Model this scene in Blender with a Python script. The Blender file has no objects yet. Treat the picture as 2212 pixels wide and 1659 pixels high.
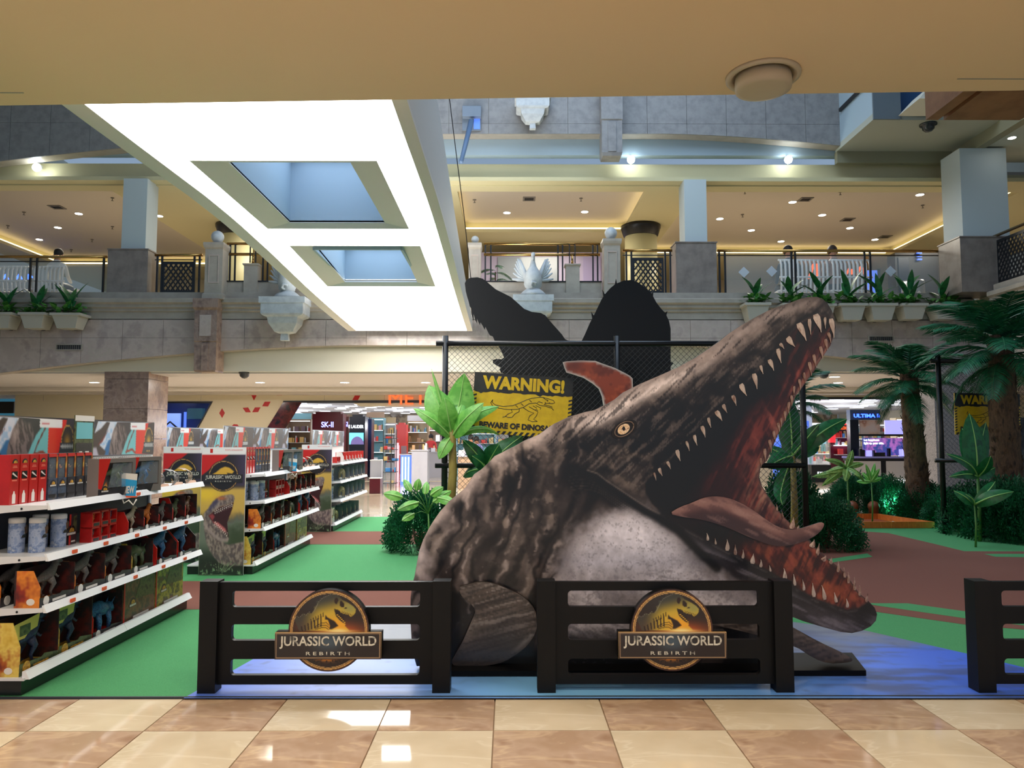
import bpy, math, random
import numpy as np
from mathutils import Vector, Matrix
from mathutils.geometry import delaunay_2d_cdt

PI = math.pi
SC = bpy.context.scene
COL = SC.collection
RND = random.Random(11)

# ------------------------------------------------------------------ camera
F = 1640.0                      # focal length in pixels of the 2212 x 1659 frame
PITCH = math.atan(118.5 / F)
YAW = math.atan(8.0 / F)
EYE = Vector((0, 0, 1.5))
cam_data = bpy.data.cameras.new('camera')
cam = bpy.data.objects.new('camera', cam_data)
COL.objects.link(cam)
cam.location = EYE
cam.rotation_euler = (PI / 2 + PITCH, 0, -YAW)
cam_data.sensor_width = 36
cam_data.lens = F / 2212 * 36
cam_data.clip_end = 200
SC.camera = cam
ROT = cam.rotation_euler.to_matrix()

def ray(px, py):
    return ROT @ Vector(((px - 1106) / F, (829.5 - py) / F, -1))
def P(px, py, Y):               # point of the photograph at depth Y
    d = ray(px, py); return EYE + d * (Y / d.y)
def PX(px, py, X):
    d = ray(px, py); return EYE + d * (X / d.x)
def PZ(px, py, z):
    d = ray(px, py); return EYE + d * ((z - 1.5) / d.z)
def XZ(px, py, Y):
    p = P(px, py, Y); return (p.x, p.z)
def ZZ(py, Y, px=1106): return P(px, py, Y).z
def XX(px, Y, py=900): return P(px, py, Y).x
def invP(x, z, Y):              # arrays: world x,z on plane Y -> px,py
    R = np.array(ROT)
    dx, dy, dz = x, Y, z - 1.5
    cx = R[0, 0] * dx + R[1, 0] * dy + R[2, 0] * dz
    cy = R[0, 1] * dx + R[1, 1] * dy + R[2, 1] * dz
    cz = R[0, 2] * dx + R[1, 2] * dy + R[2, 2] * dz
    return 1106 + F * cx / -cz, 829.5 - F * cy / -cz

# ------------------------------------------------------------------ world, exposure, lamps
world = bpy.data.worlds.new('world'); SC.world = world
world.use_nodes = True
wb = world.node_tree.nodes['Background']
wb.inputs[0].default_value = (0.42, 0.58, 0.80, 1)
wb.inputs[1].default_value = 0.42
SC.view_settings.view_transform = 'Standard'
SC.view_settings.look = 'None'
SC.view_settings.exposure = 0.45
SC.view_settings.gamma = 1.0
SC.view_settings.use_curve_mapping = False
cy = SC.cycles
cy.max_bounces = 7; cy.diffuse_bounces = 3; cy.glossy_bounces = 3; cy.transmission_bounces = 5
cy.transparent_max_bounces = 10; cy.sample_clamp_indirect = 4; cy.caustics_reflective = False; cy.caustics_refractive = False

def lamp(name, loc, energy, size, color=(1, 1, 1), kind='AREA', size_y=None, rot=(0, 0, 0), spot=None, soft=.1):
    l = bpy.data.lights.new(name, kind)
    l.energy = energy; l.color = color
    if kind == 'AREA':
        l.size = size
        if size_y: l.shape = 'RECTANGLE'; l.size_y = size_y
    else:
        l.shadow_soft_size = size
    if kind == 'SPOT': l.spot_size = spot; l.spot_blend = .6
    o = bpy.data.objects.new(name, l); COL.objects.link(o)
    o.location = loc; o.rotation_euler = rot
    return o
WARM = (1.0, .88, .72)
# foreground arcade: recessed warm lamps
for lx in (-3.2, 0, 3.2):
    lamp('arcade_lamp', (lx, 2.6, 4.1), 31, .5, WARM)
    lamp('arcade_lamp', (lx, -0.6, 4.1), 24, .5, WARM)
lamp('arcade_lamp', (0, 1.0, 4.1), 28, .6, (1, .86, .7))
# lower mall ceiling beyond the atrium
MALLX = (-12, -9.6, -7.2, -4.75, -2.4, 0, 2.4, 4.8, 7.2, 9.6)
for lx in MALLX:
    lamp('mall_lamp', (lx, 22, 3.11), 85, .22, (1, .95, .88))
# shop interiors
for lx, e in ((-12, 260), (-4, 420), (2, 300), (9, 380), (13, 200)):
    lamp('shop_lamp', (lx, 32, 3.0), e, 3.0, (.86, .92, 1.0), size_y=7)
for i in range(5):
    for j, py_ in enumerate((29.5, 34, 39)):
        lamp('store_fill_lamp', (-11 + 6 * i + 2 * (j % 2), py_, 2.0), 62, .12, (.90, .94, 1.0), 'POINT')  # added lamps without fittings, brightening the store ceiling and shelves
# upper gallery
for lx, e in ((-12.5, 150), (-6.5, 90), (1.2, 130), (7.8, 170), (14, 90)):
    lamp('gallery_lamp', (lx, 22.5, 7.9), e, 1.5, (1, .93, .80), size_y=3)
# skylight of the atrium far overhead
lamp('skylight_lamp', (2, 12, 13.3), 800, 9, (.62, .78, 1.0), size_y=9)

# ------------------------------------------------------------------ colour helpers and materials
def lin(c):
    return tuple((v / 255 / 12.92) if v / 255 <= .04045 else ((v / 255 + .055) / 1.055) ** 2.4 for v in c)
def nlin(a):
    a = np.clip(a / 255.0, 0, 1)
    return np.where(a <= .04045, a / 12.92, ((a + .055) / 1.055) ** 2.4)
MATS = {}
def mat(name, rgb=(128, 128, 128), rough=.5, metal=0, rgb2=None, scale=6, det=3, ramp=(.4, .65), emit=0, ecol=None,
        bump=0, bscale=60, alpha=1, trans=0, stretch=None, veins=None, spec=None, attr=None, coat=0):
    if name in MATS: return MATS[name]
    m = bpy.data.materials.new(name); m.use_nodes = True
    nt = m.node_tree; b = nt.nodes['Principled BSDF']; L = nt.links
    b.inputs['Base Color'].default_value = (*lin(rgb), 1)
    b.inputs['Roughness'].default_value = rough
    b.inputs['Metallic'].default_value = metal
    if spec is not None: b.inputs['Specular IOR Level'].default_value = spec
    if coat: b.inputs['Coat Weight'].default_value = coat; b.inputs['Coat Roughness'].default_value = .08
    tc = None
    def coords(sc, st=None):
        nonlocal tc
        if tc is None: tc = nt.nodes.new('ShaderNodeTexCoord')
        mp = nt.nodes.new('ShaderNodeMapping'); L.new(tc.outputs['Object'], mp.inputs[0])
        s = st or (1, 1, 1)
        mp.inputs['Scale'].default_value = (sc * s[0], sc * s[1], sc * s[2])
        return mp.outputs[0]
    out = None
    if rgb2 is not None:
        n = nt.nodes.new('ShaderNodeTexNoise'); n.inputs['Detail'].default_value = det; n.inputs['Scale'].default_value = 1
        n.inputs['Roughness'].default_value = .6
        L.new(coords(scale, stretch), n.inputs['Vector'])
        r = nt.nodes.new('ShaderNodeValToRGB'); L.new(n.outputs[0], r.inputs[0])
        e = r.color_ramp.elements
        cols = [rgb] + (rgb2 if isinstance(rgb2, list) else [rgb2])
        e[0].position = ramp[0]; e[1].position = ramp[1]
        e[0].color = (*lin(cols[0]), 1); e[1].color = (*lin(cols[-1]), 1)
        for i, c in enumerate(cols[1:-1]):
            q = e.new(ramp[0] + (ramp[1] - ramp[0]) * (i + 1) / (len(cols) - 1)); q.color = (*lin(c), 1)
        out = r.outputs[0]
    if veins is not None:
        vc, vs, vw = veins
        n = nt.nodes.new('ShaderNodeTexNoise'); n.inputs['Detail'].default_value = 5; n.inputs['Scale'].default_value = 1
        n.inputs['Distortion'].default_value = 1.2
        L.new(coords(vs, (1, 2.2, 1)), n.inputs['Vector'])
        a = nt.nodes.new('ShaderNodeMath'); a.operation = 'SUBTRACT'; L.new(n.outputs[0], a.inputs[0]); a.inputs[1].default_value = .5
        a2 = nt.nodes.new('ShaderNodeMath'); a2.operation = 'ABSOLUTE'; L.new(a.outputs[0], a2.inputs[0])
        a3 = nt.nodes.new('ShaderNodeMapRange'); L.new(a2.outputs[0], a3.inputs[0])
        a3.inputs[1].default_value = 0; a3.inputs[2].default_value = vw; a3.inputs[3].default_value = .55; a3.inputs[4].default_value = 0
        mx = nt.nodes.new('ShaderNodeMixRGB'); L.new(a3.outputs[0], mx.inputs[0])
        if out: L.new(out, mx.inputs[1])
        else: mx.inputs[1].default_value = (*lin(rgb), 1)
        mx.inputs[2].default_value = (*lin(vc), 1)
        out = mx.outputs[0]
    if attr:
        a = nt.nodes.new('ShaderNodeAttribute'); a.attribute_name = attr; out = a.outputs['Color']
    if out: L.new(out, b.inputs['Base Color'])
    if emit:
        b.inputs['Emission Strength'].default_value = emit
        if out and ecol is None: L.new(out, b.inputs['Emission Color'])
        else: b.inputs['Emission Color'].default_value = (*lin(ecol or rgb), 1)
    if bump:
        n = nt.nodes.new('ShaderNodeTexNoise'); n.inputs['Scale'].default_value = bscale; n.inputs['Detail'].default_value = 4
        if tc is None: tc = nt.nodes.new('ShaderNodeTexCoord')
        L.new(tc.outputs['Object'], n.inputs['Vector'])
        bp = nt.nodes.new('ShaderNodeBump'); bp.inputs['Strength'].default_value = bump; bp.inputs['Distance'].default_value = .01
        L.new(n.outputs[0], bp.inputs['Height']); L.new(bp.outputs[0], b.inputs['Normal'])
    if alpha < 1: b.inputs['Alpha'].default_value = alpha
    if trans: b.inputs['Transmission Weight'].default_value = trans; b.inputs['IOR'].default_value = 1.1
    m.diffuse_color = (*lin(rgb), 1)
    if emit and emit < 30:
        try: m.cycles.emission_sampling = 'NONE'
        except Exception: pass
    MATS[name] = m
    return m

# ------------------------------------------------------------------ mesh builder
class MB:
    def __init__(s): s.v = []; s.f = []; s.m = []; s.c = None
    def add(s, vs, fs, m=0):
        b = len(s.v); s.v += [tuple(v) for v in vs]
        for f in fs: s.f.append(tuple(i + b for i in f)); s.m.append(m)
        return s
    def box(s, x0, y0, z0, x1, y1, z1, m=0, mats=None):
        # mats: optional materials for -x,+x,-y,+y,-z,+z
        vs = [(x, y, z) for z in (z0, z1) for y in (y0, y1) for x in (x0, x1)]
        fs = [(0, 4, 6, 2), (1, 3, 7, 5), (0, 1, 5, 4), (2, 6, 7, 3), (0, 2, 3, 1), (4, 5, 7, 6)]
        b = len(s.v); s.v += vs
        for i, f in enumerate(fs):
            s.f.append(tuple(k + b for k in f)); s.m.append(mats[i] if mats else m)
        return s
    def hexa(s, lo, hi, m=0):   # two quads (4 pts each) joined
        b = len(s.v); s.v += [tuple(p) for p in lo] + [tuple(p) for p in hi]
        for f in ((3, 2, 1, 0), (4, 5, 6, 7), (0, 1, 5, 4), (1, 2, 6, 5), (2, 3, 7, 6), (3, 0, 4, 7)):
            s.f.append(tuple(k + b for k in f)); s.m.append(m)
        return s
    def quad(s, a, b, c, d, m=0): return s.add([a, b, c, d], [(0, 1, 2, 3)], m)
    def ext(s, pts, a, b, axis='y', m=0, msides=None):   # extrude a 2-D polygon between a and b along axis
        n = len(pts)
        def mk(p, t):
            if axis == 'y': return (p[0], t, p[1])
            if axis == 'x': return (t, p[0], p[1])
            return (p[0], p[1], t)
        vs = [mk(p, a) for p in pts] + [mk(p, b) for p in pts]
        bb = len(s.v); s.v += vs
        s.f.append(tuple(range(bb, bb + n))); s.m.append(m)
        s.f.append(tuple(range(bb + 2 * n - 1, bb + n - 1, -1))); s.m.append(m)
        for i in range(n):
            j = (i + 1) % n
            s.f.append((bb + i, bb + n + i, bb + n + j, bb + j)); s.m.append(m if msides is None else msides)
        return s
    def tube(s, pts, rad, n=8, m=0, cap=True):
        pts = [Vector(p) for p in pts]
        if not hasattr(rad, '__len__'): rad = [rad] * len(pts)
        b = len(s.v); up = None
        for i, p in enumerate(pts):
            t = (pts[min(i + 1, len(pts) - 1)] - pts[max(i - 1, 0)])
            t = t.normalized() if t.length else Vector((0, 0, 1))
            if up is None:
                up = Vector((0, 0, 1)) if abs(t.z) < .9 else Vector((1, 0, 0))
            u = t.cross(up)
            if u.length < 1e-6: u = t.cross(Vector((0, 1, 0)))
            u.normalize(); w = u.cross(t).normalized(); up = w
            for k in range(n):
                a = 2 * PI * k / n
                s.v.append(tuple(p + (u * math.cos(a) + w * math.sin(a)) * rad[i]))
        for i in range(len(pts) - 1):
            for k in range(n):
                k2 = (k + 1) % n
                s.f.append((b + i * n + k, b + i * n + k2, b + (i + 1) * n + k2, b + (i + 1) * n + k)); s.m.append(m)
        if cap:
            s.f.append(tuple(b + k for k in range(n - 1, -1, -1))); s.m.append(m)
            e = b + (len(pts) - 1) * n
            s.f.append(tuple(e + k for k in range(n))); s.m.append(m)
        return s
    def lathe(s, prof, n=16, c=(0, 0, 0), m=0, sx=1, sy=1):
        b = len(s.v)
        for r, z in prof:
            for k in range(n):
                a = 2 * PI * k / n
                s.v.append((c[0] + r * math.cos(a) * sx, c[1] + r * math.sin(a) * sy, c[2] + z))
        for i in range(len(prof) - 1):
            for k in range(n):
                k2 = (k + 1) % n
                s.f.append((b + i * n + k, b + i * n + k2, b + (i + 1) * n + k2, b + (i + 1) * n + k)); s.m.append(m)
        s.f.append(tuple(b + k for k in range(n - 1, -1, -1))); s.m.append(m)
        e = b + (len(prof) - 1) * n
        s.f.append(tuple(e + k for k in range(n))); s.m.append(m)
        return s
    def ball(s, c, r, n=12, m=0, sx=1, sy=1, sz=1):
        prof = [(r * math.sin(PI * i / (n // 2)) + 1e-5, -r * sz * math.cos(PI * i / (n // 2))) for i in range(n // 2 + 1)]
        return s.lathe(prof, n, c, m, sx, sy)
    def sqloft(s, prof, cx, cy, m=0):   # square section pieces: (half x, half y, z)
        b = len(s.v)
        for hx, hy, z in prof:
            s.v += [(cx - hx, cy - hy, z), (cx + hx, cy - hy, z), (cx + hx, cy + hy, z), (cx - hx, cy + hy, z)]
        for i in range(len(prof) - 1):
            for k in range(4):
                k2 = (k + 1) % 4
                s.f.append((b + i * 4 + k, b + i * 4 + k2, b + i * 4 + 4 + k2, b + i * 4 + 4 + k)); s.m.append(m)
        s.f.append((b + 3, b + 2, b + 1, b)); s.m.append(m)
        e = b + 4 * (len(prof) - 1); s.f.append((e, e + 1, e + 2, e + 3)); s.m.append(m)
        return s
    def join(s, o, M=None, m=None):
        b = len(s.v)
        s.v += [tuple(M @ Vector(v)) for v in o.v] if M else list(o.v)
        for f, k in zip(o.f, o.m): s.f.append(tuple(i + b for i in f)); s.m.append(k if m is None else m)
        return s
    def mesh(s, name, mats, smooth=False, off=None):
        me = bpy.data.meshes.new(name)
        v = s.v if off is None else [(a - off[0], b - off[1], c - off[2]) for a, b, c in s.v]
        me.from_pydata(v, [], s.f)
        for q in (mats if isinstance(mats, (list, tuple)) else [mats]): me.materials.append(q)
        if len(me.materials) > 1: me.polygons.foreach_set('material_index', s.m)
        if smooth: me.polygons.foreach_set('use_smooth', [True] * len(s.f))
        me.update()
        return me

def link(name, data, parent=None, loc=None, rot=None, scale=None):
    o = bpy.data.objects.new(name, data); COL.objects.link(o)
    if parent is not None: o.parent = parent
    if loc is not None: o.location = loc
    if rot is not None: o.rotation_euler = rot
    if scale is not None: o.scale = scale
    return o
def tag(o, label=None, cat=None, group=None, kind=None):
    if label: o['label'] = label
    if cat: o['category'] = cat
    if group: o['group'] = group
    if kind: o['kind'] = kind
    return o
def thing(name, label, cat, loc=(0, 0, 0), rz=0, group=None, kind=None):
    o = link(name, None, None, loc, (0, 0, rz)); o.empty_display_size = .1
    return tag(o, label, cat, group, kind)
def part(name, mb, mats, parent=None, smooth=False, W=True, loc=None, rot=None, label=None, kind=None):
    off = tuple(parent.location) if (parent is not None and W) else None
    o = link(name, mb.mesh(name, mats, smooth, off), parent, loc, rot)
    if label: o['label'] = label
    if kind: o['kind'] = kind
    return o
def solo(name, label, cat, mb, mats, base, smooth=False, group=None, kind=None):   # one-mesh thing with its origin at base
    o = link(name, mb.mesh(name, mats, smooth, base), None, base)
    return tag(o, label, cat, group, kind)
def struct(name, label, mb, mats, parent=None, smooth=False):
    o = link(name, mb.mesh(name, mats, smooth), parent)
    if parent is None: tag(o, label, 'structure', None, 'structure')
    return o
def copy_tree(o, parent=None, loc=None, rz=None, label=None, group=None):
    c = o.copy(); COL.objects.link(c); c.parent = parent
    if loc is not None: c.location = loc
    if rz is not None: c.rotation_euler = (0, 0, rz)
    if label: c['label'] = label
    if group: c['group'] = group
    for ch in list(o.children): copy_tree(ch, c)
    return c
ORD = ['first', 'second', 'third', 'fourth', 'fifth', 'sixth', 'seventh', 'eighth', 'ninth', 'tenth', 'eleventh', 'twelfth',
       'thirteenth', 'fourteenth', 'fifteenth', 'sixteenth', 'seventeenth', 'eighteenth', 'nineteenth', 'twentieth']

# ------------------------------------------------------------------ lettering as mesh, fitted to a box
def text_mb(txt, w, h, depth=.004, fat=0.0, align='c', m=0, skew=0):
    cu = bpy.data.curves.new('t', 'FONT'); cu.body = txt; cu.size = 1; cu.extrude = 0; cu.offset = fat; cu.resolution_u = 3
    ob = bpy.data.objects.new('t', cu); COL.objects.link(ob)
    bpy.context.view_layer.update()
    dg = bpy.context.evaluated_depsgraph_get()
    me = bpy.data.meshes.new_from_object(ob.evaluated_get(dg))
    V = np.array([v.co[:] for v in me.vertices]); fs = [tuple(p.vertices) for p in me.polygons]
    ec = {}
    for f in fs:
        for i in range(len(f)):
            e = (f[i], f[(i + 1) % len(f)]); k = (min(e), max(e)); ec.setdefault(k, []).append(e)
    bpy.data.objects.remove(ob); bpy.data.curves.remove(cu); bpy.data.meshes.remove(me)
    lo = V.min(0); hi = V.max(0)
    x = (V[:, 0] - lo[0]) / (hi[0] - lo[0]) - .5; z = (V[:, 1] - lo[1]) / (hi[1] - lo[1]) - .5
    n = len(V); mb = MB()
    vs = [(a * w, -depth, c * h) for a, c in zip(x, z)] + [(a * w, 0, c * h) for a, c in zip(x, z)]
    ff = [tuple(f) for f in fs]
    # face normals towards -y
    f0 = fs[0]; a, b_, c = (V[f0[i]] for i in (0, 1, 2))
    if np.cross(b_ - a, c - a)[2] < 0: ff = [tuple(reversed(f)) for f in ff]
    for k, es in ec.items():
        if len(es) == 1:
            i, j = es[0]; ff.append((j, i, i + n, j + n))
    return mb.add(vs, ff, m)
TXT = {}
def put_text(name, txt, p, w, h, m, parent=None, rot=(0, 0, 0), depth=.004, fat=0, **k):
    key = (txt, round(w, 4), round(h, 4), depth, fat)
    if key not in TXT: TXT[key] = text_mb(txt, w, h, depth, fat)
    off = Vector(parent.location) if parent is not None else Vector((0, 0, 0))
    me = TXT[key].mesh(name, m)
    o = link(name, me, parent, Vector(p) - off, rot)
    return o

# ------------------------------------------------------------------ painting: colour fields evaluated on mesh vertices
_lat = {}
def vnoise(x, y, seed=0):
    if seed not in _lat: _lat[seed] = np.random.RandomState(seed).rand(256, 256)
    g = _lat[seed]
    xi = np.floor(x).astype(int); yi = np.floor(y).astype(int); fx = x - xi; fy = y - yi
    fx = fx * fx * (3 - 2 * fx); fy = fy * fy * (3 - 2 * fy)
    a = g[yi % 256, xi % 256]; b = g[yi % 256, (xi + 1) % 256]; c = g[(yi + 1) % 256, xi % 256]; d = g[(yi + 1) % 256, (xi + 1) % 256]
    return (a * (1 - fx) + b * fx) * (1 - fy) + (c * (1 - fx) + d * fx) * fy
def fbm(x, y, seed=0, o=4, g=.5):
    t = 0; a = 1; s = 0
    for i in range(o):
        t = t + a * vnoise(x * 2 ** i + 17 * i, y * 2 ** i + 9 * i, seed + i); s += a; a *= g
    return t / s
def polydist(X, Y, poly, closed=True):
    d = np.full(X.shape, 1e9); inside = np.zeros(X.shape, bool)
    n = len(poly)
    for i in range(n if closed else n - 1):
        x0, y0 = poly[i]; x1, y1 = poly[(i + 1) % n]
        dx, dy = x1 - x0, y1 - y0; L = dx * dx + dy * dy or 1e-9
        t = np.clip(((X - x0) * dx + (Y - y0) * dy) / L, 0, 1)
        d = np.minimum(d, np.hypot(X - x0 - t * dx, Y - y0 - t * dy))
        if closed and (y0 != y1):
            c = ((y0 > Y) != (y1 > Y)) & (X < (x1 - x0) * (Y - y0) / (y1 - y0) + x0)
            inside ^= c
    return np.where(inside, -d, d) if closed else d
def sst(a, b, x):
    t = np.clip((x - a) / (b - a), 0, 1); return t * t * (3 - 2 * t)
class Paint:
    def __init__(s, X, Y, base=(0, 0, 0)):
        s.X = X; s.Y = Y; s.c = np.tile(np.array(base, float), (len(X), 1))
    def mix(s, rgb, a):
        a = np.clip(a, 0, 1)[:, None]; s.c = s.c * (1 - a) + np.array(rgb, float) * a; return s
    def poly(s, pts, rgb, soft=3, op=1, tex=None):
        a = 1 - sst(-soft, soft, polydist(s.X, s.Y, pts))
        return s.mix(rgb, a * op * (1 if tex is None else tex))
    def line(s, pts, rgb, w=3, soft=2, op=1, tex=None):
        a = 1 - sst(w / 2 - soft / 2, w / 2 + soft / 2, polydist(s.X, s.Y, pts, False))
        return s.mix(rgb, a * op * (1 if tex is None else tex))
    def blob(s, cx, cy, rx, ry, rgb, op=1, rot=0, tex=None):
        c, q = math.cos(rot), math.sin(rot); dx = s.X - cx; dy = s.Y - cy
        u = (dx * c + dy * q) / rx; v = (-dx * q + dy * c) / ry
        return s.mix(rgb, np.exp(-(u * u + v * v)) * op * (1 if tex is None else tex))
    def mul(s, k): s.c = s.c * k[:, None]; return s

def board(name, outline, step, yf, thick, mats, parent, paint=None, holes=(), loc=None, spaceY=None, smooth_edge=True):
    """A cut-out board. outline: (x,z) world points; front at y=yf, back at yf+thick. paint(px,py)->rgb255 array."""
    o = [Vector(p) for p in outline]
    xs = [p[0] for p in outline]; zs = [p[1] for p in outline]
    pts = list(o); n0 = len(o); edges = [(i, (i + 1) % n0) for i in range(n0)]
    holes_idx = []
    for h in holes:
        b = len(pts); pts += [Vector(p) for p in h]; edges += [(b + i, b + (i + 1) % len(h)) for i in range(len(h))]
        holes_idx.append((b, len(h)))
    if step:
        gx, gz = np.meshgrid(np.arange(min(xs), max(xs), step), np.arange(min(zs), max(zs), step))
        gx = gx + (np.arange(gx.shape[0]) % 2)[:, None] * step / 2
        X = gx.ravel(); Z = gz.ravel(); d = polydist(X, Z, outline)
        k = d < -step * .45
        for h in holes: k &= polydist(X, Z, h) > step * .45
        pts += [Vector((a, b)) for a, b in zip(X[k], Z[k])]
    r = delaunay_2d_cdt(pts, edges, [], 1, 1e-6)
    V = np.array([v[:] for v in r[0]]); T = [tuple(f) for f in r[2]]
    if holes:
        C = np.array([[V[i] for i in f] for f in T]).mean(1)
        keep = np.ones(len(T), bool)
        for h in holes: keep &= polydist(C[:, 0], C[:, 1], h) > 0
        T = [t for t, q in zip(T, keep) if q]
    ec = {}
    T2 = []
    for f in T:
        a, b, c = V[f[0]], V[f[1]], V[f[2]]
        if (b[0] - a[0]) * (c[1] - a[1]) - (b[1] - a[1]) * (c[0] - a[0]) < 0: f = f[::-1]
        T2.append(f)
        for i in range(3):
            e = (f[i], f[(i + 1) % 3]); kk = (min(e), max(e)); ec.setdefault(kk, []).append(e)
    n = len(V)
    mb = MB(); off = parent.location if parent is not None else Vector((0, 0, 0))
    mb.v = [(a - off[0], yf - off[1], b - off[2]) for a, b in V]
    mb.f = T2; mb.m = [0] * len(T2)
    bnd = [es[0] for es in ec.values() if len(es) == 1]
    idx = {}
    for i, j in bnd:
        for q in (i, j):
            if q not in idx:
                idx[q] = (len(mb.v), len(mb.v) + 1); x, y, z = mb.v[q]
                mb.v += [(x, y, z), (x, y + thick, z)]
    for i, j in bnd:
        mb.f.append((idx[j][0], idx[i][0], idx[i][1], idx[j][1])); mb.m.append(1)
    # back face: coarse
    bp = list(o); be = [(i, (i + 1) % n0) for i in range(n0)]
    for h in holes:
        b = len(bp); bp += [Vector(p) for p in h]; be += [(b + i, b + (i + 1) % len(h)) for i in range(len(h))]
    rb = delaunay_2d_cdt(bp, be, [], 1, 1e-6); b0 = len(mb.v)
    mb.v += [(v[0] - off[0], yf + thick - off[1], v[1] - off[2]) for v in rb[0]]
    for f in rb[2]:
        c = np.array([rb[0][i][:] for i in f]).mean(0)
        if any(polydist(np.array([c[0]]), np.array([c[1]]), h)[0] < 0 for h in holes): continue
        a, b, d = (rb[0][f[i]] for i in range(3))
        if (b[0] - a[0]) * (d[1] - a[1]) - (b[1] - a[1]) * (d[0] - a[0]) > 0: f = f[::-1]
        mb.f.append(tuple(b0 + i for i in f)); mb.m.append(1)
    me = mb.mesh(name, mats)
    if paint is not None:
        x = V[:, 0]; z = V[:, 1]
        X, Y = invP(x, z, spaceY) if spaceY else (x, z)
        c = nlin(paint(X, Y))
        full = np.full((len(mb.v), 4), .02); full[:, 3] = 1; full[:n, :3] = c
        at = me.color_attributes.new('Col', 'FLOAT_COLOR', 'POINT'); at.data.foreach_set('color', full.ravel())
    return link(name, me, parent, loc)
def circ(cx, cy, r, n=48, a0=0, a1=2 * PI):
    return [(cx + r * math.cos(a0 + (a1 - a0) * i / n), cy + r * math.sin(a0 + (a1 - a0) * i / n)) for i in range(n if a1 - a0 > 6.2 else n + 1)]
def rrect(x0, z0, x1, z1, r, n=6):
    p = []
    for cx, cz, a in ((x1 - r, z0 + r, -PI / 2), (x1 - r, z1 - r, 0), (x0 + r, z1 - r, PI / 2), (x0 + r, z0 + r, PI)):
        p += [(cx + r * math.cos(a + PI / 2 * i / n), cz + r * math.sin(a + PI / 2 * i / n)) for i in range(n + 1)]
    return p
def smoothpoly(pts, it=2, closed=True):
    for _ in range(it):
        q = []; n = len(pts)
        for i in range(n):
            a, b = pts[i], pts[(i + 1) % n]
            q += [(a[0] * .75 + b[0] * .25, a[1] * .75 + b[1] * .25), (a[0] * .25 + b[0] * .75, a[1] * .25 + b[1] * .75)]
        pts = q
    return pts
# ------------------------------------------------------------------ materials of the building
M_cream_tile = mat('cream_marble', (226, 208, 178), .07, rgb2=(214, 194, 162), scale=2.2, veins=((240, 226, 200), 1.3, .02))
M_tan_tile = mat('tan_marble', (186, 154, 126), .07, rgb2=[(198, 168, 142), (172, 138, 112)], scale=3.2, veins=((226, 196, 160), 1.5, .03))
M_joint = mat('tile_joint', (172, 146, 118), .8)
M_soffit = mat('cream_paint', (246, 212, 168), .75)
M_gloss = mat('glossy_marble_floor', (205, 190, 165), .08, rgb2=(190, 172, 148), scale=1.5)
M_carpet = mat('green_carpet', (76, 156, 98), .95, rgb2=(60, 138, 82), scale=260, bump=.6, bscale=400)
M_brown = mat('brown_carpet', (126, 76, 62), .95, rgb2=(110, 66, 54), scale=240, bump=.5, bscale=400)
M_stone = mat('polished_beige_stone', (182, 164, 152), .14, rgb2=[(190, 172, 160), (170, 152, 142)], scale=2.4, veins=((182, 170, 152), .9, .012))
M_stone3 = mat('grey_stone', (142, 140, 138), .5, rgb2=(126, 124, 124), scale=5)
M_brownstone = mat('brown_marble', (138, 112, 98), .25, rgb2=[(156, 130, 112), (118, 94, 82)], scale=2.6, veins=((170, 146, 130), 1.2, .02))
M_mould = mat('moulding_stone', (172, 162, 148), .4, rgb2=(160, 150, 136), scale=3)
M_whitewall = mat('off_white_paint', (214, 208, 190), .7)
M_ceil = mat('ceiling_paint', (206, 198, 186), .8)
M_greyceil = mat('grey_ceiling', (200, 196, 194), .8)
M_beam = mat('beam_cream', (208, 198, 156), .7)
M_shopwall = mat('shop_front_cream', (214, 202, 172), .35)
M_dark = mat('black_trim', (22, 20, 22), .35)
M_red = mat('red_decal', (182, 30, 26), .4)
M_brass = mat('brass', (190, 150, 90), .22, 1)
M_black = mat('black_metal', (18, 18, 20), .4)
M_glass = mat('clear_glass', (235, 245, 245), .02, alpha=.13)
M_white = mat('white_plastic', (225, 225, 222), .4)
M_down = mat('downlight_glow', (255, 250, 240), .5, emit=14)
M_panel = mat('light_panel_glow', (255, 253, 250), .5, emit=7.5); M_panel.cycles.emission_sampling = 'AUTO'
M_panelframe = mat('light_panel_frame', (226, 222, 220), .6)
M_bluegrey = mat('shaft_paint', (170, 190, 206), .7)
M_cove = mat('cove_glow', (255, 226, 150), .5, emit=3.2)
M_coveY = mat('cove_glow_yellow', (250, 240, 160), .5, emit=2.2)
M_vent = mat('vent_grille', (120, 114, 108), .6)
M_pew = mat('statue_stone', (196, 200, 200), .6, rgb2=(180, 184, 186), scale=8)

# ------------------------------------------------------------------ floor
CE = PZ(1106, 1508.5, 0).y          # near edge of the play mat
TY = PZ(1067, 1578, 0).y
fl = thing('floor', 'polished marble mall floor with cream and tan tiles', 'structure', kind='structure'); del fl['category']
part('floor_slab', MB().box(-22, -3, -.25, 22, CE, -.012), M_joint, fl)
part('floor_slab', MB().box(-22, CE, -.25, 22, 46, 0.0), M_gloss, fl)
tile_me = {}
for k, mm in ((0, M_cream_tile), (1, M_tan_tile)):
    tile_me[k] = MB().hexa([(.003, .003, -.02), (.597, .003, -.02), (.597, .597, -.02), (.003, .597, -.02)],
                           [(.0035, .0035, 0), (.5965, .0035, 0), (.5965, .5965, 0), (.0035, .5965, 0)]).mesh('tile', mm)
tx0 = PZ(1066, 1578, 0).x
for j, ty in enumerate((TY - 1.2, TY - .6, TY)):
    for i in range(-7, 7):
        t = link('tile', tile_me[(i + j) % 2], fl, (tx0 + i * .6, ty, 0))
        if ty == TY: t.scale = (1, (CE - TY) / .6 - .004, 1)
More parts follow.
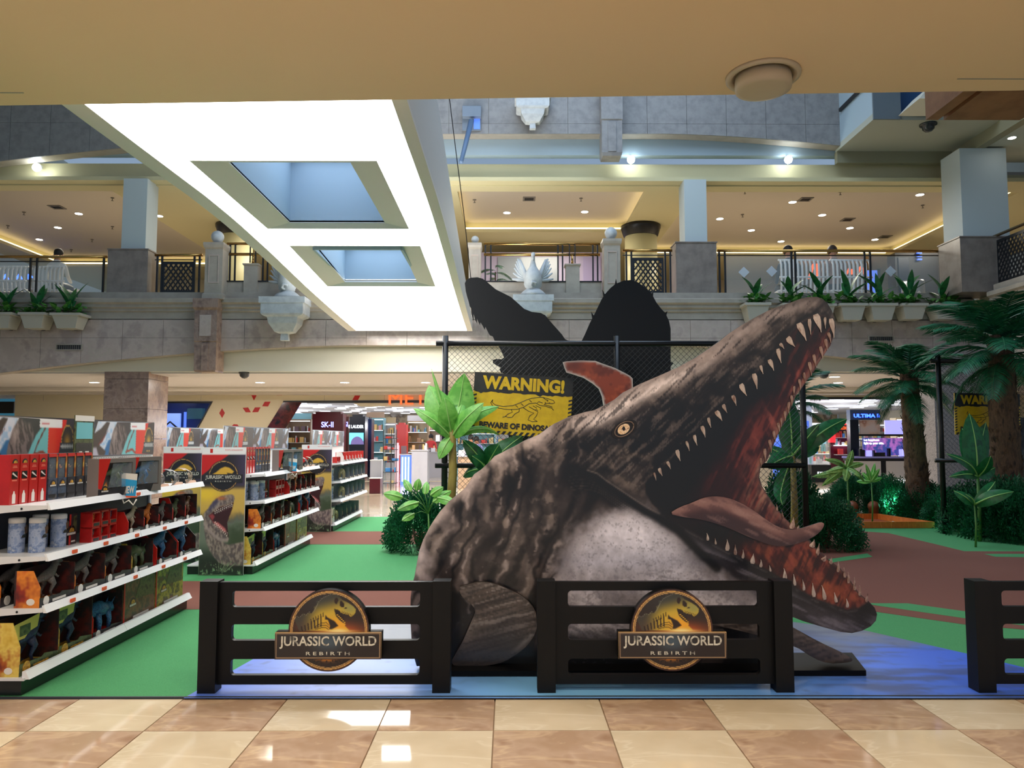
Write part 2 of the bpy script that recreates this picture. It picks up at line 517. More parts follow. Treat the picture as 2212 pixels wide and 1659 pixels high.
part('floor_slab', MB().box(-22, -3, -.02, 22, TY - 1.202, 0), M_cream_tile, fl)
for xa, xb in ((-22, tx0 - 7 * .6), (tx0 + 7 * .6, 22)):
    part('floor_slab', MB().box(xa, TY - 1.2, -.02, xb, CE - .002, 0), M_tan_tile, fl)
part('edge_strip', MB().box(-5, CE - .004, 0, 6, CE + .01, .012), mat('dark_edge', (44, 52, 60), .6), fl)

# ------------------------------------------------------------------ carpets of the play area
def fz(px, py, z=.006): p = PZ(px, py, z); return (p.x, p.y)
cp = thing('play_mat', 'green play area floor mat with brown paths and printed blue water', 'mat', (0, CE, 0))
part('green_turf', MB().ext([(-8.5, CE), (8.5, CE), (8.5, 14.7), (-1, 14.75), (-8.5, 14.75)][::-1], .002, .006, 'z'), M_carpet, cp)
part('brown_path', MB().ext([fz(300, 1148), fz(1000, 1148), fz(1000, 1176), fz(300, 1176)], .006, .008, 'z'), M_brown, cp, label='far brown path strip')
big = [(300, 1256), (1000, 1254), (1400, 1230), (1700, 1160), (1837, 1146), (1920, 1152), (2018, 1175), (2083, 1191), (2330, 1192), (2330, 1370), (2090, 1350), (1887, 1321), (1700, 1300), (1000, 1310), (300, 1318)]
part('brown_path', MB().ext([fz(*p) for p in big], .006, .008, 'z'), M_brown, cp, label='wide brown path')
for pl in ([(1700, 1222), (1873, 1196), (1885, 1203), (1801, 1215), (1720, 1230)], [(2126, 1197), (2330, 1197), (2330, 1206), (2150, 1203)],
           [(1860, 1303), (1896, 1304), (1960, 1304), (2090, 1322), (2330, 1352), (2330, 1366), (2090, 1337), (1896, 1309)],
           ):
    part('green_strip', MB().ext([fz(*p) for p in pl], .008, .0095, 'z'), M_carpet, cp)
# printed water: a mat painted with grey shore and blue water
wat = [(396, 1508), (560, 1416), (650, 1365), (740, 1335), (1600, 1330), (1870, 1362), (2090, 1412), (2330, 1470), (2330, 1508)]
wp = [fz(*p, z=.010) for p in wat]
def paint_water(X, Y):
    px = X / Y; q = Paint(X, Y, (104, 112, 128))
    n = fbm(X * 1.4 + 4, Y * 2.4, 3, 5)
    edge = sst(5.75, 5.15, Y + (n - .5) * 1.5 - np.clip(X, 0, 2) * .05)
    q.mix((58, 98, 214), edge * .97)
    q.mix((124, 190, 240), sst(.25, .8, edge) * np.exp(-((X - .5) / 1.5) ** 2))
    q.mix((150, 168, 240), np.exp(-((X + 1.1) / .6) ** 2) * edge * .85)
    s = np.abs(fbm(X * 2.2, Y * 11, 9, 3) - .5)
    q.mix((60, 70, 96), sst(.03, .0, s) * .35 * (1 - np.exp(-((X - .5) / 1.3) ** 2)))
    q.mix((70, 76, 110), sst(.5, .75, fbm(X * 3, Y * 14, 21, 3)) * sst(1.0, 2.4, np.abs(X)) * .6)
    return q.c
# built lying flat: board in (x,z) then turned down
bw = board('printed_water', wp, .035, 0, .003, [mat('printed_vinyl', (90, 100, 130), .45, attr='Col'), M_dark], None, paint_water)
bw.data.transform(Matrix(((1, 0, 0, 0), (0, 0, 1, -CE), (0, -1, 0, .0095), (0, 0, 0, 1))))
bw.parent = cp

# ------------------------------------------------------------------ near arcade ceiling
ce = thing('ceiling', 'cream ceiling of the arcade above the viewer', 'structure', kind='structure'); del ce['category']
mb = MB(); eA, eB = PZ(0, 228, 4.2), PZ(2030, 198, 4.2); eS = (eB.y - eA.y) / (eB.x - eA.x); a = eA.y + (-8 - eA.x) * eS; b = eA.y + (9 - eA.x) * eS
mb.ext([(-8, -3), (9, -3), (9, b), (-8, a)], 4.2, 4.32, 'z'); part('soffit', mb, M_soffit, ce)
mb = MB().hexa([(-8, a - .12, 4.3), (9, b - .12, 4.3), (9, b, 4.3), (-8, a, 4.3)], [(-8, a - .12, 5.1), (9, b - .12, 5.1), (9, b, 5.1), (-8, a, 5.1)])
part('edge_beam', mb, M_soffit, ce)
# seams of the soffit boards
for (q0, q1) in (((0, 200), (52, 201)), ((2068, 170), (2230, 168))):
    A = PZ(*q0, 4.2); B = PZ(*q1, 4.2)
    part('soffit_seam', MB().box(A.x, A.y - .006, 4.197, B.x, A.y + .006, 4.2), M_mould, ce)
# brown marble block hanging beside the soffit
mb = MB()
bx0 = XX(2030, 6.4, 240)
for i, (x0, dz) in enumerate(((0, 0), (.11, .035), (.16, .0), (.85, .05), (1.0, .0))):
    mb.box(bx0 + x0, 5.95, 4.36 + dz, bx0 + (.11, .16, .85, 1.0, 3.2)[i], 6.62, 5.0)
part('marble_capital', mb, mat('warm_brown_marble', (156, 112, 80), .45, rgb2=(134, 92, 64), scale=5), ce)
sp = PZ(1648, 163, 4.2)
t = thing('ceiling_speaker', 'large round cream ceiling fitting under the near soffit', 'ceiling speaker', (sp.x, sp.y, 4.2))
part('trim_ring', MB().lathe([(.27, 0), (.268, -.02), (.24, -.028), (.215, -.012), (.215, -.005)], 40, (0, 0, 0)), mat('speaker_cream', (206, 186, 156), .5), t, True, W=False)
part('drum', MB().lathe([(.2, 0), (.205, -.07), (.2, -.11), (.16, -.118), (.02, -.12)], 40, (0, 0, 0)), mat('speaker_cream'), t, True, W=False)

# ------------------------------------------------------------------ hanging light bridge with two shafts
HP = [(5.6, 4.36), (7, 4.37), (9, 4.41), (10, 4.40), (11.5, 4.34), (13.4, 4.235), (15, 4.17), (16.5, 4.12), (18.05, 4.08)]
def hp(y): return float(np.interp(y, [p[0] for p in HP], [p[1] for p in HP]))
def top(y): return float(np.interp(y, [5.6, 9.1, 12, 15, 18.05], [6.1, 5.57, 5.1, 4.7, 4.32]))
lb = thing('light_bridge', 'long white glowing light ceiling bridging the atrium with two square shafts', 'light ceiling', (-2.32, 12, 4.4))
PXL, PXR = -3.64, -.99
wells = [(-3.32, -1.37, 7.72, 10.3), (-3.25, -1.31, 11.1, 13.5)]
def inner(w):
    x0, x1, y0, y1 = w; return (x0 + .33, x1 - .32, y0 + .22, y1 - .08)
out2 = [(PXL, 5.6), (PXR, 5.6)] + [(PXR, 5.6 + .3 * k) for k in range(1, 41)] + [(PXR, 18.04), (PXL, 18.04)] + [(PXL, 17.6 - .3 * k) for k in range(40)]
ho = [[(w[0], w[2]), (w[1], w[2]), (w[1], w[3]), (w[0], w[3])] for w in wells]
pb = board('light_panel', out2, .3, 0, .01, [M_panel, M_panel], None, None, holes=ho)
for v in pb.data.vertices:
    x, y, z = v.co; v.co = (x + 2.32, z - 12, hp(z) - 4.4 + .02 - (0.01 if y < .005 else 0))
pb.parent = lb
pb.data.flip_normals()
mb = MB(); ys = np.arange(5.6, 18.06, .415)
for i in range(len(ys) - 1):
    y0, y1 = ys[i], ys[i + 1]
    for x0, x1 in ((PXL - .2, PXL), (PXR, PXR + .13)):
        z0, z1 = hp(y0), hp(y1)
        mb.hexa([(x0, y0, z0), (x1, y0, z0), (x1, y1, z1), (x0, y1, z1)], [(x0, y0, z0 + .04), (x1, y0, z0 + .04), (x1, y1, z1 + .04), (x0, y1, z1 + .04)])
mb.box(PXL - .2, 18.04, hp(18.04), PXR + .13, 18.1, top(18.04))
part('rim', mb, M_panelframe, lb)
for xa, xb in ((PXR + .13, PXR + .09), (PXL - .2, PXL - .16)):
    mb = MB()
    for i in range(len(ys) - 1):
        y0, y1 = ys[i], ys[i + 1]
        xl, xh = min(xa, xb), max(xa, xb)
        mb.hexa([(xl, y0, hp(y0) + .04), (xh, y0, hp(y0) + .04), (xh, y1, hp(y1) + .04), (xl, y1, hp(y1) + .04)], [(xl, y0, top(y0)), (xh, y0, top(y0)), (xh, y1, top(y1)), (xl, y1, top(y1))])
    part('side_wall', mb, mat('bridge_side', (214, 214, 214), .6), lb)
for w, up in zip(wells, (1.05, .75)):
    x0, x1, y0, y1 = w; a, b, c, d = inner(w); mb = MB()
    o = [(x0, y0), (x1, y0), (x1, y1), (x0, y1)]; n = [(a, c), (b, c), (b, d), (a, d)]
    for k in range(4):
        k2 = (k + 1) % 4
        lo = [(*o[k], hp(o[k][1])), (*o[k2], hp(o[k2][1])), (*n[k2], hp(n[k2][1]) + .06), (*n[k], hp(n[k][1]) + .06)]
        mb.hexa(lo, [(p[0], p[1], p[2] + .03) for p in lo])
    part('shaft_frame', mb, M_panelframe, lb)
    mb = MB(); zb = hp((y0 + y1) / 2) + .05; zt = zb + up
    mb.box(a - .04, c, zb, a, d, zt).box(b, c, zb, b + .04, d, zt).box(a, d, zb, b, d + .04, zt).box(a, c - .04, zb, b, c, zt)
    part('shaft', mb, M_bluegrey, lb)
    part('shaft_glazing', MB().box(a, c, zt - .1, b, d, zt - .09), mat('teal_glass', (90, 150, 165), .05, alpha=.35), lb)
    part('shaft_bar', MB().box(a, (c + d) / 2 - .05, zt - .14, b, (c + d) / 2 + .05, zt - .1).box((a + b) / 2 - .05, c, zt - .14, (a + b) / 2 + .05, d, zt - .1), mat('teal_paint', (90, 130, 140), .5), lb)
for w, up in zip(wells, (1.05, .75)):
    a, b, c, d = inner(w); zb = hp((w[2] + w[3]) / 2) + .05
    lamp('shaft_fill_lamp', ((a + b) / 2, (c + d) / 2, zb + up - .16), 14, b - a - .2, (.66, .80, 1.0), size_y=d - c - .2)  # added lamp below the glazing, brightens the shaft in place of skylight
# skylight roof far above
rf = MB().box(-20, -3, 14.0, 20, 30, 14.2)
struct('roof', 'grey blue roof high above the atrium', rf, mat('roof_blue', (110, 132, 150), .8))
for i in range(5):
    x = -9 + i * 4.5
    struct('roof_beam', 'teal steel beam under the high roof, %s from the left side' % ORD[i], MB().box(x, 0, 13.4, x + .3, 19, 13.99), mat('teal_paint'))

# ------------------------------------------------------------------ back facade of the atrium (Y = 18.6)
Y0 = 18.6
ZL2 = 4.99
def arc(y_mid, y_end, xm, xl, xr):
    def f(px):
        t = (px - xm) / ((xm - xl) if px < xm else (xr - xm)); t = min(abs(t), 1.15)
        return y_mid + (y_end - y_mid) * max(0, (t - .32) / .68) ** 1.6
    return f
arc1 = arc(746, 806, 1130, 0, 2080); arc3 = arc(289, 346, 1130, 0, 2080)
XCOR = XX(2090, Y0, 700)
def fascia(name, label, zt, arcf, rows, mslab, xl, xr):
    wl = thing(name, label, 'structure', kind='structure'); del wl['category']
    back = MB(); n = 60
    xs = [xl + (xr - xl) * i / n for i in range(n + 1)]
    def zb(x):
        px = invP(np.array([x]), np.array([4.0]), Y0)[0][0]; return ZZ(arcf(px), Y0, px)
    bot = [(x, zb(x)) for x in xs]
    back.ext(bot + [(xr, zt), (xl, zt)], Y0 + .03, Y0 + .35)
    part('backing', back, M_mould, wl)
    x = xl; k = 0
    while x < xr - .05:
        x2 = min(x + 1.0, xr)
        for r in range(len(rows) - 1):
            za, zc = rows[r], rows[r + 1]   # from top to lower
            lo1 = max(zc, zb(x)); lo2 = max(zc, zb(x2))
            if za - min(lo1, lo2) < .08: continue
            p = [(x + .004, min(lo1, za - .01) + .003), (x2 - .004, min(lo2, za - .01) + .003), (x2 - .004, za - .003), (x + .004, za - .003)]
            if r == len(rows) - 2 and abs(lo1 - lo2) > .004:
                p.insert(1, ((x + x2) / 2, max(zc, zb((x + x2) / 2)) + .005))
            part('stone_slab', MB().ext(p, Y0, Y0 + .05), mslab, wl)
        x = x2
    return wl, zb
w2, zb2 = fascia('wall_back', 'polished stone fascia below the upper gallery across the atrium', 4.5, arc1, [4.45, 3.98, 2.8], M_stone, -13.5, XCOR)
w3, zb3 = fascia('wall_upper', 'grey stone fascia of the third level', 11.5, arc3, [11.4, 10.4, 9.42, 8.0], M_stone3, -13.5, XX(1816, Y0, 300))
# painted beams behind the arches
struct('trim_1', 'cream beam behind the lower stone arch', MB().box(-14, Y0 + .36, ZZ(803, Y0 + .36), 13, Y0 + .7, 4.5), M_whitewall)
struct('trim_2', 'cream beam coloured as lit pale blue behind the third level arch', MB().box(-14, Y0 + .36, ZZ(335, Y0 + .36), 12.6, Y0 + .6, 9.6), mat('beam_blue_tint', (160, 178, 188), .7))  # cream paint; the blue light on it is put into the colour
struct('trim_3', 'olive cream beam over the gallery opening', MB().box(-14, Y0 + .62, 8.02, 12.6, Y0 + 1.0, 8.6), M_beam)
# cornice
prof = [(0, 4.43), (0, 4.62), (-.04, 4.64), (-.04, 4.70), (-.09, 4.73), (-.09, 4.80), (-.15, 4.84), (-.15, 4.93), (-.10, 4.96), (0, 4.97), (.5, 4.97), (.5, 4.43)]
mb = MB().ext([(Y0 + a, b) for a, b in prof], -13.5, XCOR + .1, 'x')
struct('trim_4', 'moulded stone cornice along the upper gallery edge', mb, M_mould)
struct('trim_5', 'stone kerb under the gallery railings', MB().box(-13.5, Y0 + .02, 4.97, XCOR, Y0 + .5, 5.12), M_mould)
struct('floor_upper', 'upper gallery floor slab', MB().box(-14, Y0 + .35, 4.6, 20, 34, 4.97), mat('gallery_floor', (190, 176, 154), .25))
# gallery ceilings with recessed trays
trays = [(-1.35, 3.64, 19.75, 23.7), (5.0, 13.6, 19.75, 26.8), (-17, -10.5, 19.75, 28.6), (-8.3, -4.6, 20.6, 24.6)]
cl = thing('ceiling_upper', 'cream gallery ceiling with lit recessed trays', 'structure', kind='structure'); del cl['category']
o = board('ceiling_board', [(-18, 18.9), (18, 18.9), (18, 34), (-18, 34)], 0, 0, .1, [M_beam, M_beam], None, None,
          holes=[[(a, c), (b, c), (b, d), (a, d)] for a, b, c, d in trays])
o.data.transform(Matrix(((1, 0, 0, 0), (0, 0, 1, 0), (0, 1, 0, 8.05), (0, 0, 0, 1)))); o.parent = cl; o.data.flip_normals()
for a, b, c, d in trays:
    part('tray', MB().box(a - .3, c - .3, 8.42, b + .3, d + .3, 8.5), mat('tray_paint', (196, 186, 174), .8), cl)
    part('tray_rim', MB().box(a - .3, c - .3, 8.15, a - .26, d + .3, 8.42).box(b + .26, c - .3, 8.15, b + .3, d + .3, 8.42).box(a - .3, d + .26, 8.15, b + .3, d + .3, 8.42).box(a - .3, c - .3, 8.15, b + .3, c - .26, 8.42), M_beam, cl)
    part('cove_lamp', MB().box(b + .08, c, 8.18, b + .16, d, 8.22).box(a, d + .08, 8.18, b, d + .16, 8.22).box(a - .16, c, 8.18, a - .08, d, 8.22), mat('cove_tube', (255, 236, 180), .5, emit=2.4), cl)
struct('wall_gallery', 'cream back wall of the upper gallery', MB().box(-16, 31, 4.97, 18, 31.2, 8.6), mat('gallery_wall', (200, 190, 160), .7))

# downlights and small ceiling fittings
dl_me = MB().lathe([(.10, 0), (.10, -.012), (.085, -.014)], 18).mesh('trim_ring', M_white)
dg_me = MB().lathe([(.084, 0), (.084, -.016), (.05, -.02), (.001, -.02)], 18).mesh('diffuser', M_down)
def downlight(px, py, z, label, s=1.0, grp=None):
    p = PZ(px, py, z)
    t = thing('downlight', label, 'ceiling light', (p.x, p.y, z), 0, grp)
    a = link('trim_ring', dl_me, t); b = link('diffuser', dg_me, t)
    t.scale = (s, s, 1); return t
spots = {'right tray': [(1630, 398), (1933, 387), (1712, 436), (1987, 420), (1555, 472), (1776, 464), (1623, 497), (1836, 492), (1687, 521), (1890, 517), (1750, 543)],
         'middle tray': [(1103, 396), (1289, 393), (1095, 459), (1263, 457)],
         'left tray': [(258, 406), (170, 461), (125, 491), (85, 517), (47, 541)]}
for k, l in spots.items():
    for i, (a, b) in enumerate(l):
        downlight(a, b, 8.42, 'small round downlight in the %s of the gallery ceiling, %s in its rows' % (k, ORD[i]), 1.25, 'gallery downlights')
downlight(344, 466, 8.05, 'small round downlight right of the blue grey column', 1.2, 'gallery downlights')
for i, (lx, ly) in enumerate(((MALLX[2], 22), (MALLX[3], 22), (MALLX[4], 22), (MALLX[0], 22), (MALLX[9], 22), (8.6, 19.9))):
    t = thing('downlight', 'oval downlight in the lower mall ceiling, %s' % ['above the red shop decals', 'left of the red shop lettering', 'above the red shop lettering', 'above the blue left window', 'above the right shop opening', 'near the dark ceiling dome right of the jaw'][i], 'ceiling light', (lx, ly, 3.14), 0, 'lower downlights')
    link('trim_ring', dl_me, t); link('diffuser', dg_me, t); t.scale = (1.5, 1.5, 1)
# bright spotlights on the beam
for i, (a, b) in enumerate(((1363, 345), (1703, 345), (79, 362))):
    p = P(a, b, Y0 + .28)
    t = thing('spotlight', 'very bright round spotlight on the beam edge, %s' % ['beside the grey middle pilaster', 'right of the blue grey middle column', 'above the left planters'][i], 'spotlight', p)
    part('lens', MB().ball((0, 0, 0), .10, 16), mat('spot_glow', (235, 248, 255), .5, emit=25), t, True, W=False)
    part('bracket', MB().box(-.03, .02, .02, .03, .2, .12), M_white, t, W=False)
for i, (a, b, w) in enumerate(((1143, 429, .36), (1740, 430, .36), (1831, 474, .36), (1912, 511, .36), (123, 447, .38))):
    p = PZ(a, b, 8.42)
    t = thing('ceiling_vent', 'square air grille in the gallery ceiling, %s' % ['in the middle tray', 'nearest of three in the right tray', 'middle of three in the right tray', 'farthest of three in the right tray', 'above the left planters'][i], 'vent', (p.x, p.y, 8.42))
    part('frame', MB().box(-w / 2, -w / 2, -.02, w / 2, -w / 2 + .05, 0).box(-w / 2, w / 2 - .05, -.02, w / 2, w / 2, 0).box(-w / 2, -w / 2 + .05, -.02, -w / 2 + .05, w / 2 - .05, 0).box(w / 2 - .05, -w / 2 + .05, -.02, w / 2, w / 2 - .05, 0), M_vent, t, W=False)
    for k in range(5): part('slat', MB().box(-w / 2 + .05, -w / 2 + .07 + k * .05, -.015, w / 2 - .05, -w / 2 + .085 + k * .05, -.005), M_dark, t, W=False)
for i, (a, b) in enumerate(((1025, 431), (1255, 428), (1609, 412), (1815, 414), (1993, 443), (1604, 463), (52, 458), (243, 427), (243, 489), (199, 517), (154, 539), (17, 487))):
    p = PZ(a, b, 8.42)
    solo('sprinkler', 'tiny fire sprinkler ' + ['at the left of the middle tray', 'at the right of the middle tray', 'nearest the blue grey column in the right tray', 'at the centre of the right tray', 'at the far right of the right tray', 'deeper left in the right tray', 'left of the left air grille', 'nearest the left blue grey column', 'below the first by the left column', 'third down beside the left column', 'fourth down beside the left column', 'at the photo edge above the left bench'][i], 'sprinkler', MB().lathe([(.05, 0), (.05, -.02), (.012, -.03), (.012, -.08), (.035, -.085), (.035, -.095), (.001, -.1)], 8, (p.x, p.y, 8.42)), M_vent, (p.x, p.y, 8.42), group='gallery sprinklers')
# lower mall ceiling
struct('ceiling_lower', 'grey lower mall ceiling beyond the arch', MB().box(-20, Y0 + .5, 3.14, 20, 26.2, 3.3), M_greyceil)
struct('trim_6', 'stepped dropped edge of the lower mall ceiling', MB().box(-20, 24.0, 3.02, 20, 24.4, 3.14).box(-20, 26.2, 3.05, 20, 27.0, 3.3), M_ceil)
for i, (a, b) in enumerate(((528, 803), (1779, 800))):
    p = P(a, b, Y0 + .53); p.z = ZZ(803, Y0 + .36)
    solo('dome_camera', 'dark smoked dome camera under the mall ceiling, %s' % ['left of the light bridge', 'right of the open jaw'][i], 'camera', MB().lathe([(.14, 0), (.14, -.03), (.12, -.04), (.11, -.1), (.06, -.15), (.001, -.165)], 16, p), mat('smoked_dome', (46, 50, 54), .2), p, True)
p = PZ(2005, 268, 8.8); p.z = 8.8
solo('dome_camera', 'dark dome camera under the upper right soffit', 'camera', MB().lathe([(.19, 0), (.19, -.03), (.13, -.04), (.13, -.12), (.08, -.17), (.001, -.19)], 16, (p.x, p.y, 8.8)), mat('smoked_dome'), (p.x, p.y, 8.8), True)

# vents on the fascia
for i, (a, b, c, d) in enumerate(((120, 743, 178, 757), (1875, 725, 1932, 738))):
    x0, z1 = XZ(a, b, Y0 - .02); x1, z0 = XZ(c, d, Y0 - .02)
    t = thing('wall_vent', 'dark slotted air vent on the stone fascia, %s' % ['under the left planters', 'under the right planters'][i], 'vent', ((x0 + x1) / 2, Y0, z0))
    part('frame', MB().box(x0, Y0 - .03, z0, x1, Y0 + .005, z0 + .025).box(x0, Y0 - .03, z1 - .025, x1, Y0 + .005, z1).box(x0, Y0 - .03, z0 + .025, x0 + .03, Y0 + .005, z1 - .025).box(x1 - .03, Y0 - .03, z0 + .025, x1, Y0 + .005, z1 - .025), M_mould, t)
    part('recess', MB().box(x0 + .03, Y0 - .006, z0 + .025, x1 - .03, Y0, z1 - .025), M_dark, t)
    for k in range(12):
        xx = x0 + .05 + k * (x1 - x0 - .1) / 11
        part('slat', MB().box(xx - .006, Y0 - .02, z0 + .025, xx + .006, Y0 - .007, z1 - .025), M_vent, t)

# piers, columns
def pier(pxa, pxb, ca, cb, ptop, Yb, depth, label, d2=.6, ctop=8.05):
    xa, xb = XX(pxa, Yb, 600), XX(pxb, Yb, 600); zt = ZZ(ptop, Yb, pxa)
    t = thing('column', label, 'structure', ((xa + xb) / 2, Yb, 4.97), kind='structure'); del t['category']
    part('marble_base', MB().box(xa, Yb, 4.97, xb, Yb + depth, zt - .03).box(xa - .02, Yb - .02, zt - .03, xb + .02, Yb + depth + .02, zt), mat('grey_brown_marble', (140, 128, 118), .3, rgb2=(120, 108, 100), scale=3), t)
    a, b = XX(ca, Yb + .1, 450), XX(cb, Yb + .1, 450)
    part('shaft', MB().box(a, Yb + .12, zt, b, Yb + .12 + d2, ctop), mat('column_paint', (190, 200, 200), .6), t)
pier(231, 318, 264, 316, 537, Y0 + .05, .55, 'square column with marble base left of the light bridge')
pier(1461, 1549, 1479, 1527, 522, Y0 + .05, .55, 'square column with marble base behind the black silhouettes')
pier(2077, 2183, 2079, 2180, 510, 17.7, .9, 'wide square column at the right corner of the gallery', .8, 8.5)
xa, xb = XX(222, 18.95, 850), XX(318, 18.95, 850)
t = thing('column', 'brown marble column under the left arch', 'structure', ((xa + xb) / 2, 19.0, 0), kind='structure'); del t['category']
for k in range(5):
    part('stone_block', MB().box(xa, 19.0, k * .75 + .004, xb, 20.1, min(3.75, k * .75 + .746)), M_brownstone, t)
xa, xb = XX(2020, 17.9, 900), XX(2140, 17.9, 900)
t = thing('column', 'grey speckled column behind the right palms', 'structure', ((xa + xb) / 2, 17.9, 0), kind='structure'); del t['category']
part('shaft', MB().box(xa, 17.9, 0, xb, 18.8, 3.6), mat('speckled_stone', (150, 142, 140), .5, rgb2=(110, 104, 104), scale=30), t)

# pilasters with stone balls
def pilaster(px0, px1, ytop, yball, rb, label, low=None, Yp=Y0 - .28):
    x0, x1 = XX(px0, Yp, 600), XX(px1, Yp, 600); cx = (x0 + x1) / 2; zt = ZZ(ytop, Yp, px0)
    t = thing('pilaster', label, 'structure', (cx, Yp, 4.0 if low else 4.9), kind='structure'); del t['category']
    w = (x1 - x0) / 2; yc = Yp + .25
    part('shaft', MB().sqloft([(w, .25, 4.9), (w, .25, 5.02), (w * .86, .2, 5.06), (w * .86, .2, zt - .16), (w * .95, .24, zt - .12), (w, .26, zt - .06), (w, .26, zt)], cx, yc), M_mould, t)
    part('inset_frame', MB().box(cx - w * .5, yc - .215, 5.3, cx - w * .44, yc - .19, zt - .3).box(cx + w * .44, yc - .215, 5.3, cx + w * .5, yc - .19, zt - .3).box(cx - w * .44, yc - .215, zt - .33, cx + w * .44, yc - .19, zt - .3).box(cx - w * .44, yc - .215, 5.3, cx + w * .44, yc - .19, 5.33), M_stone, t)
    part('ball', MB().lathe([(.11, zt), (.11, zt + .03), (.06, zt + .05)], 16, (cx, yc, 0)).ball((cx, yc, zt + .05 + rb * .93), rb, 20), M_pew, t, True)
    if low:
        l0, l1, yb, ybox = low; a, b = XX(l0, Yp, 750), XX(l1, Yp, 750); c = (a + b) / 2; h = (b - a) / 2
        zb = ZZ(yb, Yp, l0); zm = ZZ(ybox, Yp, l0)
        part('lower_block', MB().sqloft([(h * .9, .24, zb), (h * .96, .26, zb + .04), (h * .96, .26, zm - .02), (h, .28, zm), (h, .28, 4.62), (h * 1.12, .33, 4.68), (h * 1.12, .33, 4.9)], c, yc), M_brownstone, t)
        part('lower_inset', MB().box(c - h * .5, yc - .3, zm + .12, c + h * .5, yc - .27, 4.5), M_stone, t)
        part('lower_rib', MB().box(c - h * .3, yc - .285, zb + .02, c + h * .3, yc - .25, zm - .05), M_brownstone, t)
    return t
pilaster(437, 481, 523, 507, .155, 'stone pilaster topped by a ball left of the light bridge', (419, 468, 803, 737))
pilaster(1303, 1344, 515, 500, .155, 'stone pilaster topped by a ball right of the swan statue')
pilaster(1010, 1040, 524, 515, .10, 'slim stone pilaster topped by a small ball beside the light bridge', None, Y0 + .6)
# upper hanging pilaster and corbels
x0, x1 = XX(1300, Y0 - .3, 280), XX(1344, Y0 - .3, 280); zb = ZZ(335, Y0 - .3)
zm = ZZ(259, Y0 - .3)
solo('hanging_pilaster', 'grey stone pilaster hanging from the third level fascia', 'pilaster', MB().sqloft([((x1 - x0) / 2 * .92, .22, zb), ((x1 - x0) / 2, .25, zb + .08), ((x1 - x0) / 2, .25, zm), ((x1 - x0) / 2 * 1.06, .28, zm + .02), ((x1 - x0) / 2 * 1.06, .28, 10.6)], (x0 + x1) / 2, Y0 - .05).box((x0 + x1) / 2 - .1, Y0 - .32, zb + .1, (x0 + x1) / 2 + .1, Y0 - .28, zm - .05), M_stone3, ((x0 + x1) / 2, Y0 - .05, zb))
def corbel(px0, px1, y0, label, k=1.0, Yc=Y0 - .55):
    a, b = XX(px0, Yc, y0), XX(px1, Yc, y0); w = (b - a) / 2; cx = (a + b) / 2; zt = ZZ(y0, Yc)
    yc = Y0 - .02 - w * .62
    prof = [(.17, .22, -1.02), (.17, .22, -.98), (.15, .2, -.86), (.4, .4, -.82), (.46, .5, -.76), (.62, .7, -.62), (.66, .8, -.48), (.86, .9, -.44), (.92, .95, -.4), (.92, .95, -.16), (1, 1, -.15), (1, 1, 0)]
    return solo('corbel', label, 'corbel', MB().sqloft([(w * p, w * .62 * q, zt + r * k) for p, q, r in prof], cx, yc), M_pew, (cx, yc, zt - 1.02 * k)), cx, yc, zt
corbel(563, 662, 643, 'grey stone scroll bracket left of the light bridge end', 1.0)
c2 = corbel(1108, 1196, 637, 'grey stone scroll bracket carrying the white swan', 1.0)
corbel(1112, 1190, 200, 'grey scroll bracket under the third level fascia', .8)

# right hand wing of the gallery
XR = XCOR + .02
wr = thing('wall_right', 'stone fascia of the right gallery wing', 'structure', kind='structure'); del wr['category']
part('fascia', MB().box(XR, 12, 3.2, XR + .3, Y0 - .0, 4.5), M_stone, wr)
part('cornice', MB().ext([(XR - (.0 if i in (0, 11) else 0) + p[0], p[1]) for i, p in enumerate(prof)], 12, 17.6, 'y'), M_mould, wr)
part('kerb', MB().box(XR + .02, 12, 4.97, XR + .5, 17.6, 5.12), M_mould, wr)
struct('floor_wing', 'floor slab of the right gallery wing', MB().box(XR + .3, 12, 4.6, 20, Y0 + .35, 4.97), mat('gallery_floor'))
# third level soffits at the right
XB = XX(1815, Y0, 303)
so = thing('ceiling_right', 'grey soffit and beams at the upper right corner', 'structure', kind='structure'); del so['category']
part('soffit', MB().box(XB, 16.9, 8.8, XR + .3, Y0 + .3, 8.95), mat('olive_soffit', (168, 170, 156), .8), so)
part('side_face', MB().box(XB, 16.9, 8.95, XB + .05, Y0 + .3, 11.4), mat('beam_blue_tint'), so)
part('ledge', MB().box(XB - .06, 17.1, 9.7, XB, 18.5, 9.78), M_dark, so)
part('front_face', MB().box(XB, 16.85, 8.8, XX(1943, 16.9, 220), 16.9, 11.4), mat('slate_blue', (96, 106, 112), .6), so)
part('beam', MB().box(XB, Y0 + .2, 8.5, XR + .1, Y0 + .36, 8.8), mat('olive_stone', (140, 136, 110), .5), so)
part('beam', MB().box(XR - .1, 14.5, 8.5, XR + .12, Y0 + .3, 8.8), mat('olive_stone'), so)
part('wing_soffit', MB().box(XR + .12, 12, 8.55, 20, Y0 + .3, 8.7), mat('pale_soffit', (186, 190, 180), .8), so)
part('angled_panel', MB().hexa([(XX(1945, 16.7, 245), 15.9, 8.85), (XX(2034, 16.7, 245), 15.9, 8.85), (XX(2034, 16.7, 245), 16.8, 8.85), (XX(1945, 16.7, 245), 16.8, 8.85)],
                               [(XX(1975, 16.7, 225), 16.1, 9.2), (XX(2034, 16.7, 245), 16.1, 9.0), (XX(2034, 16.7, 245), 16.8, 9.0), (XX(1975, 16.7, 225), 16.8, 9.2)]), M_whitewall, so)
struct('wall_far_blue', 'deep blue wall high behind the right soffit', MB().box(XB + .1, 17.5, 9.0, 16, 17.6, 13.5), mat('deep_blue_paint', (52, 92, 140), .6))
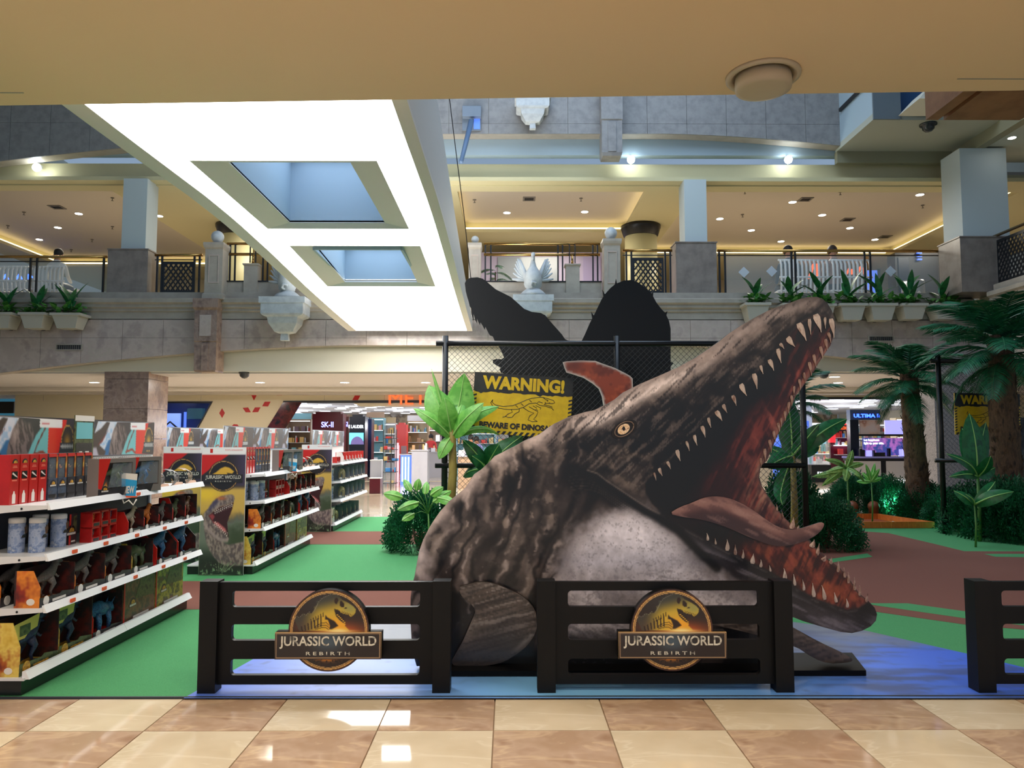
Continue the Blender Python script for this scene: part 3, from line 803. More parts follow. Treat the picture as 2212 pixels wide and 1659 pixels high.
downlight(2186, 297, 8.55, 'dim downlight in the soffit of the right wing', 1.0)
# side closure walls beyond the view
struct('wall_left', 'cream end wall at the far left of the mall', MB().box(-20.2, 4, 0, -20, 46, 14), M_whitewall)
struct('wall_end', 'cream end wall at the far right of the mall', MB().box(20, 4, 0, 20.2, 46, 14), M_whitewall)
# ------------------------------------------------------------------ the marine reptile standee
M_print = mat('printed_board', (90, 80, 76), .38, attr='Col', coat=.25)
M_edge = mat('board_edge', (40, 34, 34), .6)
YP = PZ(1300, 1453, .03).y - .012          # front of the plinth
YB = YP + .16                              # front of the printed body
def c5(l): return [(880 + x * .3617, 880 + y * .3617) for x, y in l]
def c6(l): return [(1300 + x * .4823, 620 + y * .4823) for x, y in l]
outline = [(900, 1439), (896, 1425), (889, 1380), (886, 1330), (887, 1290), (891, 1262), (895, 1246)] + \
    c5([(70, 860), (95, 790), (130, 720), (160, 672), (195, 622), (250, 560), (310, 512), (345, 480), (372, 440), (398, 400), (440, 372), (480, 335), (520, 292), (600, 252), (640, 232), (700, 198), (790, 160), (840, 122), (880, 96), (960, 58), (1060, 28)]) + \
    [(1284, 886), (1312, 872), (1330, 862)] + c6([(100, 470), (180, 430), (250, 400), (340, 360), (420, 316), (480, 276), (520, 248), (570, 208), (630, 168), (690, 134), (740, 108), (800, 84), (850, 68), (890, 52), (930, 44), (965, 44), (990, 54), (1012, 75), (1030, 105), (1042, 140), (1048, 180), (1040, 215),
        (1024, 262), (1006, 288), (990, 312), (968, 345), (955, 372), (932, 402), (910, 432), (888, 462), (870, 485), (848, 540), (830, 580), (808, 622), (788, 664), (770, 706), (752, 748), (738, 780), (712, 802), (705, 850), (718, 892), (742, 930), (766, 968), (792, 1002), (822, 1036), (850, 1062), (884, 1082), (920, 1110),
        (950, 1160), (1000, 1208), (1070, 1262), (1112, 1312), (1152, 1372), (1190, 1402), (1222, 1436), (1233, 1466), (1228, 1494), (1204, 1520), (1165, 1540), (1120, 1550), (1070, 1545), (980, 1520), (900, 1496), (860, 1480)]) + \
    [(1690, 1332), (1660, 1350), (1640, 1385), (1655, 1420), (1670, 1439)]
wo = [XZ(x, y, YB) for x, y in outline]
lip_up = c6([(196, 880), (215, 855), (240, 836), (268, 812), (300, 785), (340, 738), (392, 696), (450, 630), (482, 592), (530, 548), (588, 492), (640, 436), (690, 392), (752, 328), (792, 280), (815, 245), (850, 205), (885, 168), (930, 142), (975, 128), (1010, 132), (1040, 165)])
far_up = c6([(1040, 165), (1042, 210), (1022, 262), (1004, 288), (985, 312), (966, 345), (950, 372), (928, 402), (906, 432), (884, 462), (866, 485), (844, 540), (826, 580), (804, 622), (784, 664), (766, 706), (748, 748), (734, 780), (706, 802), (698, 850), (710, 892), (738, 934), (762, 970), (790, 1006), (846, 1066), (880, 1084), (945, 1165), (1000, 1215), (1068, 1268), (1110, 1320), (1150, 1378), (1190, 1410)])
lip_lo = c6([(1190, 1410), (1150, 1436), (1100, 1444), (1050, 1426), (960, 1396), (900, 1362), (860, 1336), (800, 1300), (755, 1272), (690, 1240), (620, 1206), (560, 1176), (510, 1150), (440, 1112), (380, 1080), (320, 1050), (270, 1010), (225, 965), (200, 920)])
mouth = lip_up + far_up[1:] + lip_lo[1:]
def paint_body(X, Y):
    q = Paint(X, Y, (60, 50, 47))
    n1 = fbm(X / 60, Y / 60, 1, 5); n2 = fbm(X / 14, Y / 14, 5, 4); n3 = fbm(X / 5, Y / 5, 8, 3)
    # rib folds running down the flank
    u = X + .42 * (Y - 1000); ridge = fbm(u / 38, Y / 190, 12, 3)
    q.mix((112, 98, 90), sst(.52, .72, ridge) * .8 * sst(1440, 1250, Y) * sst(1400, 1180, X))
    q.mix((24, 19, 18), sst(.5, .34, ridge) * .85)
    d = -polydist(X, Y, outline)
    back = [p for p in outline[5:60]]
    db = polydist(X, Y, back, False)
    seg = sst(70, 6, db + (n1 - .5) * 50)
    q.mix((150, 134, 124), seg * .62 * sst(1800, 1650, X))
    q.mix((186, 170, 160), sst(20, 3, db) * .55 * sst(1700, 1500, X))
    # notches between the vertebrae
    for x0, y0 in c5([(395, 480), (600, 300), (220, 690), (130, 850), (870, 200), (290, 600)]):
        q.blob(x0, y0, 14, 34, (22, 18, 18), .75, .5)
    # dark bands on flank
    for (a, b, rx, ry, r, o) in ((1105, 1030, 26, 62, .35, .7), (1148, 1070, 20, 90, .15, .75), (1060, 1090, 22, 60, .4, .6), (1010, 1130, 14, 60, .4, .6), (1190, 1150, 24, 70, -.25, .5), (965, 1190, 10, 60, .3, .55), (1062, 1170, 40, 30, 0, .6), (930, 1235, 14, 40, .2, .5), (1240, 1020, 50, 30, .2, .6)):
        q.blob(a, b, rx, ry, (16, 13, 13), o, r)
    for (a, b, rx, ry, r, o) in ((1092, 1125, 9, 34, .1, .6), (1158, 1112, 14, 40, .1, .75), (1190, 1100, 12, 42, -.1, .6), (1052, 1112, 8, 28, .1, .5), (1022, 1140, 10, 30, .3, .6), (1000, 1165, 9, 45, .25, .6), (940, 1180, 14, 50, .35, .6), (1095, 1010, 26, 22, -.4, .5), (1065, 1040, 12, 30, .3, .45), (1140, 960, 30, 12, -.4, .55), (1190, 975, 20, 30, .6, .5), (1078, 1210, 28, 14, .2, .3), (1120, 1180, 18, 60, -.3, .35)):
        q.blob(a, b, rx, ry, (142, 126, 112), o, r, tex=.55 + .75 * (n2 > .5))
    # head
    head = c5([(830, 180), (900, 90), (1060, 20)]) + [(1330, 862), (1503, 774), (1657, 673), (1763, 642), (1799, 678)] + lip_up[::-1] + [(1380, 1060), (1250, 1000), (1190, 980)]
    hm = 1 - sst(-12, 12, polydist(X, Y, head))
    q.mix((46, 38, 36), hm * .75)
    q.mix((28, 22, 20), hm * sst(.5, .38, n1) * .8)
    q.mix((96, 84, 76), hm * sst(.56, .72, fbm(X / 22, Y / 30, 31, 4)) * .75)
    st = fbm((X * .86 - Y * .5) / 70, (X * .5 + Y * .86) / 12, 40, 3)
    q.mix((170, 152, 142), hm * sst(52, 8, db + (st - .5) * 60) * .78 * sst(1790, 1560, X) * sst(1180, 1250, X))
    q.mix((122, 104, 98), hm * sst(36, 5, db) * .5)
    q.blob(1240, 925, 44, 18, (168, 150, 136), .6, -.55)
    q.blob(1212, 968, 10, 44, (150, 134, 120), .55, .35)
    q.blob(1275, 955, 60, 30, (20, 17, 17), .75, -.3)
    for (a, b, rx, ry, r, o) in ((1330, 975, 60, 22, -.2, .5), (1395, 985, 50, 26, -.5, .5), (1440, 960, 34, 12, -.7, .5), (1350, 1040, 70, 16, .5, .4), (1470, 830, 40, 30, -.6, .35), (1550, 860, 40, 18, -.7, .4), (1640, 770, 40, 14, -.7, .35), (1680, 720, 26, 20, -.5, .45)):
        q.blob(a, b, rx, ry, (112, 98, 84), o, r, tex=.4 + sst(.4, .6, n2))
    q.line([(1395, 905), (1376, 950), (1362, 968), (1345, 975)], (120, 106, 92), 3, 4, .6)
    q.line([(1310, 950), (1316, 985), (1322, 1000)], (104, 92, 80), 2, 3, .6)
    q.line([(1358, 940), (1356, 985), (1360, 1015)], (104, 92, 80), 2, 3, .6)
    q.line([(1500, 800), (1498, 830), (1506, 850)], (20, 16, 15), 5, 4, .5)
    # lip edge
    q.line(lip_up, (120, 100, 88), 5, 5, .55); q.line([(x - 5, y - 6) for x, y in lip_up], (22, 18, 17), 7, 6, .55)
    # jaw corner crease sweeping to the throat
    cr = c5([(960, 405), (1000, 395), (1070, 400), (1130, 420), (1180, 460), (1240, 500), (1300, 540), (1360, 580), (1430, 625), (1500, 660), (1560, 700), (1620, 740), (1680, 800), (1760, 880), (1850, 960)])
    q.line([(x - 2, y + 16) for x, y in cr[1:9]], (14, 12, 12), 34, 26, .85)
    for k in range(5):
        q.line([(x + 2 * k, y + 5 + 7 * k) for x, y in cr[:9]], (92, 80, 72), 1.6, 2.4, .5)
    # pale belly
    bel = c5([(1080, 720), (1200, 650), (1330, 620), (1430, 640), (1500, 680), (1570, 730), (1650, 800), (1714, 900)]) + [(1560, 1240), (1640, 1275), (1700, 1330), (1660, 1345), (1560, 1330), (1480, 1350), (1420, 1430), (1240, 1439), (1180, 1380), (1210, 1290), (1195, 1240), (1215, 1200), (1235, 1160)]
    db2 = polydist(X, Y, bel)
    bm = sst(34, -30, db2 + (n2 - .5) * 34)
    q.mix((128, 122, 128), bm)
    q.mix((176, 172, 182), bm * sst(.42, .66, n1) * .85)
    q.blob(1370, 1165, 110, 70, (186, 186, 200), .7, .3, tex=bm)
    q.mix((96, 90, 96), bm * sst(.56, .68, n3) * .5 * sst(1100, 1210, Y + .2 * (X - 1300)))
    q.mix((150, 134, 128), sst(50, 0, np.abs(db2)) * .3 * sst(1330, 1180, X))
    w = fbm((X + Y * .5) / 40, (Y - X * .5) / 9, 50, 3)
    q.mix((84, 82, 92), bm * sst(.5, .62, w) * sst(1270, 1330, Y) * .6)
    q.mix((44, 42, 50), bm * sst(1345, 1400, Y + (n1 - .5) * 60) * .8)
    # lower jaw underside
    lj = lip_lo[::-1][2:] + c6([(1222, 1436), (1233, 1466), (1228, 1494), (1204, 1520), (1165, 1540), (1120, 1550), (1070, 1545), (980, 1520), (860, 1480), (760, 1440), (640, 1330), (520, 1240), (420, 1160), (330, 1080)])
    lm = 1 - sst(-6, 8, polydist(X, Y, lj))
    q.mix((44, 40, 46), lm * .9)
    q.mix((112, 108, 122), lm * sst(.5, .64, fbm((X * .9 + Y * .4) / 90, (Y * .9 - X * .4) / 12, 61, 4)) * .6)
    q.mix((24, 20, 22), lm * sst(26, 4, polydist(X, Y, lip_lo, False)) * .85)
    q.blob(1800, 1345, 60, 16, (104, 100, 112), .5, .3, tex=lm); q.blob(1868, 1325, 22, 24, (14, 12, 15), .7, 0, tex=lm)
    q.line([(x - 1, y + 6) for x, y in lip_lo], (120, 108, 104), 3, 5, .45, tex=sst(.45, .6, n2))
    # mouth
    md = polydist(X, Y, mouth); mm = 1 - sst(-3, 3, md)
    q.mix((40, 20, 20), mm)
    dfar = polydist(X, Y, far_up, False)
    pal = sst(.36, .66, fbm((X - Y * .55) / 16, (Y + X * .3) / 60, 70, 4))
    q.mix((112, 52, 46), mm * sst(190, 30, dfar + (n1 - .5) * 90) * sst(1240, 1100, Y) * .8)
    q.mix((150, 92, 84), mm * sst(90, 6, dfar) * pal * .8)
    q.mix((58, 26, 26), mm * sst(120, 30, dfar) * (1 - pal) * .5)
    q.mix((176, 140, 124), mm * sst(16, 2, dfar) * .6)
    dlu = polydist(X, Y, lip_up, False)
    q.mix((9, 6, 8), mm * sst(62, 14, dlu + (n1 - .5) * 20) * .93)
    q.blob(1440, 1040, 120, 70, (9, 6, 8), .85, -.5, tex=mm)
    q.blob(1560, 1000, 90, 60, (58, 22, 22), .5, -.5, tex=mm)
    # gum folds at far hinge
    f = fbm((X + Y * .5) / 8, (Y - X) / 60, 77, 3)
    q.mix((150, 120, 104), mm * np.exp(-((X - 1650) / 40) ** 2 - ((Y - 1060) / 70) ** 2) * sst(.42, .62, f) * .9)
    q.mix((70, 40, 36), mm * np.exp(-((X - 1650) / 40) ** 2 - ((Y - 1060) / 70) ** 2) * sst(.5, .36, f) * .6)
    # floor of the lower jaw
    dl = c6([(700, 1130), (930, 1150), (1000, 1215), (1068, 1268), (1110, 1320), (1150, 1378), (1190, 1408), (1100, 1440), (960, 1390), (860, 1330), (700, 1240), (620, 1190)])
    dm = mm * (1 - sst(-10, 16, polydist(X, Y, dl)))
    tex = fbm((X - Y * .6) / 12, (Y + X * .5) / 34, 88, 4)
    q.mix((104, 50, 42), dm); q.mix((150, 82, 60), dm * sst(.48, .66, tex) * .8); q.mix((70, 28, 26), dm * sst(.5, .36, tex) * .7)
    q.mix((190, 104, 66), dm * np.exp(-((X - 1795) / 45) ** 2 - ((Y - 1278) / 26) ** 2) * .6)
    q.mix((20, 10, 12), mm * np.exp(-((X - 1560) / 110) ** 2 - ((Y - 1150) / 26) ** 2) * .9)
    # lower left: flipper and deep shade printed on the board
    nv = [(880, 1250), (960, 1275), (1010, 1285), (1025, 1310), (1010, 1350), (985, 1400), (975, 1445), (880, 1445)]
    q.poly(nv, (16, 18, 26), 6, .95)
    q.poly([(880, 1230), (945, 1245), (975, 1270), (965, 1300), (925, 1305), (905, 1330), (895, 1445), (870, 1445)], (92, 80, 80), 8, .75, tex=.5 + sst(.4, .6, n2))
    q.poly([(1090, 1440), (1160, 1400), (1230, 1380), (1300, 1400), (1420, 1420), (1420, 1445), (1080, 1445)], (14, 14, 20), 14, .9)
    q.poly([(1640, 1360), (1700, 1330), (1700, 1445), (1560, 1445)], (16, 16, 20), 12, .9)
    sk = 1 - np.clip(mm, 0, 1)
    # crisp folds: lit crest and black trough following the barrel of the body
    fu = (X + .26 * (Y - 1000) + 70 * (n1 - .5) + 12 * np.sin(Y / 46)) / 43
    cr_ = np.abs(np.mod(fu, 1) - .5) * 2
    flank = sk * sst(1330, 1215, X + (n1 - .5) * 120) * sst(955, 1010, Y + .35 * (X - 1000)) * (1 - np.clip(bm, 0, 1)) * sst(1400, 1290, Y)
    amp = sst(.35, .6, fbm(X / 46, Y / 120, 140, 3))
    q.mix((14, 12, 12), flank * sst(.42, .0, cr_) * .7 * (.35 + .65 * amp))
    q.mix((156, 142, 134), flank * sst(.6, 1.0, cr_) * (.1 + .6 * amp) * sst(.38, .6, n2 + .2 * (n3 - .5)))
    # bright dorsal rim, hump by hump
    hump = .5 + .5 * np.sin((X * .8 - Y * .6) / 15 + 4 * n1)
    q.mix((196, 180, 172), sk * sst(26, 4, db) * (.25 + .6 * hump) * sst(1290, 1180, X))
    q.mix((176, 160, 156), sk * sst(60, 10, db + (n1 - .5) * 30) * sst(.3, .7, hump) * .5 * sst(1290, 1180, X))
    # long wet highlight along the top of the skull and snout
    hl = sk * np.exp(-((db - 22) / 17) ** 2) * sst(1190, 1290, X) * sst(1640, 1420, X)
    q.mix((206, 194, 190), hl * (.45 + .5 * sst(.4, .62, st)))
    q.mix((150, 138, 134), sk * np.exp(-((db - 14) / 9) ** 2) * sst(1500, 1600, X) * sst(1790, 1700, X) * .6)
    q.mix((14, 11, 12), sk * hm * sst(40, 70, db) * sst(150, 90, dlu) * sst(.35, .6, fbm(X / 50, Y / 40, 150, 3)) * .75)
    # fine wrinkles
    wr = fbm((X * .7 + Y * .7) / 5, (Y * .7 - X * .7) / 40, 160, 3)
    q.mix((128, 116, 108), sk * hm * sst(.60, .70, wr) * .45); q.mix((12, 10, 10), sk * hm * sst(.40, .32, wr) * .5)
    # belly glow and creases
    q.blob(1360, 1150, 120, 62, (204, 204, 220), .75, .25, tex=bm); q.blob(1300, 1215, 80, 40, (188, 188, 204), .5, 0, tex=bm)
    cw = np.abs(fbm((X + .3 * Y) / 26, (Y - .3 * X) / 13, 170, 4) - .5)
    q.mix((110, 108, 122), bm * sst(.03, .005, cw) * .5)
    q.line(cr[2:], (10, 9, 10), 16, 14, .9); q.line([(x + 2, y - 9) for x, y in cr[2:10]], (140, 128, 120), 3, 4, .6)
    q.mix((16, 14, 16), np.exp(-((X - 1470) / 60) ** 2 - ((Y - 1115) / 26) ** 2) * .5 * sk)
    # far lip and gum detail inside the mouth
    stp = fbm((X + .45 * Y) / 9, (Y - .45 * X) / 70, 180, 4)
    q.mix((160, 84, 72), np.clip(mm, 0, 1) * sst(.56, .66, stp) * sst(150, 30, dfar) * .5); q.mix((40, 14, 16), np.clip(mm, 0, 1) * sst(.46, .36, stp) * sst(170, 20, dfar) * .6)
    q.mix((8, 5, 7), np.clip(mm, 0, 1) * sst(95, 30, dlu + (n1 - .5) * 40) * .8 * sst(1730, 1650, X))
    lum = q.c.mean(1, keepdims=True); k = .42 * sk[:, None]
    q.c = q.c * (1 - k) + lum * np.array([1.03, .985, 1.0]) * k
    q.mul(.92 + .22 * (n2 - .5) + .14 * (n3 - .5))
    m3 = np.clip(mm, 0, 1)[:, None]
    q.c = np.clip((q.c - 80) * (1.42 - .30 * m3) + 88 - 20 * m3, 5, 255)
    return q.c
mo = thing('marine_reptile_standee', 'giant cut-out board of an open-mouthed grey marine reptile behind the fences', 'standee', (XX(1400, YP, 1440), YP, 0))
x0, x1 = XX(972, YP, 1450), XX(1871, YP, 1450)
part('plinth', MB().hexa([(x0, YP, .012), (x1, YP, .012), (XX(1844, YP + .38, 1431), YP + .4, .012), (x0, YP + .4, .012)], [(x0, YP, .045), (x1, YP, .045), (XX(1844, YP + .38, 1431), YP + .4, .045), (x0, YP + .4, .045)]), mat('gloss_black', (6, 6, 8), .5, spec=.15), mo)
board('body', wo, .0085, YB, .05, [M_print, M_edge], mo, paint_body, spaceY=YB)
part('rear_strut', MB().box(x0 + .6, YB + .05, .045, x0 + .66, YB + .24, 1.2).box(x1 - .9, YB + .05, .045, x1 - .84, YB + .24, 1.2), M_black, mo)
# tongue
tong = c6([(300, 1015), (350, 985), (400, 968), (450, 945), (500, 936), (560, 942), (620, 965), (680, 1000), (740, 1045), (790, 1075), (840, 1088), (890, 1082), (940, 1066), (980, 1053), (996, 1058), (994, 1075), (975, 1100), (940, 1125), (890, 1145), (830, 1160), (770, 1160), (710, 1140), (640, 1112), (570, 1080), (500, 1055), (430, 1038), (360, 1030)])
def paint_tongue(X, Y):
    q = Paint(X, Y, (96, 62, 60)); n = fbm((X * .9 + Y * .4) / 40, (Y * .9 - X * .4) / 8, 91, 4)
    mid = c6([(330, 1005), (450, 975), (560, 985), (660, 1030), (760, 1090), (850, 1110), (930, 1085), (985, 1060)])
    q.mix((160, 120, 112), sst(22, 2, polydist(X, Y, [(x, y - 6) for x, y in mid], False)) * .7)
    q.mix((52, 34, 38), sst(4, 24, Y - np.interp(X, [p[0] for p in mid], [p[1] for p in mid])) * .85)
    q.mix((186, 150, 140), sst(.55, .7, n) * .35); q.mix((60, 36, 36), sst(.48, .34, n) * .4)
    return q.c
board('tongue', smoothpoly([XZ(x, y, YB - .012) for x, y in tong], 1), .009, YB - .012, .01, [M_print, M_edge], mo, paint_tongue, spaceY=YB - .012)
# front flippers as boards of their own
def paint_flip(X, Y):
    q = Paint(X, Y, (84, 72, 66)); n = fbm(X / 16, Y / 16, 95, 4)
    s = fbm((X * .35 + Y) / 6.5, (X - Y * .35) / 90, 97, 4)
    q.mix((128, 118, 114), sst(.52, .66, s) * .35 * sst(1400, 1300, Y)); q.mix((40, 34, 34), sst(.46, .32, s) * .5)
    q.blob(1090, 1370, 60, 40, (44, 42, 46), .75, -.4); q.blob(1135, 1385, 40, 5, (176, 168, 166), .6, -.75)
    q.blob(1010, 1360, 18, 50, (128, 116, 108), .5, .5)
    q.blob(1785, 1390, 60, 8, (112, 100, 94), .8, .55)
    hs = fbm((X * .25 + Y) / 3.2, (X - Y * .25) / 70, 99, 3)
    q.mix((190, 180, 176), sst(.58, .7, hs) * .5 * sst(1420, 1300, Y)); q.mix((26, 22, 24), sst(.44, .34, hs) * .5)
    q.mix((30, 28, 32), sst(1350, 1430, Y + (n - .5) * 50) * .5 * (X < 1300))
    q.mul(.7 + .45 * n); return q.c
fl1 = c5([(300, 1075), (350, 1060), (430, 1040), (520, 1050), (600, 1085), (680, 1120), (740, 1175), (775, 1240), (772, 1340), (720, 1420), (660, 1470), (580, 1520), (500, 1540), (400, 1546), (280, 1546), (262, 1520), (290, 1470), (330, 1400), (360, 1330), (390, 1260), (410, 1210), (370, 1165), (330, 1140)])
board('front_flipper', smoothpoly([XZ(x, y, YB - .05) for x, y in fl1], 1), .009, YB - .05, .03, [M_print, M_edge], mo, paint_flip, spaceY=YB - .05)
fl2 = [(1500, 1318), (1600, 1330), (1690, 1343), (1716, 1357), (1772, 1388), (1815, 1408), (1838, 1420), (1843, 1428), (1826, 1432), (1790, 1434), (1757, 1422), (1717, 1395), (1640, 1372), (1540, 1350), (1480, 1335)]
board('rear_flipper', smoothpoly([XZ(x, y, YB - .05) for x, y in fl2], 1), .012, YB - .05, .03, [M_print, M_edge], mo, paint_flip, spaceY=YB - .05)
# eye
ex, ez = XZ(1347, 927, YB - .004); e2 = MB()
part('eye_socket', MB().ext([(ex + .078 * math.cos(a) * 1.1 + .006, ez + .056 * math.sin(a) + .03 * math.cos(a)) for a in np.arange(0, 2 * PI, .3)][::-1], YB - .006, YB), mat('eye_socket', (22, 15, 13), .4), mo)
part('eye', MB().ext([(ex + .040 * math.cos(a), ez + .034 * math.sin(a) + .012 * math.cos(a)) for a in np.arange(0, 2 * PI, .3)][::-1], YB - .010, YB - .006), mat('amber_eye', (214, 176, 130), .25, rgb2=[(236, 210, 176), (150, 100, 70)], scale=40), mo)
part('eyelid', MB().tube([(ex + .060 * math.cos(a) * 1.05 + .004, YB - .008, ez + .046 * math.sin(a) + .022 * math.cos(a)) for a in np.linspace(0, 2 * PI, 21)], .0045, 5), mat('eyelid', (110, 92, 82), .4), mo, True)
part('pupil', MB().ext([(ex + .009 * math.cos(a), ez + .004 + .015 * math.sin(a)) for a in np.arange(0, 2 * PI, .5)][::-1], YB - .012, YB - .010), M_dark, mo)
# teeth, each a cut relief piece
M_tooth = mat('tooth_ivory', (176, 156, 146), .4, rgb2=[(204, 188, 178), (132, 102, 92)], scale=14, stretch=(1, 1, .5))
M_tooth2 = mat('tooth_brown', (150, 118, 106), .4, rgb2=[(176, 148, 136), (106, 74, 66)], scale=18)
teeth = [(235, 835, 243, 865, 14), (258, 815, 272, 845, 22), (295, 785, 308, 815, 20), (338, 735, 353, 778, 26), (380, 695, 392, 733, 18), (415, 668, 428, 708, 22), (450, 628, 463, 672, 26), (478, 590, 490, 628, 20), (515, 560, 538, 598, 32), (545, 530, 562, 562, 24), (588, 490, 602, 530, 26), (625, 440, 650, 485, 34), (683, 395, 695, 455, 32), (712, 355, 724, 388, 20), (752, 330, 770, 373, 30), (790, 283, 805, 338, 28), (800, 255, 816, 276, 22), (835, 230, 866, 265, 38), (885, 170, 915, 238, 42), (930, 150, 938, 210, 24), (960, 130, 982, 200, 46), (1000, 140, 1003, 184, 18), (1028, 150, 1040, 224, 34),
         (475, 1132, 470, 1103, 18), (510, 1150, 508, 1126, 13), (562, 1176, 560, 1132, 28), (598, 1195, 598, 1155, 20), (632, 1212, 632, 1178, 18), (675, 1235, 680, 1196, 32), (712, 1252, 712, 1222, 20), (755, 1272, 752, 1248, 16), (820, 1307, 815, 1262, 28), (865, 1332, 860, 1288, 20), (905, 1354, 898, 1312, 20), (950, 1382, 945, 1328, 26), (998, 1394, 985, 1338, 26), (1050, 1408, 1043, 1370, 22), (1100, 1432, 1095, 1398, 22)]
teeth2 = [(1016, 208, 1026, 248, 20), (1003, 238, 1012, 280, 22), (980, 272, 990, 322, 22), (950, 308, 962, 356, 22), (930, 342, 940, 396, 22), (905, 388, 914, 428, 18), (885, 418, 890, 460, 18), (862, 448, 862, 486, 16), (850, 490, 852, 530, 18), (838, 520, 838, 562, 18), (820, 560, 822, 598, 18), (804, 590, 806, 624, 14), (790, 612, 796, 646, 18), (770, 650, 780, 696, 18), (752, 690, 760, 740, 20), (730, 730, 736, 780, 20), (712, 770, 714, 806, 16),
          (785, 1000, 782, 974, 14), (810, 1032, 808, 1004, 16), (850, 1078, 857, 1034, 34), (878, 1086, 884, 1068, 18), (940, 1162, 950, 1132, 38), (965, 1196, 975, 1150, 24), (990, 1224, 1002, 1203, 34), (1025, 1238, 1031, 1212, 24), (1058, 1272, 1058, 1228, 20), (1088, 1297, 1086, 1258, 20), (1105, 1322, 1103, 1278, 20), (1133, 1352, 1133, 1302, 20), (1155, 1378, 1155, 1338, 20), (1185, 1407, 1192, 1374, 20)]
for k, (bx, by, tx, ty, w) in enumerate(teeth + teeth2):
    w *= .70
    (bx, by), (tx, ty) = c6([(bx, by), (tx, ty)]); w *= .4823
    dx, dy = tx - bx, ty - by; L = math.hypot(dx, dy); ux, uy = dx / L, dy / L; nx, ny = -uy, ux
    bend = .12 * w * (1 if k % 2 else -.4)
    pr = []
    for t, hw in ((-.12, .34), (.1, .5), (.35, .42), (.6, .27), (.82, .12), (1.04, .01)):
        o = bend * math.sin(t * PI * .8)
        pr.append((bx + ux * L * t + nx * o, by + uy * L * t + ny * o, hw * w))
    L1 = [(x + nx * h, y + ny * h) for x, y, h in pr]; R1 = [(x - nx * h, y - ny * h) for x, y, h in pr]
    yf = YB - .004
    poly = [XZ(x, y, yf) for x, y in L1 + R1[::-1]]
    sp_ = [XZ(x, y, yf - .010) for x, y, h in pr]
    mb = MB(); n = len(poly); m_ = len(sp_)
    mb.v = [(x, yf, z) for x, z in poly] + [(x, yf - .010 * (1 - i / m_), z) for i, (x, z) in enumerate(sp_)]
    for i in range(m_ - 1):
        mb.f += [(i, i + 1, n + i + 1, n + i), (n + i, n + i + 1, n - 2 - i, n - 1 - i)]; mb.m += [0, 0]
    part('tooth', mb, M_tooth if k < len(teeth) else M_tooth2, mo, False)

# ------------------------------------------------------------------ black silhouettes and orange fin behind the wire fence
YF = 10.0
def c3(l): return [(960 + x * .3256, 200 + y * .3256) for x, y in l]
def c5b(l): return [(840 + x * .3255, 580 + y * .3255) for x, y in l]
sil1 = c3([(135, 1265), (148, 1240), (175, 1228), (220, 1225), (255, 1235), (290, 1262), (340, 1305), (400, 1335), (440, 1355), (480, 1390), (530, 1435), (580, 1455), (640, 1462), (670, 1478), (700, 1515), (740, 1560), (780, 1605), (800, 1635), (820, 1645)]) + \
    [(1290, 745), (1350, 780), (1350, 1000), (1260, 1160), (1130, 1160), (1110, 1000), (1080, 850)] + c5b([(790, 705), (745, 692), (735, 672), (742, 655), (715, 643), (690, 625), (690, 607), (715, 600), (748, 603), (765, 590), (745, 545), (720, 500), (700, 475), (690, 450), (668, 440), (650, 405), (640, 385), (636, 405), (620, 375), (607, 355), (605, 375), (592, 350), (584, 330), (585, 365), (572, 340), (562, 300), (563, 355), (548, 300), (545, 262), (536, 250), (528, 215), (520, 190), (510, 150)])
sil2 = c5b([(1280, 480), (1300, 440), (1335, 360), (1350, 330), (1341, 285), (1360, 312), (1385, 260), (1412, 205), (1424, 185), (1416, 140), (1434, 170), (1470, 130), (1500, 105), (1508, 68), (1514, 98), (1560, 80), (1610, 76), (1650, 90), (1690, 118), (1725, 150), (1745, 165), (1756, 145), (1754, 185), (1775, 225), (1810, 270), (1832, 292), (1850, 283), (1842, 310), (1860, 350), (1870, 400), (1870, 620), (1890, 628), (1870, 650)]) + [(1449, 860), (1420, 1160), (1240, 1160), (1245, 760)]
for nm, sl, lab, yy in (('dinosaur_silhouette', sil1, 'matt black board cut as a toothed dinosaur head beside the light bridge', YF + .55), ('dinosaur_silhouette', sil2, 'matt black board cut as a spiny domed dinosaur back left of the open jaw', YF + .75)):
    t = thing(nm, lab, 'cut-out board', (XX(sl[len(sl) // 2][0], yy, 900), yy, 0))
    pts = [XZ(x, y, yy) for x, y in sl]; zmin = min(p[1] for p in pts)
    board('silhouette_board', pts, 0, yy, .04, [mat('matt_black', (13, 15, 20), .7)] * 2, t)
    cxm = XX(1190 if sl is sil1 else 1340, yy, 1100)
    part('foot', MB().box(cxm - .5, yy - .03, .01, cxm + .5, yy + .09, .07).box(cxm - .03, yy + .041, .07, cxm + .03, yy + .09, 1.5), M_black, t)
fin = c5b([(1155, 622), (1180, 616), (1270, 610), (1370, 613), (1420, 632), (1500, 660), (1560, 690), (1600, 712), (1618, 730), (1620, 800), (1560, 850), (1500, 895), (1460, 930), (1430, 960), (1424, 905), (1415, 850), (1395, 800), (1350, 762), (1290, 725), (1230, 705), (1180, 690), (1165, 655)])
def paint_fin(X, Y):
    q = Paint(X, Y, (156, 66, 42)); n = fbm((X - Y * .3) / 40, (Y + X * .4) / 6, 120, 4); n2 = fbm(X / 20, Y / 20, 121, 4)
    q.mix((196, 92, 56), sst(.5, .66, n) * .6); q.mix((88, 34, 30), sst(.48, .32, n2) * .6)
    q.mix((210, 206, 200), sst(5, 1.5, -polydist(X, Y, fin)))
    q.blob(1240, 790, 20, 14, (90, 40, 34), .7); return q.c
yy = YF - .5
t = thing('orange_fin_cutout', 'curved orange fin cut-out with white rim rising over the reptile head', 'cut-out board', (XX(1340, yy, 900), yy, 0))
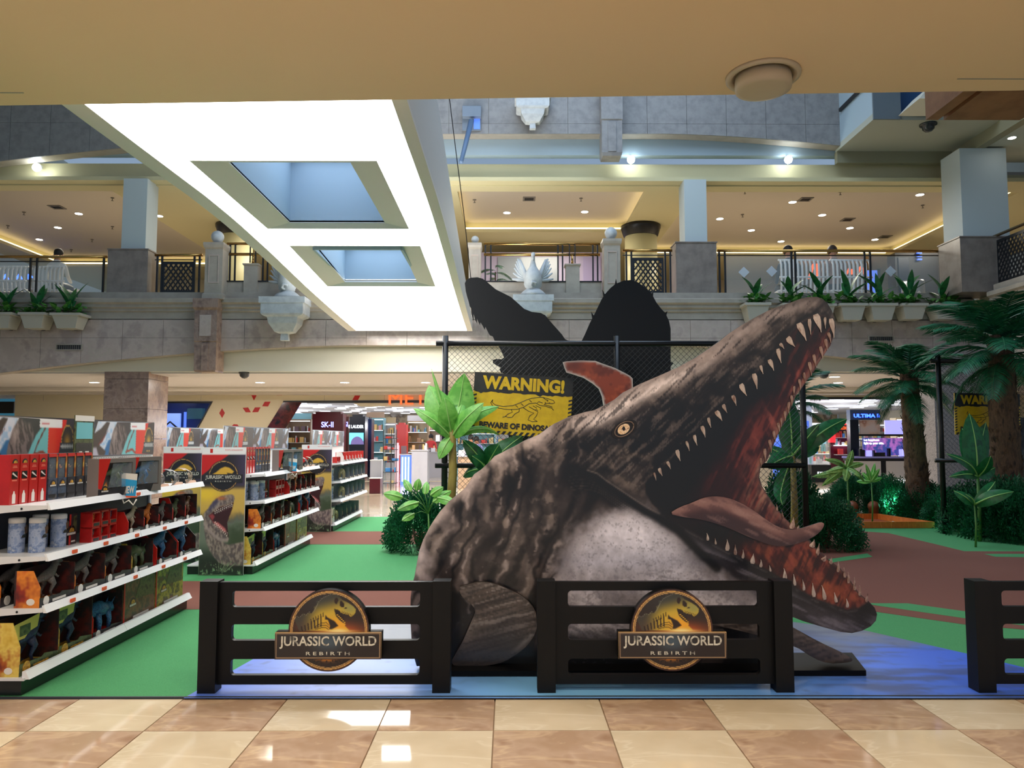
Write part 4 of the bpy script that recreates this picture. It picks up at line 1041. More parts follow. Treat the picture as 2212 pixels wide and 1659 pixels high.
board('fin_board', [XZ(x, y, yy) for x, y in fin], .03, yy, .03, [M_print, M_white], t, paint_fin, spaceY=yy)
xx = XX(1312, yy, 900)
part('pole', MB().box(xx - .03, yy + .031, .0, xx + .03, yy + .08, 1.75), M_black, t)
part('foot', MB().box(xx - .3, yy - .2, .008, xx + .3, yy + .3, .05), M_black, t)
# ------------------------------------------------------------------ black slotted fences with round emblem
M_bar = mat('black_lacquer', (7, 7, 8), .5, rgb2=(9, 9, 10), scale=9, spec=.3)
M_goldrim = mat('gold_rim_print', (206, 160, 92), .35)
M_silver = mat('silver_letter', (206, 202, 188), .3, .35, rgb2=[(232, 228, 212), (128, 126, 120)], scale=26, stretch=(.5, .5, 1))
YBR = PZ(450, 1502, 0).y
def c8(l): return [(560 + x * .13562, 1260 + y * .13562) for x, y in l]
def paint_emblem(X, Y):       # coordinates of the unit disc: x right, y up, radius 1
    x = X * 628 + 1100; y = 760 - Y * 628
    q = Paint(x, y, (34, 22, 20)); r = np.hypot(X, Y)
    q.mix((44, 44, 48), np.exp(-((x - 1000) / 330) ** 2 - ((y - 330) / 180) ** 2) * .8)
    q.blob(1260, 770, 420, 130, (214, 92, 30), .85); q.blob(760, 700, 260, 110, (120, 62, 34), .5)
    body = [(560, 590), (600, 540), (640, 560), (690, 500), (740, 520), (770, 490), (830, 500), (870, 440), (860, 400), (910, 370), (900, 310), (960, 300), (950, 255), (1010, 270), (1010, 225), (1060, 235), (1110, 200), (1190, 192), (1240, 220), (1300, 290), (1400, 340), (1480, 395), (1518, 440), (1512, 490), (1480, 530), (1440, 553), (1405, 520), (1340, 510), (1290, 492), (1255, 452), (1215, 440), (1178, 432), (1196, 500), (1212, 545), (1262, 600), (1310, 640), (1362, 662), (1350, 690), (1420, 760), (640, 770)]
    bm = 1 - sst(-5, 5, polydist(x, y, body))
    q.mix((66, 72, 66), bm * .6)
    q.mix((206, 176, 54), bm * sst(250, 520, y + .25 * (x - 1100)) * sst(640, 1000, x) * .95)
    q.mix((240, 168, 40), bm * np.exp(-((x - 1250) / 240) ** 2 - ((y - 690) / 140) ** 2))
    q.mix((132, 140, 96), bm * np.exp(-((x - 1430) / 130) ** 2 - ((y - 420) / 90) ** 2) * .7)
    dk = (36, 20, 16)
    for pl in ([(1190, 270), (1225, 255), (1245, 300), (1220, 360), (1190, 350), (1180, 310)], [(1268, 320), (1290, 305), (1335, 350), (1335, 400), (1300, 410), (1266, 380)], [(1335, 425), (1355, 408), (1385, 415), (1370, 432)]):
        q.poly(pl, dk, 5)
    q.poly([(1178, 432), (1215, 440), (1255, 452), (1290, 492), (1300, 520), (1330, 560), (1360, 650), (1310, 630), (1262, 590), (1222, 545), (1200, 490)], dk, 5)
    for k in range(9): q.line([(1300 + 20 * k, 470 + 6 * k), (1312 + 19 * k, 540 + (1 if k % 2 else -10))], dk, 7, 4)
    for k in range(6): q.line([(1215 + 24 * k, 530 + 22 * k), (1238 + 24 * k, 512 + 22 * k + 10)], (244, 190, 60), 9, 4)
    q.poly([(1045, 525), (1075, 560), (1190, 620), (1250, 690), (1150, 745), (1105, 745), (1120, 690), (1085, 600), (1040, 590)], dk, 8)
    for k in range(7): q.line([(690 + 48 * k, 768 - 12 * k), (676 + 50 * k, 710 - 26 * k)], dk, 20, 6)
    for k in range(6): q.line([(830 + 36 * k, 640 - 18 * k), (818 + 38 * k, 590 - 20 * k)], dk, 13, 5)
    for k in range(3): q.line([(890, 700 + 22 * k), (990, 650 + 34 * k), (1060, 640 + 40 * k), (1100, 680 + 36 * k)], dk, 10, 5)
    q.line([(560, 590), (600, 545), (640, 565), (700, 505), (745, 525), (790, 480), (850, 490), (900, 400), (930, 330), (990, 270), (1060, 235), (1130, 205)], (150, 146, 130), 5, 4, .7)
    q.blob(1250, 775, 260, 22, (255, 236, 150), 1); q.blob(1250, 772, 110, 40, (255, 240, 170), .8)
    low = sst(1000, 1040, y)
    q.mix((34, 20, 18), low); q.mix((236, 150, 50), low * np.exp(-((x - 1080) / 190) ** 2 - ((y - 1190) / 45) ** 2) * 1.2)
    q.mix((30, 18, 16), low * sst(.45, .55, fbm(x / 22, y / 30, 7, 3)) * sst(1190, 1230, y))
    q.mix((116, 70, 40), sst(.985, .975, r) * sst(.955, .965, r) * .6)
    q.mix((222, 170, 96), sst(.955, .95, r) * sst(.925, .932, r)); q.mix((238, 190, 120), sst(.915, .91, r) * sst(.893, .9, r) * .9)
    q.mix((60, 30, 22), sst(.955, .985, r))
    return q.c
def paint_plate(X, Y):        # -1..1
    q = Paint(X, Y, (34, 24, 24))
    q.blob(.0, .3, .33, .8, (70, 92, 108), .9); q.blob(-.7, .6, .35, .5, (52, 52, 58), .7)
    e = np.maximum(np.abs(X) * 3.86, np.abs(Y) + 2.86)
    q.mix((196, 160, 120), sst(3.72, 3.74, e) * sst(3.79, 3.77, e) * .9)
    q.mix((226, 190, 140), sst(.9, .95, Y) * .8); q.blob(.1, 1.0, .3, .12, (255, 236, 180), 1)
    return q.c
emblem_me = {}
def emblem(parent, cx, cz, r, pw, phs, y, thick=.02, back=.0, step=None):
    """round emblem with a name plate, all children of parent; local y = y (front of plate)"""
    step = step or r / 56
    L = parent.location if parent is not None else Vector((0, 0, 0))
    key = round(r, 4)
    wx, wy, wz = L.x + cx, L.y + y, L.z + cz
    def pf(X, Z): return paint_emblem((X - wx) / r, (Z - wz) / r)
    d = board('emblem_disc', [(wx + r * math.cos(a), wz + r * math.sin(a)) for a in np.linspace(0, 2 * PI, 73)[:-1]], step, wy + .012, thick, [M_print, M_dark], parent, pf)
    za, zb = cz + phs[0], cz + phs[1]; zc = (za + zb) / 2; hh = (zb - za) / 2
    def pg(X, Z): return paint_plate((X - wx) / pw, (Z - L.z - zc) / hh)
    n = board('name_plate', [(wx - pw, L.z + za), (wx + pw, L.z + za), (wx + pw, L.z + zb), (wx - pw, L.z + zb)], step, wy, .012, [M_print, M_goldrim], parent, pg)
    k = pw / .305
    put_text('lettering', 'JURASSIC WORLD', (wx, wy, L.z + zc + hh * .26), pw * 1.82, hh * .94, M_silver, parent, depth=.003 * k, fat=.018)
    for s_, xx in (('J', -.885), ('W', .075), ('D', .885)): pass
    put_text('lettering', 'R E B I R T H', (wx, wy, L.z + zc - hh * .56), pw * .82, hh * .25, M_silver, parent, depth=.002 * k, fat=.01)
    if back:
        cc = circ(cx, cz, r * 1.0, 48)
        part('spacer_block', MB().ext([(a, b) for a, b in cc][::-1], y + .012 + thick, y + back), M_bar, parent, W=False)
        part('spacer_block', MB().box(cx - pw, y + .012, za, cx + pw, y + back - .003, zb), M_bar, parent, W=False)
bxl, bxr = XX(425, YBR, 1500), XX(972, YBR, 1500); bc = (bxl + bxr) / 2; bw_ = bxr - bxl
zt = ZZ(1256, YBR); pwid = .105
f0 = thing('slotted_fence', 'black slotted fence with round emblem on the mat left of the reptile board', 'fence', (bc, YBR, .0098), 0, 'black emblem fences')
H = zt - .0098
for x in (-bw_ / 2, bw_ / 2 - pwid):
    part('post', MB().box(x, 0, 0, x + pwid, .105, H), M_bar, f0, W=False)
yp = YBR + .035
pz = lambda py: ZZ(py, yp) 
ox = [(bxl + pwid - .002, pz(1478)), (bxr - pwid + .002, pz(1478)), (bxr - pwid + .002, pz(1257)), (bxl + pwid - .002, pz(1257))]
hl = []
for (ya, yb) in ((1276, 1311), (1348, 1383), (1423, 1458)):
    hl.append(rrect(XX(500, yp, 1350), pz(yb), XX(907, yp, 1350), pz(ya), .022))
board('slotted_panel', ox, 0, yp, .038, [M_bar, M_bar], f0, holes=hl)
ye = YBR - .045
ecx, ecz = XZ(709, 1362, ye)
er = 84.5 / 1640 * ye * 1.01
emblem(f0, ecx - bc, ecz - .012, er, (XX(822, ye) - XX(597, ye)) / 2, (ZZ(1423, ye) - ecz, ZZ(1365, ye) - ecz), ye - YBR, .02, .078)
b2 = XX(1441, YBR, 1500)
f1 = copy_tree(f0, None, (b2 - .005, YBR - .0,   .0098), 0, 'black slotted fence with round emblem right in front of the reptile belly')
f1.scale = (1.02, 1, 1)
p3 = PZ(2115, 1496, .012)
f2 = copy_tree(f0, None, (p3.x + bw_ / 2, p3.y,   .0098), 0, 'black slotted fence cut by the right edge of the photo')
# ------------------------------------------------------------------ shop racks with toys
M_shelf = mat('white_shelf_metal', (222, 224, 228), .35)
M_rail = mat('shelf_rail_white', (236, 238, 242), .25)
M_peg = mat('pegboard_white', (222, 222, 220), .5)
M_greenblack = mat('rack_base_dark', (24, 30, 28), .3)
M_slate = mat('rack_back_dark', (44, 48, 60), .6)
M_pred = mat('box_red', (188, 30, 28), .35, rgb2=(166, 24, 24), scale=9)
M_pred2 = mat('tray_red', (196, 34, 28), .4)
M_pdark = mat('box_charcoal', (40, 38, 42), .35, rgb2=(52, 50, 56), scale=20)
M_pslate = mat('box_slate', (70, 84, 104), .35, rgb2=[(56, 66, 84), (96, 90, 84)], scale=24)
M_pgold = mat('gold_print', (214, 168, 60), .35, rgb2=(150, 100, 40), scale=60)
M_pwhite = mat('white_print', (226, 222, 216), .4)
M_porange = mat('box_orange_print', (206, 92, 30), .4, rgb2=[(226, 136, 44), (150, 44, 24), (96, 26, 20)], scale=6, ramp=(.32, .68))
M_pyellow = mat('box_yellow_print', (208, 170, 60), .4, rgb2=[(226, 200, 96), (176, 92, 34), (120, 40, 26)], scale=7, ramp=(.32, .68))
M_pcrest = mat('box_yellow_crest', (206, 196, 96), .4)
M_pgreen = mat('box_green_print', (54, 66, 44), .4, rgb2=[(92, 100, 60), (36, 40, 32)], scale=16)
M_pbrown = mat('box_brown_print', (92, 56, 44), .4, rgb2=[(120, 84, 60), (60, 64, 46), (84, 44, 38)], scale=12, ramp=(.35, .68))
M_pgreenyel = mat('box_leaf_print', (96, 100, 48), .4, rgb2=[(168, 160, 60), (60, 76, 44), (110, 60, 40)], scale=11, ramp=(.35, .68))
M_pblue = mat('canister_print', (150, 168, 204), .3, rgb2=[(178, 190, 214), (110, 134, 180), (196, 200, 206)], scale=22, ramp=(.35, .68))
M_pteal = mat('card_teal', (110, 190, 200), .4)
M_pfilm = mat('package_film', (200, 215, 225), .08, alpha=.10)
M_ins = mat('box_inside_dark', (58, 22, 24), .6, rgb2=[(30, 26, 30), (84, 28, 26)], scale=9)
DC = {k: mat('figure_' + k, c, .45, rgb2=d, scale=40) for k, c, d in (('grey', (104, 100, 98), (66, 62, 62)), ('navy', (44, 60, 96), (26, 32, 50)), ('green', (84, 96, 66), (50, 60, 44)),
      ('blue', (60, 116, 168), (30, 54, 90)), ('orange', (206, 120, 40), (140, 66, 26)), ('yellow', (214, 186, 104), (140, 106, 56)), ('brown', (122, 84, 58), (74, 50, 38)), ('pale', (170, 160, 140), (120, 108, 92)))}
def dino_biped():
    m = MB()
    m.tube([(-.62, 0, .40), (-.45, 0, .42), (-.25, 0, .47), (-.05, 0, .50), (.12, 0, .55), (.25, 0, .66), (.32, 0, .78)], [.015, .04, .09, .14, .13, .09, .075], 7)
    m.tube([(.28, 0, .78), (.36, 0, .82), (.46, 0, .80), (.58, 0, .77)], [.07, .09, .07, .035], 6)
    m.tube([(.33, 0, .74), (.45, 0, .70), (.54, 0, .67)], [.04, .035, .015], 5)
    for s in (-1, 1):
        m.tube([(-.05, s * .09, .46), (.06, s * .12, .30), (-.06, s * .12, .14), (.0, s * .12, .02)], [.1, .07, .035, .03], 6)
        m.tube([(-.02, s * .12, .02), (.12, s * .13, .015)], [.035, .02], 5)
        m.tube([(.14, s * .1, .52), (.22, s * .13, .44), (.28, s * .12, .46)], [.035, .022, .012], 5)
    return m
def dino_quad():
    m = MB()
    m.tube([(-.65, 0, .28), (-.45, 0, .36), (-.25, 0, .44), (0, 0, .46), (.2, 0, .42), (.34, 0, .42)], [.012, .05, .13, .18, .15, .09], 8)
    m.tube([(.3, 0, .42), (.42, 0, .42), (.54, 0, .36), (.62, 0, .30)], [.1, .13, .08, .03], 7)
    for s in (-1, 1):
        for x in (-.2, .2): m.tube([(x, s * .1, .4), (x + .03, s * .13, .2), (x, s * .13, .0)], [.08, .055, .045], 6)
        m.tube([(.44, s * .06, .5), (.56, s * .08, .62)], [.025, .004], 5)
    for k in range(5): m.tube([(-.3 + .12 * k, 0, .5 + .04 * math.sin(k)), (-.34 + .12 * k, 0, .62)], [.05, .004], 4)
    return m
DM = {'b': dino_biped(), 'q': dino_quad()}
_dm = {}
def dino(parent, kind, col, loc, size, rz=0, tilt=0):
    k = (kind, col)
    if k not in _dm: _dm[k] = DM[kind].mesh('dinosaur_figure', DC[col], True)
    return link('dinosaur_figure', _dm[k], parent, loc, (0, tilt, rz), (size, size, size))
def logo_decal(parent, x, z, s, y, plate=True):
    m = MB()
    m.ext([(x + s * math.cos(a), z + s * math.sin(a)) for a in np.linspace(PI, 0, 11)], y - .001, y, m=0)
    m.ext([(x + s * .8 * math.cos(a) * .8 + s * .1, z + s * .62 * abs(math.sin(a)) ** .8) for a in np.linspace(PI, 0, 7)], y - .002, y - .001, m=1)
    if plate:
        m.box(x - s * 1.2, y - .002, z - s * .5, x + s * 1.2, y, z, 0)
        for k in range(7):
            xx = x - s * 1.05 + k * s * .31
            m.box(xx, y - .003, z - s * .4, xx + s * .2, y - .002, z - s * .08, 2)
    return part('logo_print', m, [M_pdark, M_pgold, M_pwhite], parent, W=False)
protos = {}
def P_new(name): 
    return thing(name, 'x', 'toy', (0, -40, 0))
def T_slim_red():
    t = P_new('slim_red_box'); w, h = .082, .30
    part('carton', MB().box(0, 0, 0, w, .09, h), M_pred, t, W=False)
    logo_decal(t, w / 2, h - .05, .026, 0, False)
    part('picture_window', MB().box(.014, -.001, .155, w - .014, 0, .2), M_dark, t, W=False)
    part('picture', MB().tube([(.02, -.002, .19), (.04, -.002, .178), (.065, -.002, .165)], [.006, .005, .002], 4), M_pwhite, t, W=False)
    part('text_block', MB().box(.02, -.001, .222, w - .02, 0, .226).box(.024, -.001, .23, w - .024, 0, .234).box(.018, -.001, .142, w - .018, 0, .15), mat('pale_red_print', (224, 120, 100), .4), t, W=False, kind='stuff')
    part('bottle_print', MB().ext([(.026, .008), (.056, .008), (.056, .06), (.048, .07), (.046, .082), (.036, .082), (.034, .07), (.026, .06)], -.001, 0), M_pwhite, t, W=False)
    return t
def T_slim_window(col, dk):
    t = P_new('slim_window_box'); w, h = .096, .30
    m = MB().box(0, .004, 0, w, .09, .14).box(0, .05, .14, w, .09, h).box(0, .004, .14, .012, .05, h).box(w - .012, .004, .14, w, .05, h).box(.012, .004, h - .02, w - .012, .05, h)
    part('carton', m, dk, t, W=False)
    part('window_back', MB().box(.012, .046, .14, w - .012, .0495, h - .02), M_ins, t, W=False)
    dino(t, 'b', col, (w / 2 + .012, .028, .205), .095, 0, -1.15)
    part('edge_stripe', MB().box(w - .014, 0, .14, w - .002, .004, h - .01), M_pyellow, t, W=False)
    part('top_flap', MB().box(.0, 0, h - .022, w - .014, .004, h), M_pred2, t, W=False)
    part('front_card', MB().box(0, 0, 0, w, .004, .14), dk, t, W=False)
    logo_decal(t, w / 2, .10, .03, 0)
    part('name_strip', MB().ext([(.006, .012), (.07, .012), (.082, .036), (.006, .036)], -.002, 0), M_dark, t, W=False)
    part('film', MB().box(.012, .006, .14, w - .014, .008, h - .02), M_pfilm, t, W=False)
    return t
def T_window(col, k='b'):
    t = P_new('window_toy_box'); w, h = .36, .26
    m = MB().box(0, 0, 0, w, .09, .05).box(0, 0, h - .03, w, .09, h).box(0, 0, .05, .03, .09, h - .03).box(w - .03, 0, .05, w, .09, h - .03).box(.03, .08, .05, w - .03, .09, h - .03)
    part('carton', m, mat('box_warm_grey', (120, 112, 108), .4), t, W=False)
    part('red_corner', MB().ext([(0, h), (0, .06), (.03, .05), (.11, h)], -.001, .0), M_pred2, t, W=False)
    part('yellow_corner', MB().ext([(.02, .04), (.09, .045), (.075, .1)], -.001, .0), M_pyellow, t, W=False)
    part('name_label', MB().ext([(.0, .0), (.24, .0), (.27, .06), (.0, .05)], -.002, -.001), M_pdark, t, W=False)
    logo_decal(t, .06, .045, .03, -.002)
    dino(t, k, col, (w / 2 + .02, .042, .06), .21)
    part('window_film', MB().ext([(.10, .06), (w - .035, .06), (w - .035, h - .035), (.14, h - .035)], .004, .006), M_pfilm, t, W=False)
    return t
def T_tray(w, h, d, side, back, lip, col, k='b', crest=False, lipc=None, slant=.0, nm='open_tray_toy'):
    t = P_new(nm)
    part('tray', MB().box(0, 0, 0, w, d, .012, 0).box(0, d - .01, .012, w, d, h, 1).ext([(0, .012), (d - .01, .012), (d - .01, h), (slant, h), (0, h * (.55 if slant else 1))], w - .006, w, 'x', 1), [side, back], t, W=False)
    sl = slant or min(.05, d * .3)
    part('side_panel', MB().ext([(0, .012), (d - .01, .012), (d - .01, h), (sl, h), (0, h * .55)], 0, .007, 'x'), side, t, W=False)
    part('front_label', MB().ext([(0, .0), (w, .0), (w, lip * .7), (w * .62, lip), (w * .55, lip * .8), (0, lip * .95)], -.004, 0), lipc or M_pdark, t, W=False)
    part('round_badge', MB().ext([(w * .16 + lip * .48 * math.cos(a), lip * .55 + lip * .48 * math.sin(a)) for a in np.linspace(2 * PI, 0, 13)[:-1]], -.006, -.004), M_pgold if lipc else M_pwhite, t, W=False)
    part('name_strip', MB().box(w * .34, -.006, lip * .25, w * .72, -.004, lip * .5), M_pwhite if not lipc else M_pgold, t, W=False)
    s = min(w * .80, (h - .02) * 1.3)
    dino(t, k, col, (w * .5, d * .45, lip * .35 + .01), s)
    if crest: part('crest_card', MB().ext([(.01, h * .62), (w * .62, h * .62), (w * .7, h * 1.0), (.03, h * .93)], d * .3, d * .3 + .004), M_pcrest, t, W=False); part('crest_window', MB().box(w * .2, d * .3 - .002, h * .68, w * .46, d * .3, h * .88), M_pgreen, t, W=False)
    if w > .3: part('side_logo', MB().ext([(d * .35 + .025 * math.cos(a), .035 + .02 * math.sin(a)) for a in np.linspace(0, 2 * PI, 11)[:-1]], -.001, 0, 'x'), M_pwhite, t, W=False)
    return t
def T_closed(w, h, mt, nm='closed_toy_box'):
    t = P_new(nm)
    part('carton', MB().box(0, 0, 0, w, .14, h), mt, t, W=False)
    part('side_stripe', MB().box(0, -.001, 0, .02, 0, h), M_pred2, t, W=False)
    logo_decal(t, w * .28, h * .42, .045, 0)
    part('picture_print', MB().ext([(w * .35, h * .5), (w * .95, h * .45), (w * .95, h * .95), (w * .5, h * .9)], -.001, 0), M_pgreen, t, W=False)
    part('name_strip', MB().box(w * .3, -.0015, h * .08, w * .8, -.0005, h * .13), M_pwhite, t, W=False)
    return t
def T_can():
    t = P_new('toy_canister')
    part('tube', MB().lathe([(.044, 0), (.046, .004), (.046, .175), (.044, .18)], 16, (.046, .046, 0)), M_pblue, t, True, W=False)
    part('cap', MB().lathe([(.047, .18), (.047, .205), (.044, .21), (.001, .21)], 16, (.046, .046, 0)), M_pwhite, t, True, W=False)
    part('printed_emblem', MB().ext([(.046 + .02 * math.cos(a), .09 + .02 * math.sin(a)) for a in np.linspace(PI, 0, 8)], -.003, .004), M_pdark, t, W=False)
    part('printed_animal', MB().ext([(.06, .11), (.075, .12), (.08, .15), (.07, .165), (.055, .15), (.045, .155)], .0, .012), DC['brown'], t, W=False)
    return t
def T_small(col):
    t = P_new('small_figure_box'); w, h = .10, .10
    part('carton', MB().box(0, 0, 0, w, .08, .03).box(0, .07, .03, w, .08, h).box(0, 0, .03, .008, .07, h).box(w - .006, 0, .03, w, .07, h).box(0, 0, h - .01, w, .07, h), M_pred, t, W=False)
    dino(t, 'b', col, (w / 2, .03, .03), .075)
    part('name_label', MB().box(.02, -.001, .005, w - .01, 0, .025), M_pdark, t, W=False)
    return t
def T_mask(mc):
    t = P_new('skull_mask')
    m = MB(); n = 14; rings = []
    secs = [(.0, .085, .11), (.06, .09, .105), (.13, .085, .085), (.2, .07, .065), (.27, .055, .045), (.31, .03, .02)]
    for xx, hh, ww in secs:
        rings.append([(xx, .11 - ww * math.sin(PI * k / n) * 1.0, .075 + hh * math.cos(PI * k / n)) for k in range(n + 1)])
    for i in range(len(rings) - 1):
        for k in range(n):
            if i in (1, 2) and k in (4, 5): continue
            if i == 0 and k in (3, 4): continue
            b = len(m.v); m.v += [rings[i][k], rings[i + 1][k], rings[i + 1][k + 1], rings[i][k + 1]]; m.f.append((b, b + 1, b + 2, b + 3)); m.m.append(0)
    part('mask_shell', m, mc, t, True, W=False)
    tm = MB()
    for k in range(11): x = .05 + k * .023; tm.lathe([(.006, .0), (.001, -.022)], 5, (x, .045 + k * .003, .052))
    part('mask_teeth', tm, M_pwhite, t, W=False, kind='stuff')
    part('eye_rim', MB().tube([(.10 + .035 * math.cos(a), .03, .085 + .02 * math.sin(a)) for a in np.linspace(0, 2 * PI, 13)], .004, 5), M_pdark, t, True, W=False)
    part('foot_card', MB().ext([(0.02, 0), (.30, 0), (.26, .035), (.04, .045)], .03, .034), mat('peach_card', (236, 196, 170), .5), t, W=False)
    return t
def proto(key, fn, *a, **k):
    if key not in protos: protos[key] = fn(*a, **k)
    return protos[key]
used = set()
def place(key, fn, args, x, y, z, label, group, **kw):
    """front-left-bottom corner at (x,y,z); front faces the aisle"""
    p = proto(key, fn, *args, **kw)
    if key not in used:
        used.add(key); o = p
    else: o = copy_tree(p)
    o.location = (x, y, z); o.rotation_euler = (0, 0, PI / 2); o['label'] = label; o['group'] = group
    return o
# ---- the rack itself
XE, XBASE, XS = -2.712, -2.84, -3.20
SH = [.10, .50, .80, 1.10]            # top faces of the shelves (rail tops slightly above)
def paint_header(X, Y):
    u = np.mod(X + .12, 1.24); z = Y - 1.36; q = Paint(u, z, (56, 52, 60)); n = fbm(u * 30, z * 30, 200, 4); st = fbm(u * 60 + z * 20, z * 14, 203, 3)
    q.poly([(.10, 0), (.24, .285), (.52, .285), (.42, 0)], (206, 214, 228), .003); q.mix((120, 176, 220), sst(.5, .7, n) * ((u > .12) & (u < .5)) * .6)
    q.poly([(.30, 0), (.40, .13), (.50, .14), (.50, 0)], (36, 104, 160), .01)
    q.poly([(.06, .0), (.08, .10), (.16, .17), (.28, .22), (.36, .275), (.41, .27), (.36, .19), (.30, .12), (.26, .09), (.36, .04), (.34, .0)], (66, 54, 54), .006)
    q.poly([(.09, 0), (.13, .07), (.22, .07), (.26, .0)], (178, 174, 190), .012); q.poly([(.24, .085), (.30, .11), (.38, .2), (.33, .16), (.25, .10)], (120, 44, 42), .006)
    q.poly([(.40, 0), (.42, .10), (.46, .2), (.52, .275), (.58, .25), (.64, .24), (.68, .17), (.66, .08), (.60, 0)], (120, 106, 106), .006)
    q.mix((56, 48, 52), sst(.48, .62, st) * (1 - sst(-.004, .004, polydist(u, z, [(.40, 0), (.42, .10), (.46, .2), (.52, .275), (.58, .25), (.64, .24), (.68, .17), (.66, .08), (.60, 0)]))) * .8)
    q.blob(.49, .17, .025, .06, (190, 176, 168), .7)
    q.poly([(.60, 0), (.70, .16), (.80, .25), (.84, .25), (.84, 0)], (112, 190, 196), .004)
    q.line([(.68, .02), (.72, .10), (.80, .21)], (110, 50, 44), .014, .006); q.line([(.68, .03), (.78, .05), (.83, .02)], (150, 60, 46), .02, .01)
    q.poly([(.74, .215), (1.0, .215), (1.0, .285), (.74, .285)], (238, 238, 240), .002); q.poly([(.76, .235), (.85, .235), (.85, .25), (.76, .25)], (214, 120, 130), .003)
    q.poly([(.84, 0), (.84, .215), (1.0, .215), (1.0, .285), (1.06, .285), (.95, 0)], (222, 48, 38), .003)
    r = np.hypot((u - 1.07) / .075, (z - .13) / .11)
    q.mix((52, 50, 56), sst(1.05, .98, r)); q.mix((200, 160, 80), sst(1.0, .97, r) * sst(.88, .92, r)); q.mix((206, 160, 60), np.exp(-((u - 1.07) / .04) ** 2 - ((z - .12) / .05) ** 2) * .95)
    q.poly([(.98, .04), (1.17, .04), (1.17, .11), (.98, .11)], (50, 62, 74), .002); q.mix((214, 220, 222), ((u > .99) & (u < 1.16) & (z > .065) & (z < .1) & (np.sin(u * 300) > -.3)).astype(float))
    return q.c
def rack(Yf, L, dx, label, pegs=True):
    t = thing('shop_rack', label, 'display rack', (XE + dx, Yf, .0085), 0, 'toy racks')
    xe, xb, xs = 0, XBASE - XE, XS - XE
    part('base', MB().box(2 * xs - xb, 0, 0, xb, L, .085), M_greenblack, t, W=False)
    dk = part('base_deck', MB().box(2 * xs - xb, -.01, .085, xb + .02, L, .10), M_shelf, t, W=False)
    for k in range(2):
        a, b = k * L / 2 + .002, (k + 1) * L / 2 - .002
        link('price_rail', MB().hexa([(xb + .0, a, .09), (xb + .045, a, .09), (xb + .045, b, .09), (xb, b, .09)], [(xb + .0, a, .135), (xb + .02, a, .135), (xb + .02, b, .135), (xb, b, .135)]).mesh('price_rail', M_rail), dk)
    part('spine', MB().box(xs - .02, .0, .1, xs + .0, L, 1.36), M_slate, t, W=False)
    part('upper_back_panel', MB().box(xs, .0, 1.10, xs + .01, L, 1.36), M_peg, t, W=False)
    if pegs:
        m = MB()
        for i in range(60):
            for j in range(8): m.box(xs + .010, .03 + i * .036, 1.13 + j * .03, xs + .0106, .036 + i * .036, 1.136 + j * .03)
        part('peg_holes', m, M_vent, t, W=False, kind='stuff')
    for yy in (0.0, L - .03): part('upright', MB().box(xs - .025, yy, .1, xs + .015, yy + .03, 1.37), M_shelf, t, W=False)
    for z in SH[1:]:
        s = part('shelf', MB().box(xs, 0.0, z - .02, -.02, L, z - .004), M_shelf, t, W=False)
        for k in range(2):
            a, b = k * L / 2 + .002, (k + 1) * L / 2 - .002
            link('price_rail', MB().hexa([(-.02, a, z - .03), (.0, a, z - .03), (.0, b, z - .03), (-.02, b, z - .03)], [(-.03, a, z + .012), (-.018, a, z + .012), (-.018, b, z + .012), (-.03, b, z + .012)]).mesh('price_rail', M_rail), s)
        link('end_bracket', MB().ext([(xs, z - .075), (-.26, z - .045), (-.02, z - .025), (-.02, z - .002), (xs, z - .002)], -.004, 0).mesh('end_bracket', M_shelf), s)
        link('bracket_hole', MB().lathe([(.007, 0), (.007, .002)], 8).mesh('bracket_hole', M_dark), s, (-.17, -.005, z - .022), (PI / 2, 0, 0))
        if not pegs: continue
        for k, yy in enumerate((.25, .62, 1.05, 1.5, 1.9)):
            if z > 1 and k != 2: continue
            link('price_ticket', MB().box(-.006, yy, z - .022, .0015, yy + .05, z + .0).mesh('price_ticket', mat('orange_ticket', (232, 92, 50), .5)), s, rot=(0, 0, 0))
    o = board('header_board', [(Yf - .05, 1.36), (Yf + L, 1.36), (Yf + L, 1.645), (Yf - .05, 1.645)], .0105, 0, .008, [M_print, M_pwhite], None, lambda X, Y: paint_header(X - Yf + (.0 if pegs else .3), Y))
    o.data.transform(Matrix.Translation((xs + .02, -Yf, -.006)) @ Matrix.Rotation(PI / 2, 4, 'Z')); o.parent = t
    return t
YR = [4.557, 8.54, 12.45]
RN = ['nearest rack', 'middle rack', 'far rack']
rack(YR[0], 2.29, 0, 'white shelved toy rack nearest the viewer, full of boxed dinosaurs')
rack(YR[1], 2.45, .01, 'white shelved toy rack behind the tall roaring poster', False)
rack(YR[2], 2.3, -.0, 'farthest white shelved toy rack holding yellow quadruped figures', False)
for k in range(3):
    pass
